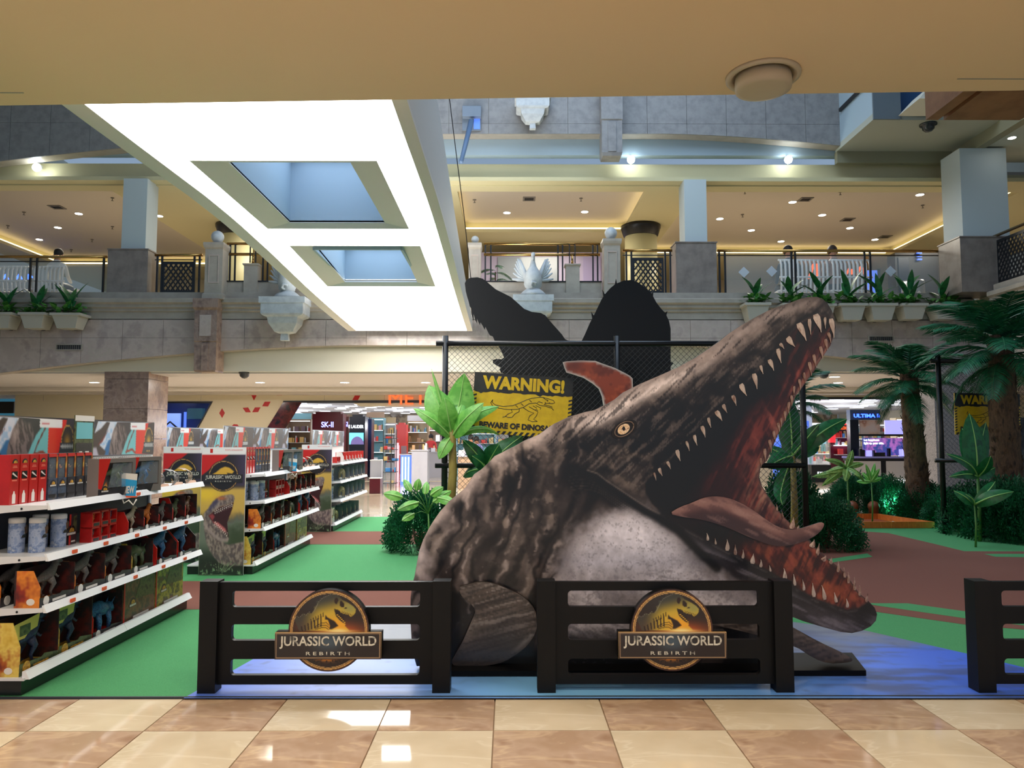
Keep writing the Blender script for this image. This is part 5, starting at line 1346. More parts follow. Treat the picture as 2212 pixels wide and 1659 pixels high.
def fill12(r, Yf, s, dx):
    """planogram of the two near racks"""
    N = RN[r]; z4, z3, z2, z1 = SH[3] + .004, SH[2] + .004, SH[1] + .004, .108
    g = lambda a: '%s on the %s' % (a, N)
    for i in range(4):
        place('slim_red', T_slim_red, (), -2.97 + dx, Yf + .012 + i * .093 * s, z4, 'slim red toy carton, top shelf of the %s, %s from near end' % (N, ORD[i]), g('slim red cartons'))
    for i in range(5):
        c, dk = (('grey', M_pslate), ('orange', M_pslate), ('orange', M_pdark), ('green', M_pdark), ('pale', M_pdark))[i]
        place('sw%d' % i, T_slim_window, (c, dk), -2.97 + dx, Yf + .395 * s + i * .1045 * s, z4, 'slim carton with %s figure, top shelf of the %s, %s after red cartons' % (c, N, ORD[i]), g('slim window cartons'))
    for i, c in enumerate(('green', 'blue')):
        place('wb' + c, T_window, (c,), -2.775 + dx, Yf + (.63 + i * .41) * s, z4, 'wide window box with %s dinosaur, top shelf of the %s' % (c, N), g('wide window boxes')).rotation_euler = (0, 0, PI / 2 - .22)
    for i, c in enumerate(('skull_grey', 'skull_grey', 'skull_brown')):
        mc = mat(c, (92, 90, 90) if 'grey' in c else (132, 108, 74), .45, rgb2=(60, 58, 60) if 'grey' in c else (96, 74, 50), scale=14)
        place(c, T_mask, (mc,), -2.745 + dx, Yf + (1.47 + i * .27) * s, z4, '%s skull mask, far end of top shelf, %s, %s' % (('grey', 'grey', 'brown')[i], N, ('nearest', 'middle', 'farthest')[i]), g('skull masks')).scale = (.84, .9, .9)
    # third shelf
    for i in range(4):
        place('can', T_can, (), (-2.98, -2.86, -2.97, -2.87)[i] + dx, Yf + (.14, .15, .36, .39)[i] * s, z3, 'pale blue canister, third shelf of the %s, %s from near end' % (N, ORD[i]), g('canisters'))
    place('dark_small', T_closed, (.09, .2, M_pdark), -2.885 + dx, Yf + .50 * s, z3, 'narrow black carton beside the canisters on the %s' % N, g('mixed toys'), nm='narrow_black_box')
    for i in range(3):
        for j in range(2):
            c = ('grey', 'orange', 'green', 'pale', 'brown', 'navy')[i * 2 + j]
            place('sm' + c, T_small, (c,), -2.80 + dx, Yf + (.62 + i * .112) * s, z3 + j * .1015, 'red %s figure box, %s of its stack, third shelf of the %s' % (c, ('bottom', 'top')[j], N), g('small figure boxes'))
    for i in range(5):
        c = ('pale', 'orange', 'grey', 'green', 'brown')[i]; h = (.165, .165, .165, .21, .21)[i]
        place('rt%d' % i, T_tray, (.235, h, .12, M_pred2, M_ins, .045, c), -2.76 + dx, Yf + (1.03 + i * .245) * s, z3, 'red tray with %s dinosaur, third shelf of the %s, %s tray' % (c, N, ORD[i]), g('red tray packs'))
    # second shelf
    for i in range(3):
        place('ot', T_tray, (.36, .215, .15, M_porange, M_ins, .06, 'grey', 'b'), -2.765 + dx, Yf + (.015 + i * .365) * s, z2, 'orange tray with grey dinosaur, second shelf of the %s, %s from near end' % (N, ORD[i]), g('orange tray packs'))
    place('ot', T_tray, (.36, .215, .15, M_porange, M_ins, .06, 'grey', 'b'), -3.0 + dx, Yf + .02 * s, z2 + .0, 'orange tray tucked behind the first one, second shelf of the %s' % N, g('orange tray packs'))
    place('gt', T_tray, (.33, .225, .15, M_pyellow, M_ins, .055, 'green', 'q'), -2.765 + dx, Yf + 1.115 * s, z2, 'yellow sided tray pack with green horned dinosaur, second shelf of the %s' % N, g('orange tray packs'))
    for i in range(2):
        place('bt', T_tray, (.36, .25, .17, M_pred2, M_ins, .05, 'blue', 'b'), -2.76 + dx, Yf + (1.50 + i * .385) * s, z2, 'red tray with large blue raptor, second shelf of the %s, %s' % (N, ('nearer one', 'farther one')[i]), g('blue raptor packs'), slant=.1)
    # base
    for i in range(2):
        place('yt', T_tray, (.385, .31, .18, M_pyellow, M_ins, .075, 'navy', 'b'), -2.865 + dx, Yf + (.012 + i * .39) * s, z1, 'large yellow tray with navy dinosaur, base of the %s, %s' % (N, ('at its near end', 'second one')[i]), g('large yellow tray packs'), crest=True, lipc=M_pgreen)
    place('yt', T_tray, (.385, .31, .18, M_pyellow, M_ins, .075, 'navy', 'b'), -3.13 + .005 + dx + .005, Yf + .03 * s, z1, 'large yellow tray pack tucked behind the first, base deck of the %s' % N, g('large yellow tray packs')) if False else None
    place('ct', T_tray, (.40, .27, .16, M_pred2, M_ins, .06, 'blue', 'q'), -2.865 + dx, Yf + .80 * s, z1, 'red sided pack with blue horned dinosaur, base deck of the %s' % N, g('large yellow tray packs'))
    place('cb1', T_closed, (.50, .335, M_pbrown), -2.865 + dx, Yf + 1.215 * s, z1, 'large closed brown toy carton, base deck of the %s' % N, g('large cartons'))
    place('cb2', T_closed, (.52, .35, M_pgreenyel), -2.865 + dx, Yf + 1.73 * s, z1, 'large leafy green toy carton, far end of the base deck, %s' % N, g('large cartons'))
fill12(0, YR[0], 1, 0)
fill12(1, YR[1], 1.06, .01)
# far rack: yellow figures in clear trays
for si, (z, nm) in enumerate(((SH[3], 'top'), (SH[2], 'third'), (SH[1], 'second'), (.104, 'base'))):
    Yf = YR[2]
    if nm == 'top':
        for i in range(2): place('smallred', T_small, ('orange',), -2.80, Yf + .05 + i * .14, z + .004, 'small red figure box on the top shelf of the far rack, %s' % ORD[i], 'top shelf toys of the far rack')
        for i in range(7):
            place('tt%d' % (i % 2), T_tray, (.20, .17, .14, M_pwhite, M_pred2, .05, 'brown' if i % 2 else 'grey', 'b'), -2.76, Yf + .36 + i * .255, z + .004, 'white tray with %s figure, top shelf of the far rack, %s' % ('brown' if i % 2 else 'grey', ORD[i]), 'top shelf toys of the far rack')
        continue
    if nm != 'base':
        for i in range(2): place('can', T_can, (), -2.90, Yf + .05 + i * .15, z + .004, 'blue canister on the %s shelf of the far rack, %s' % (nm, ('nearer one', 'farther one')[i]), 'canisters on the far rack')
    else: place('cbw', T_closed, (.2, .26, M_pwhite), -2.87, Yf + .03, z + .004, 'white carton at the near end of the far rack base', 'mixed toys', nm='white_toy_box')
    for i in range(5):
        place('yq%d' % (i % 2), T_tray, (.34, .22, .2, M_pfilm, mat('tray_back_grey', (116, 124, 140), .5), .05, 'yellow' if i % 2 == 0 else 'brown', 'q'), -2.75 if nm != 'base' else -2.86, Yf + .42 + i * .365, z + .004, 'clear tray, %s quadruped figure, %s shelf of the far rack, %s' % ('yellow' if i % 2 == 0 else 'brown', nm, ORD[i]), 'quadruped figures on the far rack', nm='clear_figure_tray')
# NEW tag clipped on the rail
def new_tag(y, dx, label, z=SH[3]):
    t = thing('shelf_tag', label, 'sign', (XE + dx + .012, y, z + .004))
    part('tag_card', MB().ext([(-.045, -.005), (.045, -.012), (.05, .10), (-.05, .115)], 0, .003), mat('tag_blue', (28, 156, 214), .4), t, W=False)
    part('tag_top', MB().ext([(-.05, .115), (.05, .10), (.052, .145), (-.052, .155)], 0, .003), M_pwhite, t, W=False)
    part('tag_base', MB().ext([(-.03, -.022), (.055, -.02), (.055, -.012), (-.03, -.006)], 0, .003), mat('orange_ticket'), t, W=False)
    put_text('lettering', 'NEW', (t.location.x, t.location.y - .004, t.location.z + .035), .070, .052, M_pwhite, t, depth=.001, fat=.03)
    part('clip', MB().tube([(-.04, .01, -.03), (-.03, .01, -.06), (.0, .01, -.04), (.03, .01, -.075), (.05, .01, -.035)], .006, 6), M_pwhite, t, True, W=False)
    t.rotation_euler = (0, 0, .35); return t
new_tag(YR[0] + .90, 0, 'blue and white tag reading new, clipped on the nearest rack')
new_tag(YR[1] + 1.0, .01, 'blue and white tag reading new, clipped on the middle rack')
# small dark notice standing on the header of the nearest rack
t = thing('notice_card', 'dark green picture notice at the header of the nearest rack', 'sign', (-3.12, 5.63, 1.30))
part('card', MB().box(-.002, -.15, .01, .006, .10, .37), M_pgreen, t, W=False)
part('top_strip', MB().box(.006, -.15, .33, .008, .10, .37), M_pwhite, t, W=False); part('picture', MB().box(.006, -.13, .2, .008, .08, .32), M_pteal, t, W=False)
part('picture', MB().box(.006, -.13, .03, .008, .08, .17), M_pdark, t, W=False)
for k in range(2): part('white_figure', MB().box(.008, -.09 + k * .08, .06, .0085, -.05 + k * .09, .11), M_pwhite, t, W=False)
t.parent = None
# ------------------------------------------------------------------ tall posters at the rack ends
def paint_poster(X, Y):       # X 0..1, Y 0 (bottom)..1
    x, y = X, Y; q = Paint(x, y, (52, 48, 60)); n = fbm(x * 6, y * 14, 300, 5); n2 = fbm(x * 18, y * 40, 301, 4)
    q.mix((206, 172, 84), sst(.72, .66, y) * sst(.40, .52, y + (n - .5) * .1))
    q.mix((236, 200, 60), np.exp(-((x - .12) / .35) ** 2 - ((y - .63) / .06) ** 2) * 1.1)
    q.mix((112, 124, 110), sst(.50, .40, y + (n - .5) * .16)); q.mix((64, 78, 56), sst(.46, .3, y + (n - .5) * .2) * sst(.3, .8, x)); q.mix((40, 46, 40), sst(.28, .1, y))
    q.mix((40, 34, 40), ((y > .66) & (y < .955)).astype(float) * sst(.66, .72, y)); q.mix((90, 76, 120), ((y > .7)).astype(float) * sst(.6, 1, x) * .5)
    q.poly([(0, 1), (0, .775), (.2, .83), (.62, .945), (.62, 1)], (196, 30, 28), .006)
    # generic roaring dinosaur, body entering from the lower right
    def cc(l): return [((a - 225) / 375, 1 - (b - 415) / 1095) for a, b in l]
    body = cc([(256, 985), (300, 930), (330, 885), (352, 862), (390, 838), (445, 824), (486, 820), (508, 832), (513, 858), (506, 888), (478, 900), (400, 925), (340, 965), (295, 1005), (340, 1070), (385, 1112), (440, 1160), (470, 1190), (476, 1200), (460, 1216), (412, 1212), (385, 1200), (432, 1232), (472, 1250), (525, 1240), (600, 1222), (600, 1425), (450, 1425), (395, 1400), (345, 1345), (310, 1290), (284, 1230), (268, 1150), (258, 1070)])
    bm = 1 - sst(-.008, .008, polydist(x, y, body)); tex = fbm((x * 2 + y * 3) * 10, (y - x) * 22, 305, 4)
    q.mix((132, 118, 112), bm); q.mix((84, 74, 80), bm * sst(.46, .6, tex) * .7); q.mix((178, 164, 156), bm * sst(.45, .34, tex) * .5)
    q.poly(cc([(300, 930), (330, 885), (360, 858), (380, 880), (350, 920), (290, 975)]), (64, 60, 92), .02, .8)
    q.blob(.47, .60, .10, .014, (206, 110, 56), .8)
    q.poly(cc([(296, 1003), (340, 965), (400, 925), (478, 900), (506, 888), (494, 950), (472, 1010), (456, 1060), (462, 1120), (472, 1185), (440, 1158), (385, 1110), (340, 1068)]), (58, 20, 26), .006)
    q.poly(cc([(330, 1050), (380, 1060), (440, 1110), (452, 1140), (430, 1140), (380, 1100)]), (200, 110, 112), .01)
    q.poly(cc([(300, 1000), (330, 985), (350, 1010), (330, 1045)]), (150, 60, 66), .01)
    for k in range(10): a = 350 + 15.5 * k; b = 958 - 6.6 * k; q.line(cc([(a, b), (a + 3, b + 24)]), (240, 232, 224), .010, .005)
    for k in range(9): a = 350 + 13 * k; b = 1078 + 12 * k; q.line(cc([(a, b), (a + 5, b - 22)]), (236, 226, 216), .010, .005)
    q.line(cc([(262, 1070), (300, 1120), (350, 1172), (412, 1210), (462, 1212)]), (176, 160, 156), .03, .02, .7)
    q.mix((120, 150, 112), np.clip(sst(.62, .7, fbm(x * 30 + y * 8, y * 60, 310, 3)) * sst(.14, .04, y), 0, 1))
    for k in range(7): q.line([(.42 + .03 * k, .03), (.38 + .07 * k, .09 + .012 * (k % 3))], (150, 170, 130), .008, .006, .8)
    # round emblem
    for cy_ in (.775,):
        xx, yy = (x - .5) / .33, (y - cy_) / .118; r = np.hypot(xx, yy)
        q.mix((30, 26, 30), sst(1.08, 1.0, r)); q.mix((206, 160, 90), sst(1.0, .97, r) * sst(.93, .96, r))
        q.mix((214, 170, 60), sst(.9, .8, r) * (1 - sst(-.04, .04, polydist(xx, yy, [(-.85, .05), (-.5, .25), (-.2, .5), (.1, .62), (.4, .55), (.72, .3), (.6, .15), (.25, .2), (.35, -.1), (.1, -.1)]))))
    q.mix((232, 232, 234), sst(.942, .945, y))
    return q.c
def poster(x0, Y, w, label, grp='tall posters'):
    t = thing('tall_poster', label, 'poster', (x0 + w / 2, Y, .006), 0, grp)
    h = 1.40
    board('poster_board', [(x0, .01), (x0 + w, .01), (x0 + w, h + .006), (x0, h + .006)], .0085, Y, .012, [M_print, M_pwhite], t, lambda X, Z: paint_poster((X - x0) / w, (Z - .006) / h))
    part('name_plate', MB().box(x0 + .03, Y - .004, 1.02, x0 + w - .03, Y, 1.11), M_pdark, t)
    put_text('lettering', 'JURASSIC WORLD', (x0 + w / 2, Y - .004, 1.073), w * .80, .052, M_silver, t, depth=.002, fat=.02)
    put_text('lettering', 'R E B I R T H', (x0 + w / 2, Y - .004, 1.032), w * .36, .014, M_silver, t, depth=.002)
    put_text('lettering', 'TOYS KINGDOM', (x0 + w * .72, Y, 1.376), w * .40, .016, mat('red_letter', (206, 60, 50), .5), t, depth=.001)
    part('red_mark', MB().box(x0 + w * .19, Y - .001, 1.345, x0 + w * .25, Y, 1.39), M_pred2, t)
    part('foot', MB().box(x0 + .05, Y + .012, .004, x0 + w - .05, Y + .05, .03), M_dark, t)
    return t
poster(-3.395, 8.46, .49, 'tall roaring dinosaur poster in front of the middle rack')
poster(-3.345, 12.36, .49, 'tall poster in front of the far rack, partly behind toy trays')
poster(-4.20, 9.3, .49, 'tall poster at the left, mostly hidden by the masks')
r4 = rack(9.4, 2.3, -1.0, 'toy rack behind the left poster, mostly hidden', False)
for r, (a, b) in enumerate(((9.4, -1.0),)):
    for i in range(5): place('rt%d' % i, T_tray, (), -3.80, a + .1 + i * .4, SH[3] + .004, 'red tray pack on top of the hidden rack, %s' % ORD[i], 'red tray packs on the hidden rack')
# ------------------------------------------------------------------ wire fences behind the reptile
M_wire = mat('fence_wire', (70, 72, 74), .45, .6)
M_pole = mat('fence_black', (14, 14, 16), .35)
YFN = PZ(850, 1196, 0).y - .2
def wire_fence(x0, x1, Y, ztop, posts, label, zmid=1.156, over=.12):
    t = thing('wire_fence', label, 'fence', ((x0 + x1) / 2, Y, .006))
    for p in posts: part('post', MB().tube([(p, Y, .006), (p, Y, ztop + .1)], .04, 12), M_pole, t, True)
    part('top_rail', MB().tube([(x0 - over, Y, ztop), (x1, Y, ztop)], .036, 10), M_pole, t, True)
    part('middle_rail', MB().tube([(x0 - over, Y - .02, zmid), (x1, Y - .02, zmid)], .034, 10), M_pole, t, True)
    m = MB(); s = .075; z0 = .1; h = ztop - z0; w = x1 - x0
    n = int((w + h) / s)
    for k in range(n):
        for sg in (1, -1):
            u = -h + k * s
            a = max(0, -u); b = min(h, w - u)
            if b - a < .02: continue
            xa, xb = u + a, u + b
            if sg == -1: xa, xb = w - xa, w - xb
            A = Vector((x0 + xa, Y + .012 * sg, z0 + a)); B = Vector((x0 + xb, Y + .012 * sg, z0 + b))
            m.tube([A, B], .0028, 3, cap=False)
    part('wire_mesh', m, M_wire, t, kind='stuff')
    return t
zt1 = ZZ(742, YFN)
wire_fence(XX(961, YFN), XX(1735, YFN), YFN, zt1, [XX(961, YFN), XX(1334, YFN), XX(1735, YFN)], 'black post wire fence behind the reptile board')
Y2 = 12.1
wire_fence(XX(2031, Y2), XX(2300, Y2), Y2, zt1, [XX(2031, Y2), XX(2300, Y2)], 'black post wire fence between the right palms')
# warning signs
M_syel = mat('sign_yellow', (228, 190, 30), .4, rgb2=(214, 174, 26), scale=9)
M_sblk = mat('sign_black', (38, 40, 42), .45, rgb2=(30, 32, 34), scale=14)
def trex_lines():
    L = [[(.06, .62), (.03, .50), (.06, .38), (.16, .30), (.30, .27), (.42, .30), (.52, .40), (.60, .56), (.70, .60), (.76, .52), (.84, .50), (.94, .44), (.97, .36)],
         [(.06, .62), (.05, .52), (.10, .42), (.22, .38), (.36, .44), (.46, .56), (.56, .70), (.64, .78), (.72, .82), (.80, .84), (.88, .80), (.96, .74), (.98, .66), (.95, .62), (.86, .62), (.82, .56), (.90, .52), (.95, .48)],
         [(.80, .84), (.84, .76), (.88, .74)], [(.86, .72), (.88, .70)], [(.72, .60), (.74, .66), (.80, .62)],
         [(.34, .30), (.36, .18), (.30, .10), (.26, .0), (.30, -.04), (.36, -.02)], [(.46, .34), (.46, .22), (.40, .12), (.36, -.02)], [(.28, .0), (.22, -.04)],
         [(.52, .38), (.60, .26), (.68, .20), (.62, .08), (.60, -.08), (.66, -.14), (.74, -.12)], [(.60, .44), (.74, .26), (.72, .10), (.68, -.04), (.74, -.12)],
         [(.66, .48), (.72, .40), (.70, .34), (.74, .32)], [(.70, .50), (.78, .42), (.77, .36)], [(.48, .54), (.52, .46)], [(.40, .46), (.44, .38)], [(.60, .70), (.64, .62)], [(.84, .66), (.84, .60)], [(.90, .66), (.90, .61)]]
    return L
def warn_sign(px0, py0, px1, py1, Y, tilt, label):
    x0, z1 = XZ(px0, py0, Y); x1, z0 = XZ(px1, py1, Y); w = x1 - x0; h = z1 - z0; cx = (x0 + x1) / 2
    t = thing('warning_sign', label, 'sign', (cx, Y, z0))
    k = w / 1.28
    part('sign_board', MB().box(-w / 2, 0, 0, w / 2, .02, h), M_syel, t, W=False)
    # ragged black header
    rg = random.Random(4); pts = [(-w / 2, h), (-w / 2, h * .70)]
    for i in range(1, 40): pts.append((-w / 2 + w * i / 40, h * (.685 + rg.uniform(-.012, .012) - (.03 if i in (3, 27) else 0))))
    pts += [(w / 2, h * .70), (w / 2, h)]
    part('black_header', MB().ext(pts, -.002, 0), M_sblk, t, W=False)
    m = MB(); nst = 17
    for i in range(nst):
        x = -w / 2 + w * .01 + i * w / nst
        m.ext([(x, 0), (x + w * .03, 0), (x + w * .055, h * .055), (x + w * .025, h * .055)], -.002, 0)
    for sd in (0, 1):
        for i in range(9):
            z = h * .08 + i * h * .065; xa = -w / 2 if sd == 0 else w / 2 - w * .035
            m.ext([(xa, z), (xa + w * .035, z + h * .02), (xa + w * .035, z + h * .05), (xa, z + h * .03)], -.002, 0)
    part('hazard_stripes', m, M_sblk, t, W=False, kind='stuff')
    for nm, tx, zz, ww, hh, mm in (('lettering', 'WARNING!', .845, .83, .225, M_syel), ('lettering', 'BEWARE OF DINOSAURS', .145, .84, .10, M_sblk)):
        key = text_mb(tx, w * ww, h * hh, .003, .05)
        o = link(nm, key.mesh(nm, mm), t, (0, -.002, h * zz))
    m = MB()
    for l in trex_lines():
        p = [(-w * .34 + a * w * .68, -.001, h * (.30 + b * .42)) for a, b in l]
        m.tube(p, .0042 * k, 4)
    part('animal_drawing', m, M_sblk, t, W=False)
    for sx in (-1, 1): part('cable_tie', MB().box(sx * w * .4 - .006, -.004, h * .9, sx * w * .4 + .006, .05, h * .92), M_pole, t, W=False)
    t.rotation_euler = (0, tilt, 0)
    return t
warn_sign(1017, 810, 1231, 941, YFN - .09, .066, 'yellow warning sign with dinosaur drawing on the fence left of the reptile head')
warn_sign(2060, 850, 2205, 940, Y2 - .09, .02, 'second yellow warning sign half hidden by the right palm trunk')

# ------------------------------------------------------------------ plants
M_leafb = mat('banana_leaf', (92, 164, 62), .4, rgb2=[(122, 190, 84), (70, 140, 50)], scale=5)
M_leafd = mat('dark_leaf', (26, 92, 48), .4, rgb2=[(34, 112, 58), (20, 74, 42)], scale=6)
M_frond = mat('palm_leaflet', (26, 92, 62), .45, rgb2=[(36, 112, 70), (16, 66, 46)], scale=7)
M_shrub = mat('shrub_leaf', (20, 84, 52), .45, rgb2=[(30, 108, 66), (10, 54, 36)], scale=9)
M_leafm = mat('mottled_leaf', (104, 140, 60), .45, rgb2=[(150, 170, 84), (50, 110, 50)], scale=16)
M_trunk = mat('palm_trunk', (74, 54, 40), .85, rgb2=[(100, 74, 54), (46, 34, 28)], scale=14, stretch=(1, 1, .3), bump=.8, bscale=40)
M_stem = mat('banana_stem', (132, 112, 56), .5, rgb2=[(156, 138, 70), (104, 80, 44)], scale=6, stretch=(1, 1, .3))
M_stemg = mat('green_stem', (70, 120, 50), .5)
def leaf_mb(L, w, droop=.3, fold=.25, n=8, tipw=.0, wave=0, base=.12, out=0.0):
    """blade leaving the origin along +x, rising to +z then drooping"""
    m = MB(); pts = []
    for i in range(n + 1):
        t = i / n; x = L * (t - out * t * t); z = -droop * L * t * t
        hw = w * (math.sin(PI * min(1, t ** .75)) ** .8 if t > 0 else 0) * .5 + w * .02
        if i == 0: hw = w * base * .3
        if i == n: hw = w * .01
        wz = wave * math.sin(i * 2.1)
        pts.append([(x, -hw, z + fold * hw + wz), (x, 0, z), (x, hw, z + fold * hw - wz)])
    m.v = [p for r in pts for p in r]
    for i in range(n):
        b = i * 3; m.f += [(b, b + 3, b + 4, b + 1), (b + 1, b + 4, b + 5, b + 2)]; m.m += [0, 0]
    return m
def leaf_obj(parent, loc, az, el, L, w, mt, roll=0, name='leaf', W=True, **k):
    me = leaf_mb(L, w, **k).mesh(name, mt, True)
    off = parent.location if W else Vector((0, 0, 0))
    M = Matrix.Translation(Vector(loc) - off) @ Matrix.Rotation(az, 4, 'Z') @ Matrix.Rotation(-el, 4, 'Y') @ Matrix.Rotation(roll, 4, 'X')
    o = link(name, me, parent); o.matrix_local = M
    return o
# bright banana plant at the left end of the fence
by = YFN - .45
bx = XX(975, by, 1000)
t = thing('banana_plant', 'bright green banana plant in front of the fence beside the warning sign', 'plant', (bx, by, .006))
zt_ = ZZ(935, by)
part('stem', MB().tube([(bx, by, .0), (bx - .01, by, .6), (bx + .02, by, 1.1), (bx + .01, by, zt_ - .1), (bx, by, zt_ + .12)], [.062, .058, .052, .046, .03], 12), M_stem, t, True)
def leaf_to(parent, base, tip, w, mt, Y, dy=.0, curl=.2, name='leaf', n=10):
    """leaf from a point to a tip (both world) with sag"""
    B, T = Vector(base), Vector(tip); d = T - B; L = d.length
    m = MB(); up = Vector((0, -1, .5)).normalized(); side = d.normalized().cross(up).normalized(); nrm = side.cross(d).normalized()
    off = parent.location; rows = []
    for i in range(n + 1):
        t_ = i / n; p = B + d * t_ + nrm * (math.sin(PI * t_) * curl * L)
        hw = w * .5 * (math.sin(PI * min(1, .05 + .95 * t_ ** .9)) ** .7 if 0 < t_ < 1 else .08 if t_ == 0 else .01)
        rows.append((p + side * hw - nrm * hw * .3, p, p - side * hw - nrm * hw * .3))
    m.v = [tuple(q - off) for r in rows for q in r]
    for i in range(n):
        b = i * 3; m.f += [(b, b + 3, b + 4, b + 1), (b + 1, b + 4, b + 5, b + 2)]; m.m += [0, 0]
    o = link(name, m.mesh(name, mt, True), parent)
    rib = MB().tube([tuple(r[1] - off) for r in rows], [.012 * (1 - i / (n + 1)) + .002 for i in range(n + 1)], 5)
    link('midrib', rib.mesh('midrib', mat('midrib', (150, 196, 110), .5), True), o)
    return o
bb = P(975, 945, by)
for i, (tx, ty, w, dy, c) in enumerate(((932, 797, .06, .0, .04), (1003, 806, .40, .15, -.10), (926, 832, .38, .1, .08), (893, 882, .17, -.1, .16), (948, 992, .17, -.1, .12), (1078, 878, .18, .1, .22), (1045, 870, .24, -.2, .12), (1000, 868, .22, .2, .1), (960, 860, .26, -.15, .12), (1080, 940, .1, .25, .3))):
    T = P(tx, ty, by + dy)
    leaf_to(t, (bx, by, bb.z + .02 * (i % 3)), T, w, M_leafb, by, curl=c)
# broad dark leaves behind the reptile back
def leafy(label, px, py_base, Y, leaves, mt, stem=M_stemg, sw=.03, name='broad_leaf_plant', cat='plant', stem_top=None):
    p = P(px, py_base, Y); base = Vector((p.x, Y, .008))
    t = thing(name, label, cat, base)
    top = P(px, stem_top or py_base, Y)
    part('stem', MB().tube([base, (base.x + .02, Y, (top.z) * .5), (top.x, Y, top.z)], [sw, sw * .9, sw * .6], 8), stem, t, True)
    for i, (bx_, by_, tx, ty, w, dy, c) in enumerate(leaves):
        B = P(bx_, by_, Y) if bx_ else Vector((top.x, Y, top.z)); T = P(tx, ty, Y + dy)
        o = leaf_to(t, B, T, w, mt, Y, curl=c)
        if bx_: part('leaf_stalk', MB().tube([(top.x, Y, min(top.z, B.z)), ((top.x + B.x) / 2, Y, (top.z + B.z) / 2 + .03), B], sw * .3, 6), stem, t, True)
    return t
leafy('dark broad leaf plant between the sign and the reptile back', 1050, 1010, by + .35, [(0, 0, 1000, 950, .22, -.1, .15), (0, 0, 1092, 948, .26, .2, -.1), (0, 0, 1020, 985, .18, -.2, .1), (0, 0, 1130, 940, .3, .1, .1), (0, 0, 1000, 1030, .16, .2, .2), (0, 0, 1078, 960, .3, -.2, .06), (0, 0, 1115, 985, .2, .3, .1)], M_leafd, stem_top=1012)
leafy('loose stemmed plant with bright oval leaves at the bush top', 925, 1090, by - .25, [(870, 1075, 828, 1066, .13, .0, .1), (905, 1085, 858, 1102, .12, -.1, .1), (888, 1062, 872, 1035, .09, .1, .1), (900, 1060, 905, 1034, .1, 0, .1), (918, 1068, 922, 1040, .09, .1, .1), (930, 1070, 958, 1052, .12, 0, .1), (935, 1085, 975, 1060, .12, .1, .12), (895, 1110, 868, 1125, .1, -.1, .1), (945, 1075, 985, 1088, .12, -.1, .1)], M_leafb, sw=.014, name='stemmed_plant', stem_top=1110)
# shrubs: dense masses of narrow leaves
def shrub_mb(rx, ry, h, n, seed, ll=.14, lw=.03):
    r = random.Random(seed); m = MB()
    for i in range(n):
        a = r.uniform(0, 2 * PI); e = math.asin(r.uniform(.0, 1)); q = r.uniform(.62, 1.0)
        c = Vector((rx * q * math.cos(a) * math.cos(e), ry * q * math.sin(a) * math.cos(e), h * q * math.sin(e)))
        d = Vector((math.cos(a) * math.cos(e), math.sin(a) * math.cos(e), math.sin(e) * .8 + .25)).normalized()
        d = (d + Vector((r.uniform(-.5, .5), r.uniform(-.5, .5), r.uniform(-.4, .4)))).normalized()
        s = d.cross(Vector((r.uniform(-1, 1), r.uniform(-1, 1), r.uniform(-1, 1)))).normalized()
        tw = c + d * ll * 1.3; b0 = len(m.v)
        for k in range(5):            # a sprig: five narrow leaves along a twig
            p = c + d * ll * (.2 + .25 * k); sd = s if k % 2 else -s
            dd = (d * .7 + sd * .7).normalized(); sp = dd.cross(d).normalized() if dd.cross(d).length > .01 else s
            w = sp.cross(dd).normalized() * lw * .5
            T = p + dd * ll * r.uniform(.6, .9); M_ = p + dd * ll * .4
            b = len(m.v); m.v += [tuple(p), tuple(M_ + w), tuple(T), tuple(M_ - w)]; m.f.append((b, b + 1, b + 2, b + 3)); m.m.append(0)
    return m
_sh = [shrub_mb(1, 1, 1, 1500, s, .17, .042).mesh('foliage', M_shrub) for s in (1, 2, 3)]
def shrub(px, py, rx, ry, h, label, k=0, grp=None):
    p = PZ(px, py, .01); Y = p.y + ry * .75
    t = thing('shrub', label, 'shrub', (p.x * Y / p.y, Y, .008), 0, grp)
    link('foliage', _sh[k % 3], t, None, (0, 0, k * 1.3), (rx, ry, h))
    part('stems', MB().tube([(0, 0, 0), (.05, 0, h * .5)], [.04, .02], 6).tube([(0, 0, 0), (-.1, .05, h * .45)], [.03, .015], 6), M_trunk, t, True, W=False, kind='stuff')
    return t
shrub(905, 1196, .42, .4, .72, 'dense green shrub at the foot of the banana plant', 0)
shrub(1785, 1192, .40, .45, .62, 'dense dark shrub right behind the reptile tongue tip', 1)
shrub(1712, 1180, .42, .4, .95, 'dark shrub between the open jaws of the reptile board', 2)
for i, (px, py, rx, h) in enumerate(((1850, 1118, .5, .72), (1925, 1120, .52, .68), (2000, 1126, .5, .62), (2060, 1140, .45, .55), (2110, 1160, .5, .72), (2175, 1172, .55, .8), (2230, 1178, .5, .8))):
    shrub(px, py, rx, .45, h, 'dark green shrub in the right hand bed, %s from the sand box side' % ORD[i], i, 'right bed shrubs')
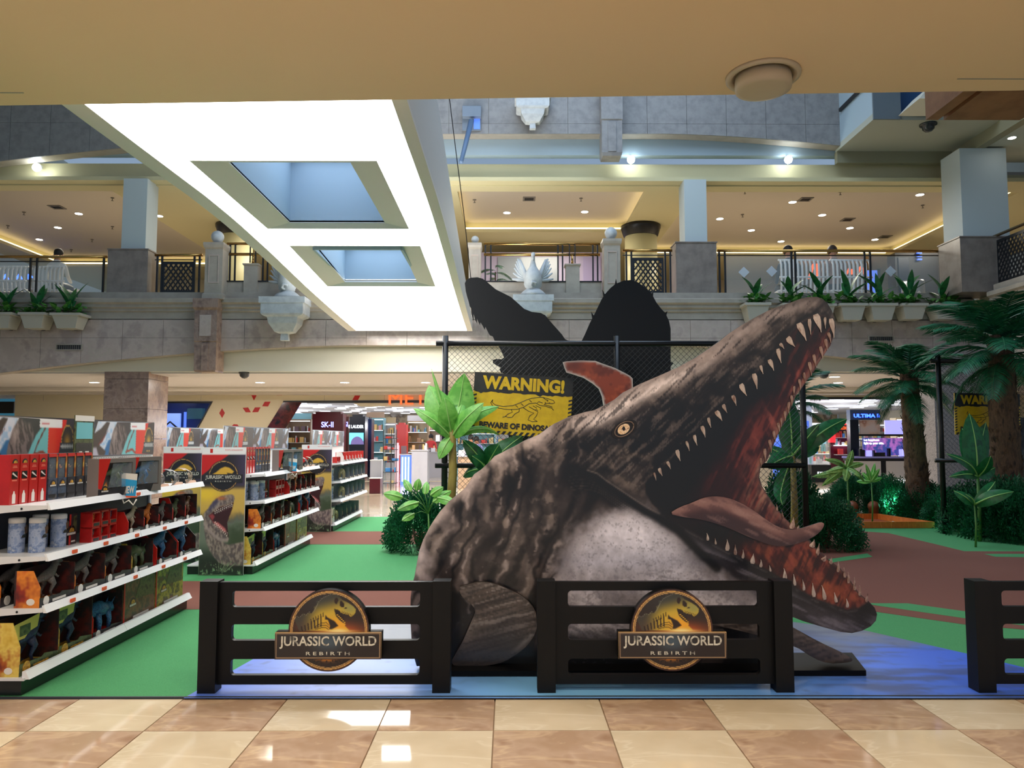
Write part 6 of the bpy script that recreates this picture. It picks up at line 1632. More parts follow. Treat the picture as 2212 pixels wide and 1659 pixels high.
# palms
def frond_mb(L, nl, droop, seed):
    r = random.Random(seed); m = MB(); pts = []
    for i in range(11):
        t = i / 10; pts.append(Vector((L * (t - .16 * t * t), 0, L * (.22 * t - droop * t * t))))
    m.tube(pts, [.012 * (1 - i / 11) + .003 for i in range(11)], 5)
    def at(t):
        f = t * 10; i = min(int(f), 9); return pts[i].lerp(pts[i + 1], f - i), (pts[i + 1] - pts[i]).normalized()
    for i in range(nl):
        t = .1 + .88 * i / nl; p, d = at(t)
        ll = L * .34 * math.sin(PI * (t * .86 + .10)) ** .7
        for s in (-1, 1):
            side = Vector((0, s, 0)); dd = (d * .62 + side * .72 + Vector((0, 0, -.20 + r.uniform(-.08, .1)))).normalized()
            T = p + dd * ll; w = d * L * .012
            mid = p + dd * ll * .5 + Vector((0, 0, ll * .05))
            b = len(m.v); m.v += [tuple(p - w * .6), tuple(p + w * .6), tuple(mid + w), tuple(T + Vector((0, 0, -ll * .1))), tuple(mid - w)]
            m.f += [(b, b + 1, b + 2, b + 4), (b + 4, b + 2, b + 3)]; m.m += [0, 0]
    return m
_fr = [frond_mb(1, 44, d, i).mesh('frond', M_frond) for i, d in enumerate((.45, .62, .8))]
def palm(px, Y, pytop, L, n, label, tiers=3, lean=0, r0=.13, seed=0):
    r = random.Random(seed); top = P(px, pytop, Y); x = top.x - lean
    t = thing('potted_palm', label, 'palm', (x, Y, .008))
    H = top.z
    prof = []
    for i in range(15):
        q = i / 14; prof.append(((x + lean * q), Y, H * q))
    part('trunk', MB().tube(prof, [r0 * (1.12 - .35 * i / 14) * (1 + .08 * (i % 2)) for i in range(15)], 14), M_trunk, t, True)
    m = MB()
    for i in range(130):
        q = r.uniform(.03, .97); a = r.uniform(0, 2 * PI); rr = r0 * (1.1 - .35 * q)
        c = Vector((x + lean * q + rr * math.cos(a), Y + rr * math.sin(a), H * q)); o = Vector((math.cos(a), math.sin(a), 0)); s = Vector((-math.sin(a), math.cos(a), 0))
        b = len(m.v); l = r.uniform(.07, .14)
        m.v += [tuple(c - s * .035), tuple(c + s * .035), tuple(c + s * .01 + o * .045 + Vector((0, 0, l))), tuple(c - s * .01 + o * .04 + Vector((0, 0, l)))]; m.f.append((b, b + 1, b + 2, b + 3)); m.m.append(0)
    part('bark_scales', m, M_trunk, t, kind='stuff')
    for i in range(n):
        tier = i / n; a = i * 2.39996 + seed
        el = .95 - 1.15 * tier + r.uniform(-.08, .08); l = L * (.72 + .3 * math.sin(PI * min(1, tier + .2)))
        z = H - .03 - .36 * tier * L / 1.0
        o = link('frond', _fr[0 if el > .4 else 1 if el > 0 else 2], t)
        o.matrix_local = Matrix.Translation((top.x - x + .03 * math.cos(a), .03 * math.sin(a), z)) @ Matrix.Rotation(a, 4, 'Z') @ Matrix.Rotation(-el, 4, 'Y') @ Matrix.Diagonal((l, l * 1.1, l, 1))
    return t
palm(1962, 14.2, 800, 1.2, 26, 'palm with shaggy brown trunk left of the second warning sign', lean=-.12, r0=.19, seed=1)
palm(2160, 11.6, 725, 1.3, 30, 'taller dark palm at the right edge with a thick trunk', lean=.0, r0=.21, seed=2)
palm(1700, 11.0, 850, .85, 18, 'palm mostly hidden behind the open jaw, fronds peeking out right', r0=.1, seed=4)
# broad leaf plants at the right
leafy('banana plant with upright leaf right of the open jaw', 1712, 1050, YFN + .35, [(0, 0, 1700, 850, .34, .2, .05), (0, 0, 1830, 905, .24, .1, .25), (0, 0, 1770, 915, .2, -.2, .1), (0, 0, 1655, 1010, .26, -.3, .12), (0, 0, 1770, 965, .2, .2, .12), (0, 0, 1650, 960, .2, .2, -.1), (0, 0, 1690, 1090, .2, -.4, -.3)], M_leafd, M_stem, .055, 'banana_plant', stem_top=985)
leafy('tall dark paddle leaf plant in front of the second warning sign', 2112, 1080, 11.2, [(0, 0, 2094, 893, .36, .1, .06), (0, 0, 2130, 912, .30, .2, -.06), (0, 0, 2044, 980, .16, -.2, .15), (0, 0, 2140, 985, .22, -.3, .1), (0, 0, 2078, 925, .3, .3, .08), (0, 0, 2150, 1010, .2, .1, .1), (0, 0, 2050, 1030, .14, -.1, .2)], M_leafd, M_stemg, .03, 'paddle_leaf_plant', stem_top=1030)
leafy('mottled yellow green leaf plant in front of the display counters', 1830, 1080, 13.0, [(0, 0, 1842, 972, .12, 0, .1), (0, 0, 1780, 992, .12, -.1, .15), (0, 0, 1866, 1002, .11, .1, .15), (0, 0, 1786, 1020, .12, .1, .1), (0, 0, 1858, 1030, .1, -.2, .1), (0, 0, 1826, 1040, .14, -.2, .1), (0, 0, 1754, 1030, .13, .1, -.1), (0, 0, 1775, 1050, .12, .2, .1), (0, 0, 1868, 1040, .12, .2, .1)], M_leafm, M_stemg, .02, 'mottled_plant', stem_top=1010)
leafy('small bright fan leaf plant among the right bed shrubs', 1882, 1070, 13.2, [(0, 0, 1870, 1002, .08, 0, .05), (0, 0, 1890, 1000, .08, .1, .05), (0, 0, 1900, 1012, .08, -.1, .05), (0, 0, 1862, 1020, .08, .1, .05), (0, 0, 1850, 1040, .1, .1, .1), (0, 0, 1905, 1032, .08, 0, .1)], M_leafb, M_stemg, .015, 'fan_leaf_plant', stem_top=1040)
leafy('low bright leaf plant beside the right green spotlight', 2105, 1120, 10.6, [(0, 0, 2086, 1068, .1, -.1, .15), (0, 0, 2150, 1040, .16, .1, .2), (0, 0, 2190, 1062, .2, -.3, .2), (0, 0, 2060, 1060, .16, .1, .1), (0, 0, 2130, 1060, .12, .2, .1)], M_leafd, M_stemg, .015, 'low_leaf_plant', stem_top=1090)
# green spotlights in the bed
for i, (px, py, e, c) in enumerate(((1918, 1112, 9, (.1, 1, .55)), (2096, 1138, 11, (.05, 1, .5)))):
    p = PZ(px, py, .05)
    t = thing('green_spotlight', 'small green garden spotlight in the shrubs, %s' % ('behind the sand box', 'near the right edge')[i], 'spotlight', (p.x, p.y - .12, .008))
    part('housing', MB().tube([(0, .0, .03), (0, .05, .07)], [.045, .05], 12), M_black, t, True, W=False)
    part('lens', MB().lathe([(.042, 0), (.03, .008), (.001, .01)], 12, (0, 0, 0)), mat('green_lens', (80, 255, 170), .4, emit=6), t, W=False, loc=(0, .052, .075), rot=(-.9, 0, 0))
    part('spike', MB().box(-.01, -.01, 0, .01, .01, .04), M_black, t, W=False)
    lamp('green_lamp', (p.x, p.y - .22, .28), e, .05, c, 'POINT')
# sand box
M_orangewood = mat('orange_wood', (206, 110, 40), .45, rgb2=[(190, 96, 34), (216, 124, 52)], scale=4, stretch=(6, 1, 1))
A = PZ(1815, 1141, .01); B = PZ(2020, 1141, .01)
ysb = A.y
t = thing('sand_box', 'low orange wooden play box beside the right bed', 'play box', ((A.x + B.x) / 2, ysb, .011))
hh = .115; xl, xr = A.x - .35, B.x; dd = 1.35
part('front_plank', MB().box(xl, ysb, .011, xr, ysb + .05, hh), M_orangewood, t)
part('back_plank', MB().box(xl, ysb + dd, .011, xr - .25, ysb + dd + .05, hh), M_orangewood, t)
part('side_plank', MB().hexa([(xr - .05, ysb + .05, .011), (xr, ysb + .05, .011), (xr - .25, ysb + dd, .011), (xr - .3, ysb + dd, .011)], [(xr - .05, ysb + .05, hh), (xr, ysb + .05, hh), (xr - .25, ysb + dd, hh), (xr - .3, ysb + dd, hh)]), M_orangewood, t)
part('side_plank', MB().box(xl, ysb + .05, .011, xl + .05, ysb + dd, hh), M_orangewood, t)
part('base_sheet', MB().box(xl + .05, ysb + .05, .011, xr - .3, ysb + dd, .02), mat('box_floor', (150, 70, 34), .7), t)
for px in (1842, 1888):
    p = P(px, 1118, ysb + dd + .12)
    solo('wooden_peg', 'round headed brown wooden peg behind the orange box, %s' % ('left one' if px == 1842 else 'right one'), 'peg', MB().lathe([(.09, .008), (.09, .2), (.105, .22), (.10, .28), (.06, .33), (.001, .345)], 14, (p.x, p.y, 0)), mat('peg_brown', (120, 62, 34), .5), (p.x, p.y, .008), True)
for px in (1855, 1935):
    p = PZ(px, 1132, .05)
    solo('stone_ball', 'small pale ball inside the orange box, %s' % ('left one' if px == 1855 else 'right one'), 'ball', MB().ball((p.x, ysb + .35, .055), .035, 10), M_pwhite, (p.x, ysb + .35, .02), True)
# dark printed creature board at the right edge behind the second fence
def paint_c(X, Y):
    q = Paint(X, Y, (62, 60, 66)); n = fbm(X / 8, Y / 12, 400, 4); q.mix((118, 112, 112), sst(.5, .66, n) * .8); q.mix((16, 16, 20), sst(.48, .34, n) * .9); return q.c
yc_ = Y2 + .5
t = thing('creature_board', 'dark printed creature board at the right edge behind the wire', 'cut-out board', (XX(2230, yc_, 950), yc_, .008))
board('printed_board', [XZ(a, b, yc_) for a, b in ((2180, 905), (2200, 900), (2240, 910), (2300, 900), (2320, 1060), (2188, 1062), (2182, 1010), (2175, 950))], .03, yc_, .03, [M_print, M_edge], t, paint_c, spaceY=yc_)
part('prop', MB().box(XX(2240, yc_) - .02, yc_ + .03, .008, XX(2240, yc_) + .02, yc_ + .1, 1.2), M_black, t)
# ------------------------------------------------------------------ department store front (Y = 27) and what shows inside
YS = 27.0
def s2(px, py, Y=YS): return XZ(px, py, Y)
zt_s = ZZ(838, YS) + .05
flo = .004
def clipf(x, Y=YS): return x
h_left = [(XX(-140, YS), .01), (XX(33, YS), .01), s2(33, 850), s2(-140, 850)]
h_win = [(XX(250, YS), .35), (XX(372, YS), .35), s2(458, 869), (XX(250, YS), s2(458, 869)[1])]
h_main = [(XX(512, YS), .01), (XX(1240, YS), .01), s2(1240, 878), s2(778, 878), s2(760, 869), s2(612, 869)]
h_right = [(XX(1690, YS), .01), (XX(2012, YS), .01), s2(2012, 858), s2(1690, 858)]
sw = thing('wall_front', 'cream department store front with slanted openings', 'structure', kind='structure'); del sw['category']
board('front_board', [(-19.9, .0), (19.9, .0), (19.9, zt_s), (-19.9, zt_s)], 0, YS, .25, [M_shopwall, M_shopwall], sw, holes=[h_left, h_win, h_main, h_right])
# joints of the stone cladding
for k, px in enumerate((92, 433, 700, 830, 990)):
    part('cladding_joint', MB().box(XX(px, YS) - .006, YS - .003, s2(px, 866)[1], XX(px, YS) + .006, YS, zt_s), M_mould, sw)
# dark reflective reveal of the main opening
m_rev = mat('dark_reflective_reveal', (50, 16, 20), .12, rgb2=[(92, 28, 30), (18, 12, 16)], scale=3)
part('slanted_reveal', MB().ext([s2(612, 869), s2(652, 869), s2(548, 1037), s2(508, 1037)], YS - .04, YS + .02), m_rev, sw)
part('head_trim', MB().ext([s2(612, 866), s2(1012, 864), s2(1012, 870), s2(612, 871)], YS - .03, YS + .01), M_dark, sw)
part('head_trim', MB().ext([s2(250, 868), s2(460, 867), s2(372, 1030), s2(369, 1030), s2(455, 871), s2(250, 871)], YS - .03, YS + .01), M_dark, sw)
part('head_trim', MB().ext([s2(1690, 858), s2(2016, 858), s2(2016, 863), s2(1690, 863)], YS - .03, YS + .01), M_dark, sw)
# red rhombus decals
def c8b(l): return [(340 + x * .2893, 800 + y * .2893) for x, y in l]
rh = [[(653, 185), (672, 152), (722, 152), (702, 187)], [(703, 188), (723, 154), (740, 190), (721, 225)], [(870, 150), (912, 150), (932, 187), (891, 187)], [(1062, 147), (1108, 147), (1087, 182)], [(1086, 186), (1108, 150), (1152, 150), (1130, 186)],
      [(1455, 223), (1474, 188), (1516, 188), (1497, 223)], [(1645, 139), (1686, 139), (1665, 174)], [(462, 320), (483, 283), (504, 318), (484, 356)], [(637, 280), (678, 277), (698, 313), (660, 313)], [(708, 313), (728, 277), (770, 276), (752, 312)],
      [(782, 268), (802, 234), (846, 234), (826, 270)], [(270, 492), (320, 492), (300, 528), (285, 528)], [(426, 462), (440, 447), (477, 447), (470, 462)], [(557, 415), (570, 402), (598, 404), (612, 422)]]
for i, r_ in enumerate(rh):
    pts = [s2(*c8b([q])[0]) for q in r_]
    c = np.mean(pts, 0)
    a_ = sum(pts[k][0] * pts[(k + 1) % len(pts)][1] - pts[(k + 1) % len(pts)][0] * pts[k][1] for k in range(len(pts)))
    if a_ > 0: pts = pts[::-1]
    part('red_decal', MB().ext(pts[::-1], YS - .008, YS - .001), M_red, sw)
# neon name
M_neon = mat('neon_red', (120, 10, 5), .4, emit=1.3, ecol=(255, 96, 44))
M_neong = mat('neon_halo_strip', (255, 60, 60), .4, emit=1.2, ecol=(255, 40, 40))
t = thing('shop_name', 'red glowing store lettering above the wide opening', 'sign', (XX(905, YS), YS, s2(905, 872)[1]))
x0, z1 = s2(840, 846, YS - .08); x1, z0 = s2(984, 874, YS - .08)
put_text('lettering', 'METRO', ((x0 + x1) / 2, YS - .07, (z0 + z1) / 2), x1 - x0, z1 - z0, M_neon, t, depth=.03, fat=.0)
part('light_strip', MB().box(x0, YS - .09, s2(900, 838)[1] - .0, x1, YS - .05, s2(900, 834)[1]), M_neong, t)
for xk in (x0 + .1, x1 - .1): part('bracket', MB().box(xk - .015, YS - .05, z0 + .05, xk + .015, YS - .0, z0 + .1), M_dark, t)
# interior shell
struct('ceiling_store', 'pale suspended ceiling of the store', MB().box(-19.9, YS + .25, s2(800, 866)[1] + .12, 19.9, 45.9, 3.35), mat('store_ceiling', (232, 234, 244), .7, rgb2=(206, 210, 226), scale=1.2), None)
M_storewall = mat('store_back_wall', (172, 156, 132), .4, rgb2=[(196, 180, 150), (120, 104, 92), (206, 200, 196)], scale=1.4, stretch=(1, 1, .6))
struct('wall_store', 'back wall of the store', MB().box(-19.9, 45.8, 0, 19.9, 46, 3.3), M_storewall)
zc_ = s2(800, 866)[1] + .12
# ceiling lights
r = random.Random(3)
lm = MB().box(-.3, -.3, -.012, .3, .3, 0).mesh('light_tile', mat('store_light', (240, 244, 255), .5, emit=3.2))
cl_ = thing('store_ceiling_lights', 'field of bright rectangular light tiles in the store ceiling', 'ceiling lights', (0, 36, zc_), kind='stuff')
mm_ = MB()
for iy in range(11):
    y = YS + .9 + iy * 1.55
    for ix in range(26):
        x = -16 + ix * 1.28 + (.6 if iy % 2 else 0) + r.uniform(-.2, .2)
        if r.random() < .2: continue
        mm_.box(x - .24, y - .2, zc_ - .015, x + .24, y + .2, zc_ - .001)
o = link('light_tiles', mm_.mesh('light_tiles', mat('store_light'), off=(0, 36, zc_)), cl_); o['kind'] = 'stuff'
# coloured goods helper
GOODS = [mat('goods_%d' % i, c, .35) for i, c in enumerate(((224, 70, 60), (240, 236, 230), (80, 150, 220), (226, 190, 120), (110, 90, 100), (236, 170, 186), (140, 210, 220), (190, 150, 110), (240, 214, 150), (236, 236, 244)))]
def goods(x0, x1, y0, y1, zs, seed, hmax=.16, dens=.72):
    r = random.Random(seed); m = MB()
    for z in zs:
        x = x0
        while x < x1 - .05:
            w = r.choice((.04, .06, .1, .2))
            if r.random() < dens:
                d = r.uniform(0, .08); m.box(x, y0 + d, z, x + w * .85, min(y1, y0 + d + .12), z + r.uniform(.4, 1) * hmax, r.randrange(10))
            x += w
    return m
def unit(name, label, px0, px1, Y, ztop, body, shelves=4, seed=0, cat='display', depth=.5, header=None, back=None):
    xa, xb = XX(px0, Y), XX(px1, Y)
    t = thing(name, label, cat, ((xa + xb) / 2, Y, .002))
    part('cabinet', MB().box(xa, Y, .002, xb, Y + depth, .45).box(xa, Y + depth - .04, .45, xb, Y + depth, ztop).box(xa, Y, .45, xa + .04, Y + depth - .04, ztop).box(xb - .04, Y, .45, xb, Y + depth - .04, ztop).box(xa, Y, ztop, xb, Y + depth, ztop + .06), body, t)
    zs = [.45 + (ztop - .45) * k / shelves for k in range(shelves)]
    for z in zs[1:]: part('shelf', MB().box(xa + .04, Y + .02, z - .02, xb - .04, Y + depth - .04, z), M_white, t)
    part('shelf_light', MB().box(xa + .05, Y + .02, ztop - .03, xb - .05, Y + .05, ztop - .005), M_whtext, t)
    for z in zs[1::2]: part('shelf_light', MB().box(xa + .05, Y + .012, z - .016, xb - .05, Y + .019, z - .002), M_whtext, t)
    part('merchandise', goods(xa + .06, xb - .06, Y + .05, Y + depth - .06, zs, seed, min(.3, (ztop - .45) / shelves * .8)), GOODS, t, kind='stuff')
    if header: part('header', MB().box(xa, Y - .02, ztop + .06, xb, Y + .06, ztop + .06 + header[1]), header[0], t)
    return t, xa, xb
M_maroon = mat('maroon_panel', (84, 12, 26), .25)
M_navy = mat('navy_panel', (14, 20, 40), .25)
M_bluelit = mat('blue_lit_panel', (90, 130, 240), .5, emit=.5, ecol=(90, 130, 255))
M_cyanlit = mat('cyan_screen', (120, 225, 240), .5, emit=1.3, ecol=(90, 215, 240))
M_bluetext = mat('blue_lit_text', (120, 130, 255), .5, emit=3, ecol=(140, 150, 255))
M_whtext = mat('white_lit_text', (240, 250, 255), .5, emit=2.2)
M_lilac = mat('lilac_lit_panel', (176, 170, 240), .5, emit=.8, ecol=(160, 160, 250))
M_counter = mat('white_counter', (176, 178, 190), .3)
# maroon tower
def tower(name, label, px0, px1, py, Y, body, txt=None, tpx=None, tm=None, depth=.6):
    xa, xb = XX(px0, Y), XX(px1, Y); zt = ZZ(py, Y)
    t = thing(name, label, 'display', ((xa + xb) / 2, Y, .002))
    part('tower_body', MB().box(xa, Y, .002, xb, Y + depth, zt), body, t)
    part('top_cap', MB().box(xa + .1, Y + .05, zt, xb - .1, Y + depth - .05, zt + .08), body, t)
    if txt:
        a, b, c, d = tpx
        x0, z1 = XZ(a, b, Y - .02); x1, z0 = XZ(c, d, Y - .02)
        put_text('lettering', txt, ((x0 + x1) / 2, Y - .001, (z0 + z1) / 2), x1 - x0, z1 - z0, tm, t, depth=.015, fat=.01)
    return t
tower('cosmetics_tower', 'maroon cosmetics tower with blue lit lettering', 675, 741, 894, 29.0, M_maroon, 'SK-II', (694, 911, 720, 923), M_bluetext)
tower('cosmetics_tower', 'brown mirrored column right of the maroon tower', 742, 754, 900, 29.8, mat('brown_mirror', (96, 66, 60), .15), 'SI', (745, 911, 751, 922), M_bluetext)
t = tower('cosmetics_tower', 'black cosmetics tower with white lettering and cyan screen', 755, 789, 900, 28.6, M_navy, 'E LAUDER', (753, 918, 785, 925), M_whtext)
a, b = XZ(755, 935, 28.6); c, d = XZ(785, 960, 28.6); part('screen', MB().box(a, 28.57, d, c, 28.6, b), M_cyanlit, t)
part('screen_shape', MB().ext([(a + .3 + .25 * math.cos(q), d + .3 * math.sin(q)) for q in np.linspace(PI, 0, 10)], 28.56, 28.57), mat('violet_print', (150, 140, 230), .5), t)
tower('cosmetics_tower', 'slim dark column with blue shelf lights beside the black tower', 791, 803, 905, 30.0, M_navy)
tower('lit_panel', 'tall blue lit panel behind the middle rack', 609, 617, 918, 27.8, M_bluelit, depth=.1)
tower('lit_panel', 'lilac lit board under the maroon tower', 679, 695, 938, 28.4, M_lilac, depth=.1)
tower('red_cabinet', 'tall bright red cabinet deep in the store', 856, 878, 917, 33.0, mat('bright_red_panel', (206, 40, 34), .4))
ZC = [('row of mixed perfume shelves at the left of the wide opening', 560, 612, 30.5), ('perfume shelves with white goods behind the middle rack', 617, 672, 31.5), ('glittering glass shelves right of the black tower', 792, 830, 33), ('warm goods shelves left of the tall red cabinet', 826, 855, 34), ('teal backed goods shelves right of the tall red cabinet', 880, 925, 34.5), ('goods shelves behind the banana plant stem', 926, 985, 34), ('goods shelves seen below the yellow warning sign', 986, 1070, 33.5), ('goods shelves hidden mostly behind the reptile back', 1071, 1160, 34)]
bodies = [mat('cab_gold', (206, 184, 140), .3), mat('cab_white', (226, 224, 224), .3), mat('cab_teal', (140, 196, 210), .3), mat('cab_brown', (176, 150, 126), .3)]
for i, (lab, a, b, Y) in enumerate(ZC):
    unit('goods_shelves', lab, a, b, Y, 2.15 + .1 * (i % 3), bodies[(i * 3) % 4], 4, 10 + i, header=(bodies[(i + 1) % 4], .25))
for i, (lab, a, b, Y, mt) in enumerate((('white sales counter left of the banana plant', 890, 924, 24.6, M_counter), ('blue lit cosmetics counter with white stripes', 866, 888, 25.2, M_bluelit), ('white counter with bottles behind the blue lit one', 905, 985, 29.5, M_counter), ('low table of colourful goods under the warning sign', 990, 1060, 23.0, mat('cab_brown')))):
    xa, xb = XX(a, Y), XX(b, Y); ht = 1.15 if i == 0 else 1.0
    t = thing('sales_counter', lab, 'counter', ((xa + xb) / 2, Y, .002))
    part('counter_body', MB().box(xa, Y, .002, xb, Y + .6, ht - .04), mt, t); part('counter_top', MB().box(xa - .03, Y - .03, ht - .04, xb + .03, Y + .63, ht), M_counter, t)
    part('merchandise', goods(xa, xb, Y + .1, Y + .4, [ht], 60 + i, .28), GOODS, t, kind='stuff')
    if i == 1:
        for k in range(3): part('lit_stripe', MB().box(xa + .05 + k * .1, Y - .01, .1, xa + .09 + k * .1, Y, ht - .1), M_whtext, t)
# white box and red stand right of the far rack
for i, (lab, a, b, y1, y0, mt, Y) in enumerate((('tall white display board beside the far rack', 801, 826, 995, 1034, M_counter, 21.5), ('dark red low box beside the far rack', 800, 823, 1034, 1064, M_maroon, 21.0))):
    xa, xb = XX(a, Y), XX(b, Y); z0, z1 = ZZ(y0, Y), ZZ(y1, Y)
    t = thing('display_block', lab, 'display', ((xa + xb) / 2, Y, .002)); 
    part('block', MB().box(xa, Y, .002 if i else .002, xb, Y + .35, z1), mt, t); part('block_edge', MB().box(xa - .01, Y - .01, z1, xb + .01, Y + .36, z1 + .02), M_white, t)
# wire stand
t = thing('wire_stand', 'tall thin metal wire stand right of the far rack', 'stand', (XX(842, 20.5), 20.5, .002))
for px in (829, 846, 857): part('upright', MB().tube([(XX(px, 20.5), 20.5, .002), (XX(px, 20.5), 20.5, 1.75)], .012, 6), M_wire, t)
for z in (.3, .6, .9, 1.2, 1.5): part('tier', MB().box(XX(829, 20.5), 20.5, z, XX(857, 20.5), 20.85, z + .015), M_wire, t)
part('goods', goods(XX(829, 20.5), XX(857, 20.5), 20.55, 20.8, (.315, .615, .915, 1.215, 1.515), 5, .12, .5), GOODS, t, kind='stuff')
tower('pink_banner', 'slim pale pink upright banner left of the blue counter', 855, 863, 962, 24.2, mat('pink_banner', (214, 170, 190), .5), depth=.05)
# left slanted show window: blue lit niche
t = thing('show_window_display', 'blue lit arch display inside the slanted left show window', 'display', (XX(390, 28), 28.2, .002))
part('back_panel', MB().box(XX(300, 28.2), 28.6, .002, XX(470, 28.2), 28.7, 3.0), mat('night_blue', (30, 50, 110), .3), t)
part('lit_board', MB().box(XX(347, 28.2), 28.2, .4, XX(389, 28.2), 28.3, ZZ(893, 28.2)), mat('pale_blue_lit', (150, 175, 240), .5, emit=.55, ecol=(120, 160, 255)), t)
ax, az = XZ(368, 948, 28.2); 
part('arch_outline', MB().tube([(ax + .33 * math.cos(q), 28.18, az - .1 + .5 * math.sin(q)) for q in np.linspace(PI, 0, 14)], .03, 6), M_navy, t, True)
part('chevron', MB().tube([XZ(352, 925, 28.2)[:1] + (28.18,) + XZ(352, 925, 28.2)[1:], XZ(368, 911, 28.2)[:1] + (28.18,) + XZ(368, 911, 28.2)[1:], XZ(384, 925, 28.2)[:1] + (28.18,) + XZ(384, 925, 28.2)[1:]], .035, 6), M_navy, t)
part('side_light', MB().box(XX(397, 28.2), 28.2, .3, XX(402, 28.2), 28.25, ZZ(890, 28.2)), M_bluelit, t)
part('hanging_box', MB().box(XX(404, 28.2), 28.2, ZZ(905, 28.2), XX(436, 28.2), 28.5, ZZ(882, 28.2)), mat('teal_glass'), t)
t = thing('left_window_panel', 'teal lit panel in the far left shop opening', 'display', (XX(0, 28), 28.0, .002))
part('panel', MB().box(XX(-130, 28), 28, .002, XX(33, 28), 28.1, 3.0), mat('teal_panel', (70, 140, 170), .4, emit=.25), t)
part('dark_header', MB().box(XX(-130, 28), 27.9, ZZ(893, 28), XX(33, 28), 28, ZZ(868, 28)), M_dark, t)
# ---- right hand store: counters and cabins
Yr = 27.6
def pbox(t, nm, px0, py0, px1, py1, Y, d, m): 
    x0, z1 = XZ(px0, py0, Y); x1, z0 = XZ(px1, py1, Y); return part(nm, MB().box(x0, Y, max(z0, .004), x1, Y + d, z1), m, t)
def ptext(t, txt, px0, py0, px1, py1, Y, m, fat=.01):
    x0, z1 = XZ(px0, py0, Y); x1, z0 = XZ(px1, py1, Y)
    return put_text('lettering', txt, ((x0 + x1) / 2, Y, (z0 + z1) / 2), x1 - x0, z1 - z0, m, t, depth=.01, fat=fat)
M_purple = mat('purple_screen', (70, 60, 130), .4, rgb2=[(40, 60, 120), (150, 90, 160), (50, 50, 110)], scale=1.6, emit=.9)
t = thing('cosmetics_counter', 'long cosmetics counter with purple screen behind the right palm', 'counter', (XX(1905, Yr), Yr, .002))
pbox(t, 'header_panel', 1836, 885, 1902, 907, Yr, .3, mat('steel_blue', (60, 80, 120), .3))
ptext(t, 'ULTIMA II', 1844, 894, 1900, 902, Yr - .002, mat('blue_neon', (60, 90, 255), .5, emit=4, ecol=(50, 90, 255)), .03)
pbox(t, 'side_post', 1836, 907, 1857, 985, Yr, .3, M_navy)
pbox(t, 'poster_panel', 1857, 908, 1902, 938, Yr + .05, .05, mat('poster_warm', (206, 196, 196), .5, rgb2=[(214, 190, 180), (170, 120, 100), (220, 214, 220)], scale=1.5))
pbox(t, 'poster_panel', 1911, 908, 1958, 938, Yr + .05, .05, M_lilac)
pbox(t, 'black_band', 1857, 938, 1958, 942, Yr, .2, M_dark)
pbox(t, 'screen', 1864, 946, 1958, 984, Yr, .06, M_purple)
ptext(t, 'Let happiness', 1866, 948, 1899, 954, Yr - .002, M_whtext); ptext(t, 'light up your skin.', 1866, 955, 1909, 961, Yr - .002, M_whtext)
pbox(t, 'counter_top', 1834, 986, 1960, 990, Yr - .5, .6, mat('lilac_top', (150, 150, 220), .2))
pbox(t, 'counter_front', 1838, 996, 1904, 1036, Yr - .45, .5, mat('cream_front', (206, 200, 196), .4)); pbox(t, 'counter_front', 1914, 996, 1960, 1036, Yr - .45, .5, mat('cream_front'))
pbox(t, 'dark_frame', 1834, 990, 1960, 996, Yr - .46, .5, M_dark); pbox(t, 'dark_frame', 1904, 996, 1914, 1044, Yr - .46, .5, M_dark)
ptext(t, 'KANEBO', 1922, 1036, 1962, 1041, Yr - .47, M_whtext)
xa, xb = XX(1845, Yr), XX(1955, Yr); part('bottles', goods(xa, xb, Yr - .4, Yr - .2, [ZZ(986, Yr - .5)], 77, .3, .6), [M_dark] * 5 + [M_pwhite, M_lilac, M_dark, M_navy, M_pwhite], t, kind='stuff')
t = thing('red_cabin', 'red lit cosmetics cabin left of the purple screen counter', 'display', (XX(1815, 28.6), 28.6, .002))
pbox(t, 'back_panel', 1792, 916, 1838, 1040, 28.9, .1, M_maroon)
pbox(t, 'side_panel', 1790, 916, 1805, 956, 28.6, .1, mat('red_lit', (226, 50, 60), .4, emit=.8, ecol=(255, 50, 60)))
pbox(t, 'lit_edge', 1792, 915, 1838, 918, 28.58, .05, M_neong); pbox(t, 'dark_header', 1805, 918, 1838, 930, 28.6, .1, M_dark)
ptext(t, 'REVLON', 1811, 921, 1828, 928, 28.59, M_neon)
xa, xb = XX(1806, 28.6), XX(1838, 28.6)
part('merchandise', goods(xa, xb, 28.65, 28.85, [ZZ(945, 28.6), ZZ(962, 28.6), ZZ(982, 28.6)], 81, .26), GOODS, t, kind='stuff')
for z in (945, 962, 982): part('shelf', MB().box(xa, 28.6, ZZ(z, 28.6) - .02, xb, 28.9, ZZ(z, 28.6)), M_whtext if z == 962 else M_white, t)
t = thing('glass_showcase', 'glass showcase of boxed perfume right of the black fence post', 'showcase', (XX(1770, 26.4), 26.4, .002))
xa, xb = XX(1750, 26.4), XX(1792, 26.4)
part('base', MB().box(xa, 26.4, .002, xb, 26.9, .6), M_dark, t); part('glass_box', MB().box(xa, 26.4, .6, xb, 26.9, 1.95), M_glass, t)
for z in (.62, 1.05, 1.5): part('glass_shelf', MB().box(xa + .02, 26.42, z, xb - .02, 26.88, z + .012), M_glass, t)
part('merchandise', goods(xa + .04, xb - .04, 26.5, 26.8, (.635, 1.065, 1.515), 91, .3), GOODS, t, kind='stuff')
ptext(t, 'KANEBO', 1766, 1019, 1792, 1025, 26.39, M_whtext)
t = thing('blue_banner', 'tall blue printed banner stand behind the open jaw', 'banner', (XX(1695, 25.5), 25.5, .002))
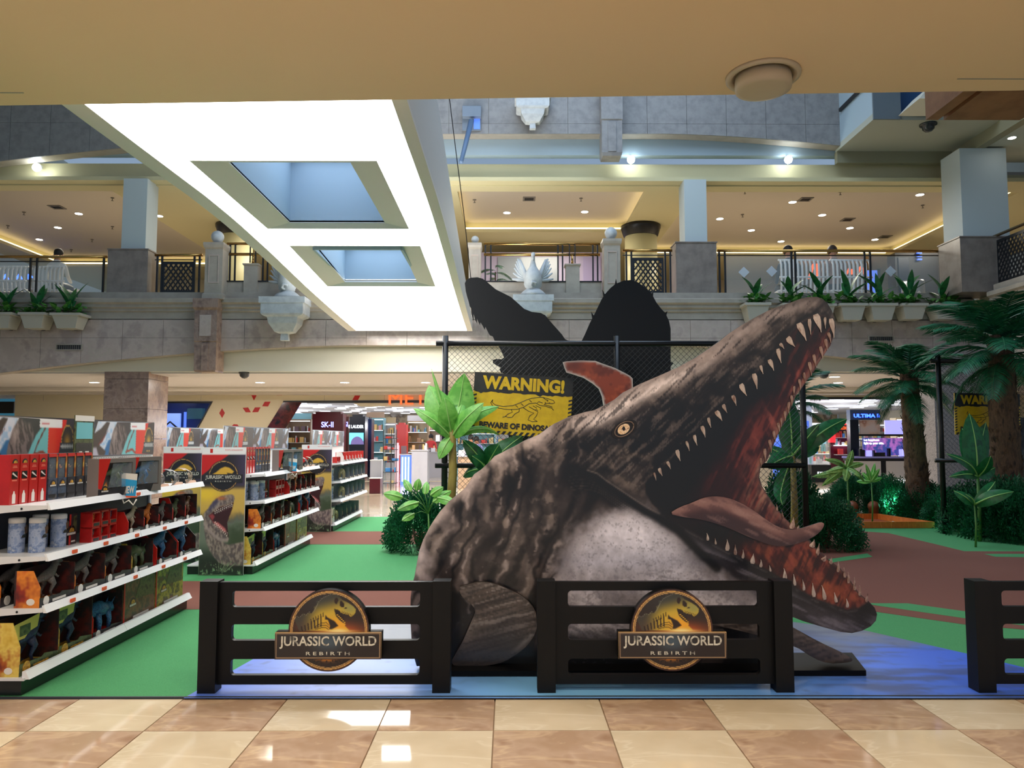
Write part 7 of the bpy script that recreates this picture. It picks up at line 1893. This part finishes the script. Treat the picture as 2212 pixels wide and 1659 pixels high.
pbox(t, 'banner', 1668, 925, 1712, 1045, 25.5, .05, mat('blue_banner', (70, 110, 220), .4, rgb2=[(110, 140, 240), (40, 60, 170)], scale=1.1, emit=.35))
pbox(t, 'foot', 1664, 1043, 1716, 1048, 25.45, .3, M_dark)
t = thing('blue_banner', 'pale blue lit banner left of the glass showcase', 'banner', (XX(1742, 25.8), 25.8, .002))
pbox(t, 'banner', 1735, 870, 1758, 1040, 27.4, .05, mat('pale_banner', (186, 200, 230), .5, emit=.3)); pbox(t, 'frame', 1736, 909, 1748, 935, 27.35, .04, M_bluelit)
t = thing('white_shop_counter', 'plain white counter right of the left palm trunk', 'counter', (XX(1995, 26.2), 26.2, .002))
pbox(t, 'counter_body', 1988, 983, 2020, 1046, 26.2, .6, M_counter); pbox(t, 'glass_top', 1982, 972, 2018, 983, 26.2, .5, M_glass)
unit('goods_shelves', 'bright shelves between the palm trunk and the grey column', 1975, 2012, 30, 2.2, mat('cab_white'), 5, 44, header=(M_counter, .3))
unit('goods_shelves', 'orange lit shelves right of the purple screen', 1935, 1956, 31, 2.3, mat('cab_gold'), 5, 46)
unit('goods_shelves', 'back shelves behind the red cabin', 1745, 1835, 36, 2.2, mat('cab_white'), 5, 47)
unit('goods_shelves', 'back shelves seen over the purple screen counter', 1836, 1935, 38, 2.2, mat('cab_white'), 5, 48)
# ------------------------------------------------------------------ gallery railings, statues, planters, benches, people
YR_ = Y0 + .22
M_lat = mat('lattice_black', (22, 24, 28), .4)
def lattice_mb(a0, a1, z0, z1, c, axis, cell=.125, bw=.052):
    """black lattice: frame and two families of crossing diagonal bars leaving diamond openings"""
    m = MB(); asp = 1.35; h = (z1 - z0) / asp; w = a1 - a0
    def put(pts, d0, d1):
        q = [(a0 + u, z0 + v * asp) for u, v in pts]; m.ext(q, c + d0, c + d1, axis)
    for p in ([(0, 0), (w, 0), (w, .05), (0, .05)], [(0, h - .05), (w, h - .05), (w, h), (0, h)], [(0, .05), (.05, .05), (.05, h - .05), (0, h - .05)], [(w - .05, .05), (w, .05), (w, h - .05), (w - .05, h - .05)]): put(p, 0, .026)
    n = int((w + h) / cell) + 1
    for k in range(n):
        for sg in (1, -1):
            u = -h + k * cell; A = max(.02, -u + .02); B = min(h - .02, w - u - .02)
            if B - A < .03: continue
            pts = [(u + A, A), (u + A + bw, A), (u + B + bw, B), (u + B, B)]
            pts = [(min(max(x, .01), w - .01), y) for x, y in pts]
            if sg < 0: pts = [(w - x, y) for x, y in pts]
            put(pts, .002 if sg > 0 else .012, .012 if sg > 0 else .022)
    return m
def railing(label, px0, px1, pyh, posts, glass=(), lattice=None, Y=YR_, py0=None, diamonds=()):
    zb = 5.12; zh = ZZ(pyh, Y)
    x0, x1 = XX(px0, Y, 560), XX(px1, Y, 560)
    t = thing('railing', label, 'railing', ((x0 + x1) / 2, Y, zb))
    part('handrail', MB().tube([(x0, Y, zh), (x1, Y, zh)], .036, 10), M_brass, t, True)
    part('second_rail', MB().tube([(x0, Y, zh - .12), (x1, Y, zh - .12)], .014, 6), M_lat, t)
    for p in posts:
        x = XX(p, Y, 580); part('post', MB().box(x - .022, Y - .022, zb, x + .022, Y + .022, zh - .03), M_lat, t)
    for a, b in glass:
        xa, xb = XX(a, Y, 580), XX(b, Y, 580)
        part('glass_panel', MB().box(xa, Y - .006, zb + .01, xb, Y + .006, zh - .14), M_glass, t)
    for a, b in diamonds:
        x, z = XZ(a, b, Y - .01); s = .14
        part('frosted_diamond', MB().ext([(x - s, z), (x, z - s), (x + s, z), (x, z + s)], Y - .012, Y - .008), mat('frosted_white', (200, 204, 208), .6), t)
    if lattice:
        a, b, c, d = lattice
        xa, zt = XZ(a, c, Y); xb, zb2_ = XZ(b, d, Y)
        zb2_ = zb + .02
        part('lattice_panel', lattice_mb(xa, xb, zb2_, zt, Y - .012, 'y'), M_lat, t)
    return t
railing('brass railing with glass above the left planters', -40, 231, 556, (-20, 66, 80, 224), ((-38, 64), (82, 222)))
railing('brass railing with black diamond lattice left of the ball pilaster', 335, 437, 552, (340, 350, 420, 431), (), (352, 418, 565, 636))
railing('brass railing with black diamond lattice behind the domed silhouette', 1345, 1452, 541, (1353, 1364, 1437, 1448), (), (1366, 1434, 557, 627))
railing('long brass railing with glass above the right planters', 1550, 2044, 541, (1554, 1566, 1710, 1718, 1868, 1880, 2030, 2042), ((1568, 1708), (1720, 1866), (1882, 2028)), diamonds=((1607, 588), (1667, 586), (1924, 586)))
# side wing railing with lattice
xs_ = XR + .22
def yz(px, py): p = PX(px, py, xs_); return p.y, p.z
t = thing('railing', 'side wing railing with black lattice at the right edge', 'railing', (xs_, 15.5, 5.12))
ya, za = yz(2128, 519)
part('handrail', MB().tube([(xs_, ya, za), (xs_, 12, za)], .036, 10), M_brass, t, True)
for yy in (ya - .02, ya - .35): part('post', MB().box(xs_ - .022, yy - .022, 5.12, xs_ + .022, yy + .022, za - .03), M_lat, t)
part('lattice_panel', lattice_mb(12.2, ya - .4, 5.15, za - .12, xs_ - .012, 'x'), M_lat, t)
# central double brass rails over a low wall with pedestal
def bay(label, px0, px1, pedpx, wall0, wall1, lines, ymid=525):
    Y = Y0 + .1
    x0, x1 = XX(wall0, Y, 600), XX(wall1, Y, 600)
    t = thing('balustrade_wall', label, 'balustrade', ((x0 + x1) / 2, Y, 4.97))
    zc = ZZ(607, Y)
    part('low_wall', MB().box(x0, Y, 4.97, x1, Y + .2, zc - .03), M_mould, t); part('dark_cap', MB().box(x0, Y - .02, zc - .03, x1, Y + .22, zc), M_dark, t)
    xp = XX(pedpx, Y, 600); zp = ZZ(571, Y)
    part('pedestal', MB().sqloft([(.17, .14, 4.97), (.17, .14, zp - .06), (.2, .17, zp - .03), (.2, .17, zp)], xp, Y + .08), M_mould, t)
    xa, xb = XX(px0, Y, 540), XX(px1, Y, 540)
    for py, rr in ((525, .034), (548, .038)): part('brass_rail', MB().tube([(xa, Y + .1, ZZ(py, Y)), (xb, Y + .1, ZZ(py, Y))], rr, 10), M_brass, t, True)
    for q in lines: x = XX(q, Y, 590); part('post', MB().box(x - .018, Y + .08, zc, x + .018, Y + .12, ZZ(527, Y)), M_lat, t)
    for dx_ in (-.07, .07): part('rail_hanger', MB().box(xp + dx_ - .012, Y + .06, zp + .05, xp + dx_ + .012, Y + .1, ZZ(526, Y)), M_lat, t)
    part('valve_post', MB().tube([(xp, Y + .08, zp), (xp, Y + .08, zp + .28)], [.035, .02], 8), M_brass, t, True)
    return t
bay('low wall with double brass rails behind the swan statue', 1045, 1297, 1237, 1040, 1300, (1048, 1060, 1206, 1216, 1282, 1292))
bay('low wall with double brass rails left of the light bridge', 487, 600, 543, 482, 700, (493, 504, 565, 575))
# shop fronts and round column seen through the rails
t = thing('round_column', 'round cream column with a black capital behind the lattice rail', 'structure', (XX(1389, 23), 23, 4.97), kind='structure'); del t['category']
rr = (XX(1424, 23) - XX(1354, 23)) / 2; zc = ZZ(512, 23)
part('shaft', MB().lathe([(rr, 0), (rr, zc - 4.97)], 32, (0, 0, 0)), mat('column_cream', (214, 206, 160), .4), t, True, W=False)
part('capital', MB().lathe([(rr, zc - 4.97), (rr * 1.08, zc - 4.97 + .03), (rr * 1.2, zc - 4.97 + .22), (rr * 1.24, zc - 4.97 + .26), (rr * 1.24, zc - 4.97 + .34)], 32, (0, 0, 0)), M_dark, t, True, W=False)
t2 = copy_tree(t, None, (XX(500, 23), 23, 4.97)); t2['label'] = 'round cream column with a black capital left of the light bridge'
t = thing('lilac_shop_front', 'pale lilac shop front behind the swan statue', 'shop front', (XX(1170, 25), 25, 4.97))
part('front_wall', MB().box(XX(1030, 25), 25, 4.97, XX(1330, 25), 25.2, ZZ(545, 25)), mat('lilac_wall', (178, 168, 196), .5), t)
part('show_window', MB().box(XX(1075, 25), 24.95, 5.2, XX(1205, 25), 25, ZZ(556, 25)), mat('pale_window', (150, 158, 168), .15), t)
part('door_panel', MB().box(XX(1262, 25), 24.95, 4.98, XX(1300, 25), 25, ZZ(556, 25)), mat('lilac_door', (160, 150, 190), .4), t)
def indoor_plant(px, py, Y, h, label, z=4.97):
    p = P(px, py, Y); t = thing('indoor_plant', label, 'plant', (p.x, Y, z))
    part('pot', MB().lathe([(.14, 0), (.2, .3), (.21, .32), (.18, .32), (.17, .28)], 14, (0, 0, 0)), M_dark, t, True, W=False)
    for k in range(11):
        a = k * 2.4; o = link('frond', _fr[k % 3], t); o.matrix_local = Matrix.Translation((0, 0, .3 + h * .08 * k)) @ Matrix.Rotation(a, 4, 'Z') @ Matrix.Rotation(-.7 + .05 * k, 4, 'Y') @ Matrix.Scale(.5, 4)
    part('stem', MB().tube([(0, 0, .25), (0, 0, h)], .02, 6), M_trunk, t, W=False)
    return t
indoor_plant(1070, 600, 19.9, .95, 'dark leafy indoor plant behind the brass rails left of the swan')
# swan statue
def swan(cx, Y, zb, k, label):
    t = thing('swan_statue', label, 'statue', (cx, Y, zb))
    m = MB().lathe([(.26, 0), (.27, .05), (.22, .1), (.14, .16)], 18, (0, 0, 0))
    part('rock_base', m, M_pew, t, True, W=False)
    b = MB().tube([(0, .22, .30), (0, .12, .24), (0, 0, .26), (0, -.06, .36), (0, -.08, .50), (0, -.05, .62), (0, -.03, .74), (0, -.06, .84), (0, -.12, .88), (0, -.17, .86), (0, -.19, .80)], [.03, .13, .19, .185, .15, .075, .045, .038, .042, .045, .03], 14)
    b.tube([(0, -.19, .82), (0, -.2, .76), (0, -.19, .71)], [.022, .014, .004], 8)
    part('body', b, M_pew, t, True, W=False)
    for s in (-1, 1):
        w = MB(); n = 7
        for i in range(n):
            a = i / (n - 1)
            root = Vector((s * (.10 + .04 * a), .02 + .05 * a, .36 + .06 * (1 - a))); tip = Vector((s * (.30 + .14 * a), .08 + .04 * a, .82 - .42 * a * a + (.02 if i == 1 else 0)))
            w.tube([root, root.lerp(tip, .5) + Vector((s * .03, .03, 0)), tip], [.035, .036, .014], 7)
        w.tube([(s * .10, .02, .32), (s * .17, .04, .52), (s * .27, .06, .80)], [.06, .05, .02], 8)
        part('wing', w, M_pew, t, True, W=False)
    part('fish_ornament', MB().tube([(.0, -.2, .16), (-.05, -.23, .2), (-.02, -.24, .27), (.05, -.22, .25), (.04, -.2, .2)], [.02, .03, .03, .025, .01], 8), M_pew, t, True, W=False)
    t.scale = (k, k, k); return t
_, ccx, ccy, ccz = c2
swan(ccx, ccy, ccz, 1.16, 'white stone swan statue with raised wings on the bracket')
swan(XX(622, Y0 - .3, 640), Y0 - .34, ZZ(643, Y0 - .55), 1.16, 'stone swan statue partly hidden by the light bridge')
# wall bracket plants: sloped stone pots with leafy plants
M_pot = mat('cream_pot', (186, 180, 164), .6)
def planter(px0, px1, pyt, pyb, i, label, tall, Y=Y0 - .32):
    xa, xb = XX(px0, Y, pyt), XX(px1, Y, pyt); cx = (xa + xb) / 2; w = (xb - xa) / 2; zt = ZZ(pyt, Y); zb = ZZ(pyb, Y)
    t = thing('wall_planter', label, 'planter', (cx, Y, zb), 0, None)
    yc = Y0 - .27
    part('pot', MB().sqloft([(w * .62, .17, zb), (w * .86, .23, zt - .07), (w, .26, zt - .06), (w, .26, zt), (w * .88, .22, zt), (w * .86, .21, zt - .05)], cx, yc), M_pot, t)
    part('soil', MB().box(cx - w * .82, yc - .2, zt - .06, cx + w * .82, yc + .2, zt - .04), M_trunk, t)
    part('wall_bracket', MB().box(cx - .03, Y0 - .05, zb, cx + .03, Y0 + .0, zt - .1), M_dark, t)
    r = random.Random(50 + i); m = MB()
    for k in range(46):
        a = r.uniform(0, 2 * PI); e = r.uniform(.05, 1.1); L = r.uniform(.14, .26)
        q = leaf_mb(L, L * .55, .3, .2, 3)
        M = Matrix.Translation((r.uniform(-w * .9, w * .9), yc - Y + r.uniform(-.2, .1), zt - zb + r.uniform(-.02, .16))) @ Matrix.Rotation(a, 4, 'Z') @ Matrix.Rotation(-e, 4, 'Y')
        m.join(q, M)
    part('low_foliage', m, mat('pothos_leaf', (64, 132, 58), .45, rgb2=[(96, 160, 70), (40, 100, 46)], scale=12), t, True, W=False, kind='stuff')
    for k in range(tall):
        a = k * 2.4 + i; e = r.uniform(.75, 1.35); L = r.uniform(.45, .72)
        leaf_obj(t, (cx + r.uniform(-.06, .06), yc, zt + .1 + .05 * k), a, e, L, .15, M_leafd, W=True, droop=.25, fold=.2)
    part('stalk', MB().tube([(cx, yc, zt - .05), (cx + .02, yc, zt + .4)], [.02, .012], 6), M_stemg, t)
    return t
pl = [(1604, 1660, 656, 695), (1684, 1740, 657, 696), (1745, 1800, 658, 694), (1806, 1866, 657, 692), (1870, 1931, 657, 692), (1939, 1996, 657, 690), (2007, 2070, 657, 690)]
for i, (a, b, c, d) in enumerate(pl):
    planter(a, b, c, d, i, 'cream wall planter on the right fascia, %s from the open jaw side' % ORD[i] if i else 'cream wall planter on the right fascia, left end of the row', 5 + i % 3)
for i, (a, b, c, d) in enumerate(((-20, 36, 678, 711), (50, 108, 678, 711), (118, 182, 679, 711))):
    planter(a, b, c, d, 10 + i, 'cream wall planter on the left fascia, %s' % ('cut by the photo edge', 'middle of three', 'right of three')[i], 5)
# benches with white curved slats
M_bench = mat('bench_white', (214, 214, 212), .5)
def bench(px0, px1, pyt, Y, label):
    xa, xb = XX(px0, Y, 590), XX(px1, Y, 590); zt = ZZ(pyt, Y); z0 = 4.97
    t = thing('slatted_bench', label, 'bench', ((xa + xb) / 2, Y, z0)); H = zt - z0; n = int((xb - xa) / .105)
    sm = MB().tube([(0, 0, .0), (0, -.02, H * .3), (0, -.06, H * .62), (0, -.05, H * .9), (0, .02, H)], .028, 6)
    me = sm.mesh('slat', M_bench, True); se = MB().tube([(0, -.0, .42), (0, .25, .46), (0, .5, .44), (0, .56, .38)], .026, 6).mesh('seat_slat', M_bench, True)
    for k in range(n):
        x = -(xb - xa) / 2 + (k + .5) * (xb - xa) / n
        link('slat', me, t, (x, 0, 0)); link('seat_slat', se, t, (x, 0, 0))
    for z, yy in ((H, .02), (H * .62, -.06), (.42, .0)): part('bench_rail', MB().tube([(-(xb - xa) / 2, yy, z), ((xb - xa) / 2, yy, z)], .03, 6), M_bench, t, True, W=False)
    for s in (-1, 1): part('bench_leg', MB().box(s * (xb - xa) / 2 - .03, .0, 0, s * (xb - xa) / 2 + .03, .5, .42), M_bench, t, W=False)
    return t, xa, xb
BY = Y0 + 1.15
bench(1682, 1790, 561, BY, 'white slatted bench behind the right railing, left one')
bench(1794, 1882, 561, BY, 'white slatted bench behind the right railing, right one')
bench(-60, 60, 577, BY, 'white slatted bench above the left planters, cut by the photo edge')
bench(64, 142, 577, BY, 'white slatted bench above the left planters, with the man in white')
# seated people seen from behind
M_skin = mat('skin', (176, 126, 98), .6)
def seated(px, pyhead, Y, label, top, bottom, hair, face='away'):
    p = P(px, pyhead, Y)
    zs = 4.97 + .60; hz = p.z - .12
    t = thing('person', label, 'person', (p.x, Y, 4.97))
    s = (hz - zs) / .70
    V = [(0, 0, .0), (0, -.02, .18), (0, -.03, .36), (0, -.02, .50), (0, -.01, .60), (0, .01, .70), (0, .02, .80),
         (.19, -.02, .46), (.25, .02, .22), (.2, .22, .12), (.16, .34, .12), (-.19, -.02, .46), (-.25, .02, .22), (-.2, .22, .12), (-.16, .34, .12),
         (.1, .02, -.02), (.12, .42, .02), (.12, .44, -.5), (.12, .56, -.53), (-.1, .02, -.02), (-.12, .42, .02), (-.12, .44, -.5), (-.12, .56, -.53)]
    rad = [.15, .14, .15, .12, .06, .085, .09, .07, .05, .042, .035, .07, .05, .042, .035, .1, .075, .05, .04, .1, .075, .05, .04]
    E = [(0, 1), (1, 2), (2, 3), (3, 4), (4, 5), (5, 6), (3, 7), (7, 8), (8, 9), (9, 10), (3, 11), (11, 12), (12, 13), (13, 14), (0, 15), (15, 16), (16, 17), (17, 18), (0, 19), (19, 20), (20, 21), (21, 22)]
    me = bpy.data.meshes.new('body'); me.from_pydata([(a * s, b * s, c * s + .62) for a, b, c in V], E, [])
    o = link('body', me, t); me.materials.append(top); 
    md = o.modifiers.new('skin', 'SKIN'); sv = me.skin_vertices[0].data
    for i, q in enumerate(rad): sv[i].radius = (q * s, q * s)
    sv[0].use_root = True
    sb = o.modifiers.new('sub', 'SUBSURF'); sb.levels = 1; sb.render_levels = 1
    me.materials.clear(); me.materials.append(mat_body(top, bottom, .62 + .60 * s, .44))
    hm = MB().ball((0, .03 * s, .62 + .79 * s), .108 * s, 16, sz=1.15)
    part('hair', hm, hair, t, True, W=False)
    for q in (-1, 1): part('ear', MB().ball((q * .105 * s, .03, .62 + .74 * s), .022, 8), M_skin, t, True, W=False)
    return t
_mbd = {}
def mat_body(top, bottom, zneck, zw):
    """clothes by height along the figure: trousers, shirt, skin above the collar"""
    k = (top.name, round(zneck, 2))
    if k in _mbd: return _mbd[k]
    m = bpy.data.materials.new('clothed_body'); m.use_nodes = True; nt = m.node_tree; b = nt.nodes['Principled BSDF']; b.inputs['Roughness'].default_value = .8
    tc = nt.nodes.new('ShaderNodeTexCoord'); sp = nt.nodes.new('ShaderNodeSeparateXYZ'); nt.links.new(tc.outputs['Object'], sp.inputs[0])
    r = nt.nodes.new('ShaderNodeValToRGB'); mr = nt.nodes.new('ShaderNodeMath'); mr.operation = 'DIVIDE'; mr.inputs[1].default_value = 1.6
    nt.links.new(sp.outputs[2], mr.inputs[0]); nt.links.new(mr.outputs[0], r.inputs[0]); r.color_ramp.interpolation = 'CONSTANT'
    e = r.color_ramp.elements; e[0].color = bottom.diffuse_color; e[0].position = 0; e[1].position = (.64 if zw else .98) / 1.6; e[1].color = top.diffuse_color
    q = e.new(zneck / 1.6); q.color = M_skin.diffuse_color
    nt.links.new(r.outputs[0], b.inputs['Base Color']); _mbd[k] = m; return m
M_hair = mat('black_hair', (20, 17, 18), .6); M_jean = mat('dark_trousers', (34, 36, 46), .8)
seated(125, 546, BY + .28, 'person in a white shirt seated above the left planters', mat('white_shirt', (206, 206, 204), .8), M_jean, M_hair)
seated(1703, 541, BY + .28, 'person in black seated on the left of the right benches', mat('black_shirt', (30, 30, 34), .8), M_jean, M_hair)
seated(1799, 541, BY + .28, 'dark haired person seated on the right of the right benches', mat('brown_shirt', (120, 90, 76), .8), M_jean, mat('brown_hair', (44, 30, 24), .6))
# upper level shop signs and kiosks behind the rails
t = thing('red_letter_sign', 'glowing red shop letters behind the right benches', 'sign', (XX(1808, 27.5), 27.5, 4.97))
part('backing_wall', MB().box(XX(1700, 27.5), 27.6, 4.97, XX(1920, 27.5), 27.8, 7.0), mat('shop_white', (206, 206, 210), .5), t)
for i, (a, b) in enumerate(((1746, 1762), (1765, 1781), (1790, 1796), (1808, 1816), (1828, 1838), (1840, 1850), (1852, 1862), (1864, 1870))):
    xa, za = XZ(a, 569 if i < 2 else 575 + (i % 3) * 3, 27.5); xb, zb_ = XZ(b, 601 if i < 2 else 592, 27.5)
    w_ = (xb - xa) * .28
    part('red_letter', MB().ext([(xa, zb_), (xa + w_, zb_), (xa + w_, za), (xa, za)], 27.5, 27.6) if i % 2 else MB().ext([(xa, zb_), (xa + w_, zb_), (xb, za), (xb - w_, za)], 27.5, 27.6), M_neon, t)
t = thing('blue_letter_sign', 'glowing blue shop letters behind the left railing', 'sign', (XX(45, 25.5), 25.5, 4.97))
part('backing_wall', MB().box(XX(-120, 25.5), 25.6, 4.97, XX(150, 25.5), 25.8, 6.6), mat('shop_white'), t)
for i, (ch, a, b) in enumerate((('A', 5, 18), ('A', 33, 48), ('N', 60, 76))):
    xa, za = XZ(a, 592, 25.5); xb, zb_ = XZ(b, 603, 25.5)
    put_text('lettering', ch, ((xa + xb) / 2, 25.55, (za + zb_) / 2), xb - xa, za - zb_, mat('blue_neon'), t, depth=.05, fat=.02)
t = thing('black_kiosk', 'black kiosk with small blue lights at the right end of the gallery', 'kiosk', (XX(1975, 24), 24, 4.97))
part('kiosk_body', MB().box(XX(1946, 24), 24, 4.97, XX(2040, 24), 24.5, ZZ(545, 24)), M_dark, t); part('screen', MB().box(XX(1952, 24), 23.97, 5.6, XX(1975, 24), 24, ZZ(556, 24)), M_navy, t)
for k in range(3): part('blue_lamp', MB().box(XX(1992, 24), 23.9, ZZ(548 + 7 * k, 24), XX(2002, 24), 23.97, ZZ(545 + 7 * k, 24)), M_bluelit, t)
t = thing('silver_drum', 'silver patterned drum shaped stand behind the right railing', 'stand', (XX(1983, 21), 21, 4.97))
part('drum', MB().lathe([(.3, 0), (.3, .9), (.28, .95)], 20, (0, 0, 0)), mat('silver', (170, 172, 176), .25, .6), t, True, W=False)
part('pattern_diamond', MB().ext([(-.1, .5), (0, .38), (.1, .5), (0, .62)], -.31, -.29), M_white, t, W=False)
t = thing('blue_screen_stand', 'blue lit screen stand behind the right benches', 'screen', (XX(1900, 23), 23, 4.97))
part('screen', MB().box(XX(1885, 23), 23, 5.0, XX(1906, 23), 23.05, ZZ(583, 23)), M_bluelit, t); part('frame', MB().box(XX(1906, 23), 22.98, 4.98, XX(1912, 23), 23.06, ZZ(580, 23)), M_dark, t)
# wall camera and cable
p = P(1018, 258, Y0 - .1)
t = thing('wall_projector', 'grey wall box with a blue angled arm left of the upper corbel', 'wall device', (p.x, Y0, p.z))
part('mount_plate', MB().box(XX(999, Y0, 250), Y0 - .06, ZZ(283, Y0), XX(1039, Y0, 250), Y0, ZZ(231, Y0)), mat('steel_grey', (120, 132, 146), .5), t)
part('junction_box', MB().box(XX(999, Y0 - .2, 240), Y0 - .22, ZZ(252, Y0 - .2), XX(1039, Y0 - .2, 240), Y0 - .06, ZZ(230, Y0 - .2)), mat('steel_grey'), t)
part('window', MB().box(XX(1024, Y0, 265), Y0 - .07, ZZ(281, Y0), XX(1037, Y0, 265), Y0 - .06, ZZ(254, Y0)), M_bluelit, t)
a1 = P(1018, 262, Y0 - .2); a2 = P(996, 350, Y0 - 1.1)
part('arm', MB().tube([a1, a2], [.07, .05], 10), mat('arm_blue', (96, 120, 150), .5), t, True)
q0 = P(970, 205, 10); q1 = P(1017, 600, 10.6)
solo('hanging_cable', 'thin black cable hanging down to the toothed black head', 'cable', MB().tube([q0, P(984, 320, 10.1), P(1003, 470, 10.35), q1], .006, 5), M_dark, q0)
lb['group'] = 'hanging fittings'; del lb['group']

# shoppers standing inside the store
def standing(px, Y, h, label, top, bottom, hair):
    x = XX(px, Y, 950); s = h / 1.7
    t = thing('person', label, 'person', (x, Y, .002))
    V = [(0, 0, .95), (0, 0, 1.12), (0, 0, 1.30), (0, 0, 1.41), (0, 0, 1.49), (0, -.01, 1.60), (.18, 0, 1.36), (.22, .0, 1.12), (.21, -.08, .90), (.21, -.1, .82), (-.18, 0, 1.36), (-.22, 0, 1.12), (-.21, -.08, .90), (-.21, -.1, .82),
         (.09, 0, .88), (.10, -.01, .50), (.10, .01, .09), (.11, -.12, .04), (-.09, 0, .88), (-.10, .02, .50), (-.10, .04, .09), (-.11, -.09, .04)]
    rad = [.13, .115, .135, .11, .055, .095, .06, .045, .035, .03, .06, .045, .035, .03, .09, .06, .04, .04, .09, .06, .04, .04]
    E = [(0, 1), (1, 2), (2, 3), (3, 4), (4, 5), (3, 6), (6, 7), (7, 8), (8, 9), (3, 10), (10, 11), (11, 12), (12, 13), (0, 14), (14, 15), (15, 16), (16, 17), (0, 18), (18, 19), (19, 20), (20, 21)]
    me = bpy.data.meshes.new('body'); me.from_pydata([(a * s, b * s, c * s) for a, b, c in V], E, [])
    o = link('body', me, t); o.modifiers.new('skin', 'SKIN'); sv = me.skin_vertices[0].data
    for i, q in enumerate(rad): sv[i].radius = (q * s, q * s)
    sv[0].use_root = True
    sb = o.modifiers.new('sub', 'SUBSURF'); sb.levels = 1; sb.render_levels = 1
    me.materials.append(mat_body(top, bottom, 1.455 * s, 0))
    part('hair', MB().ball((0, .025 * s, 1.635 * s), .105 * s, 14, sz=1.1).tube([(0, .06 * s, 1.6 * s), (0, .09 * s, 1.38 * s)], [.085 * s, .06 * s], 10), hair, t, True, W=False)
    return t
standing(931, 31.5, 1.66, 'woman in a red top standing at the counters left of the fence post', mat('red_top', (200, 60, 60), .8), M_jean, M_hair)
standing(1017, 24.6, 1.6, 'woman in pale clothes standing behind the dark broad leaf plant', mat('pale_top', (200, 196, 210), .8), M_jean, M_hair)
standing(1029, 25.0, 1.55, 'woman in lilac clothes beside the one in pale clothes', mat('lilac_top', (150, 140, 190), .8), M_jean, M_hair)
print('objects', len(bpy.data.objects), 'tris', sum(len(o.data.polygons) for o in bpy.data.objects if o.type == 'MESH'))
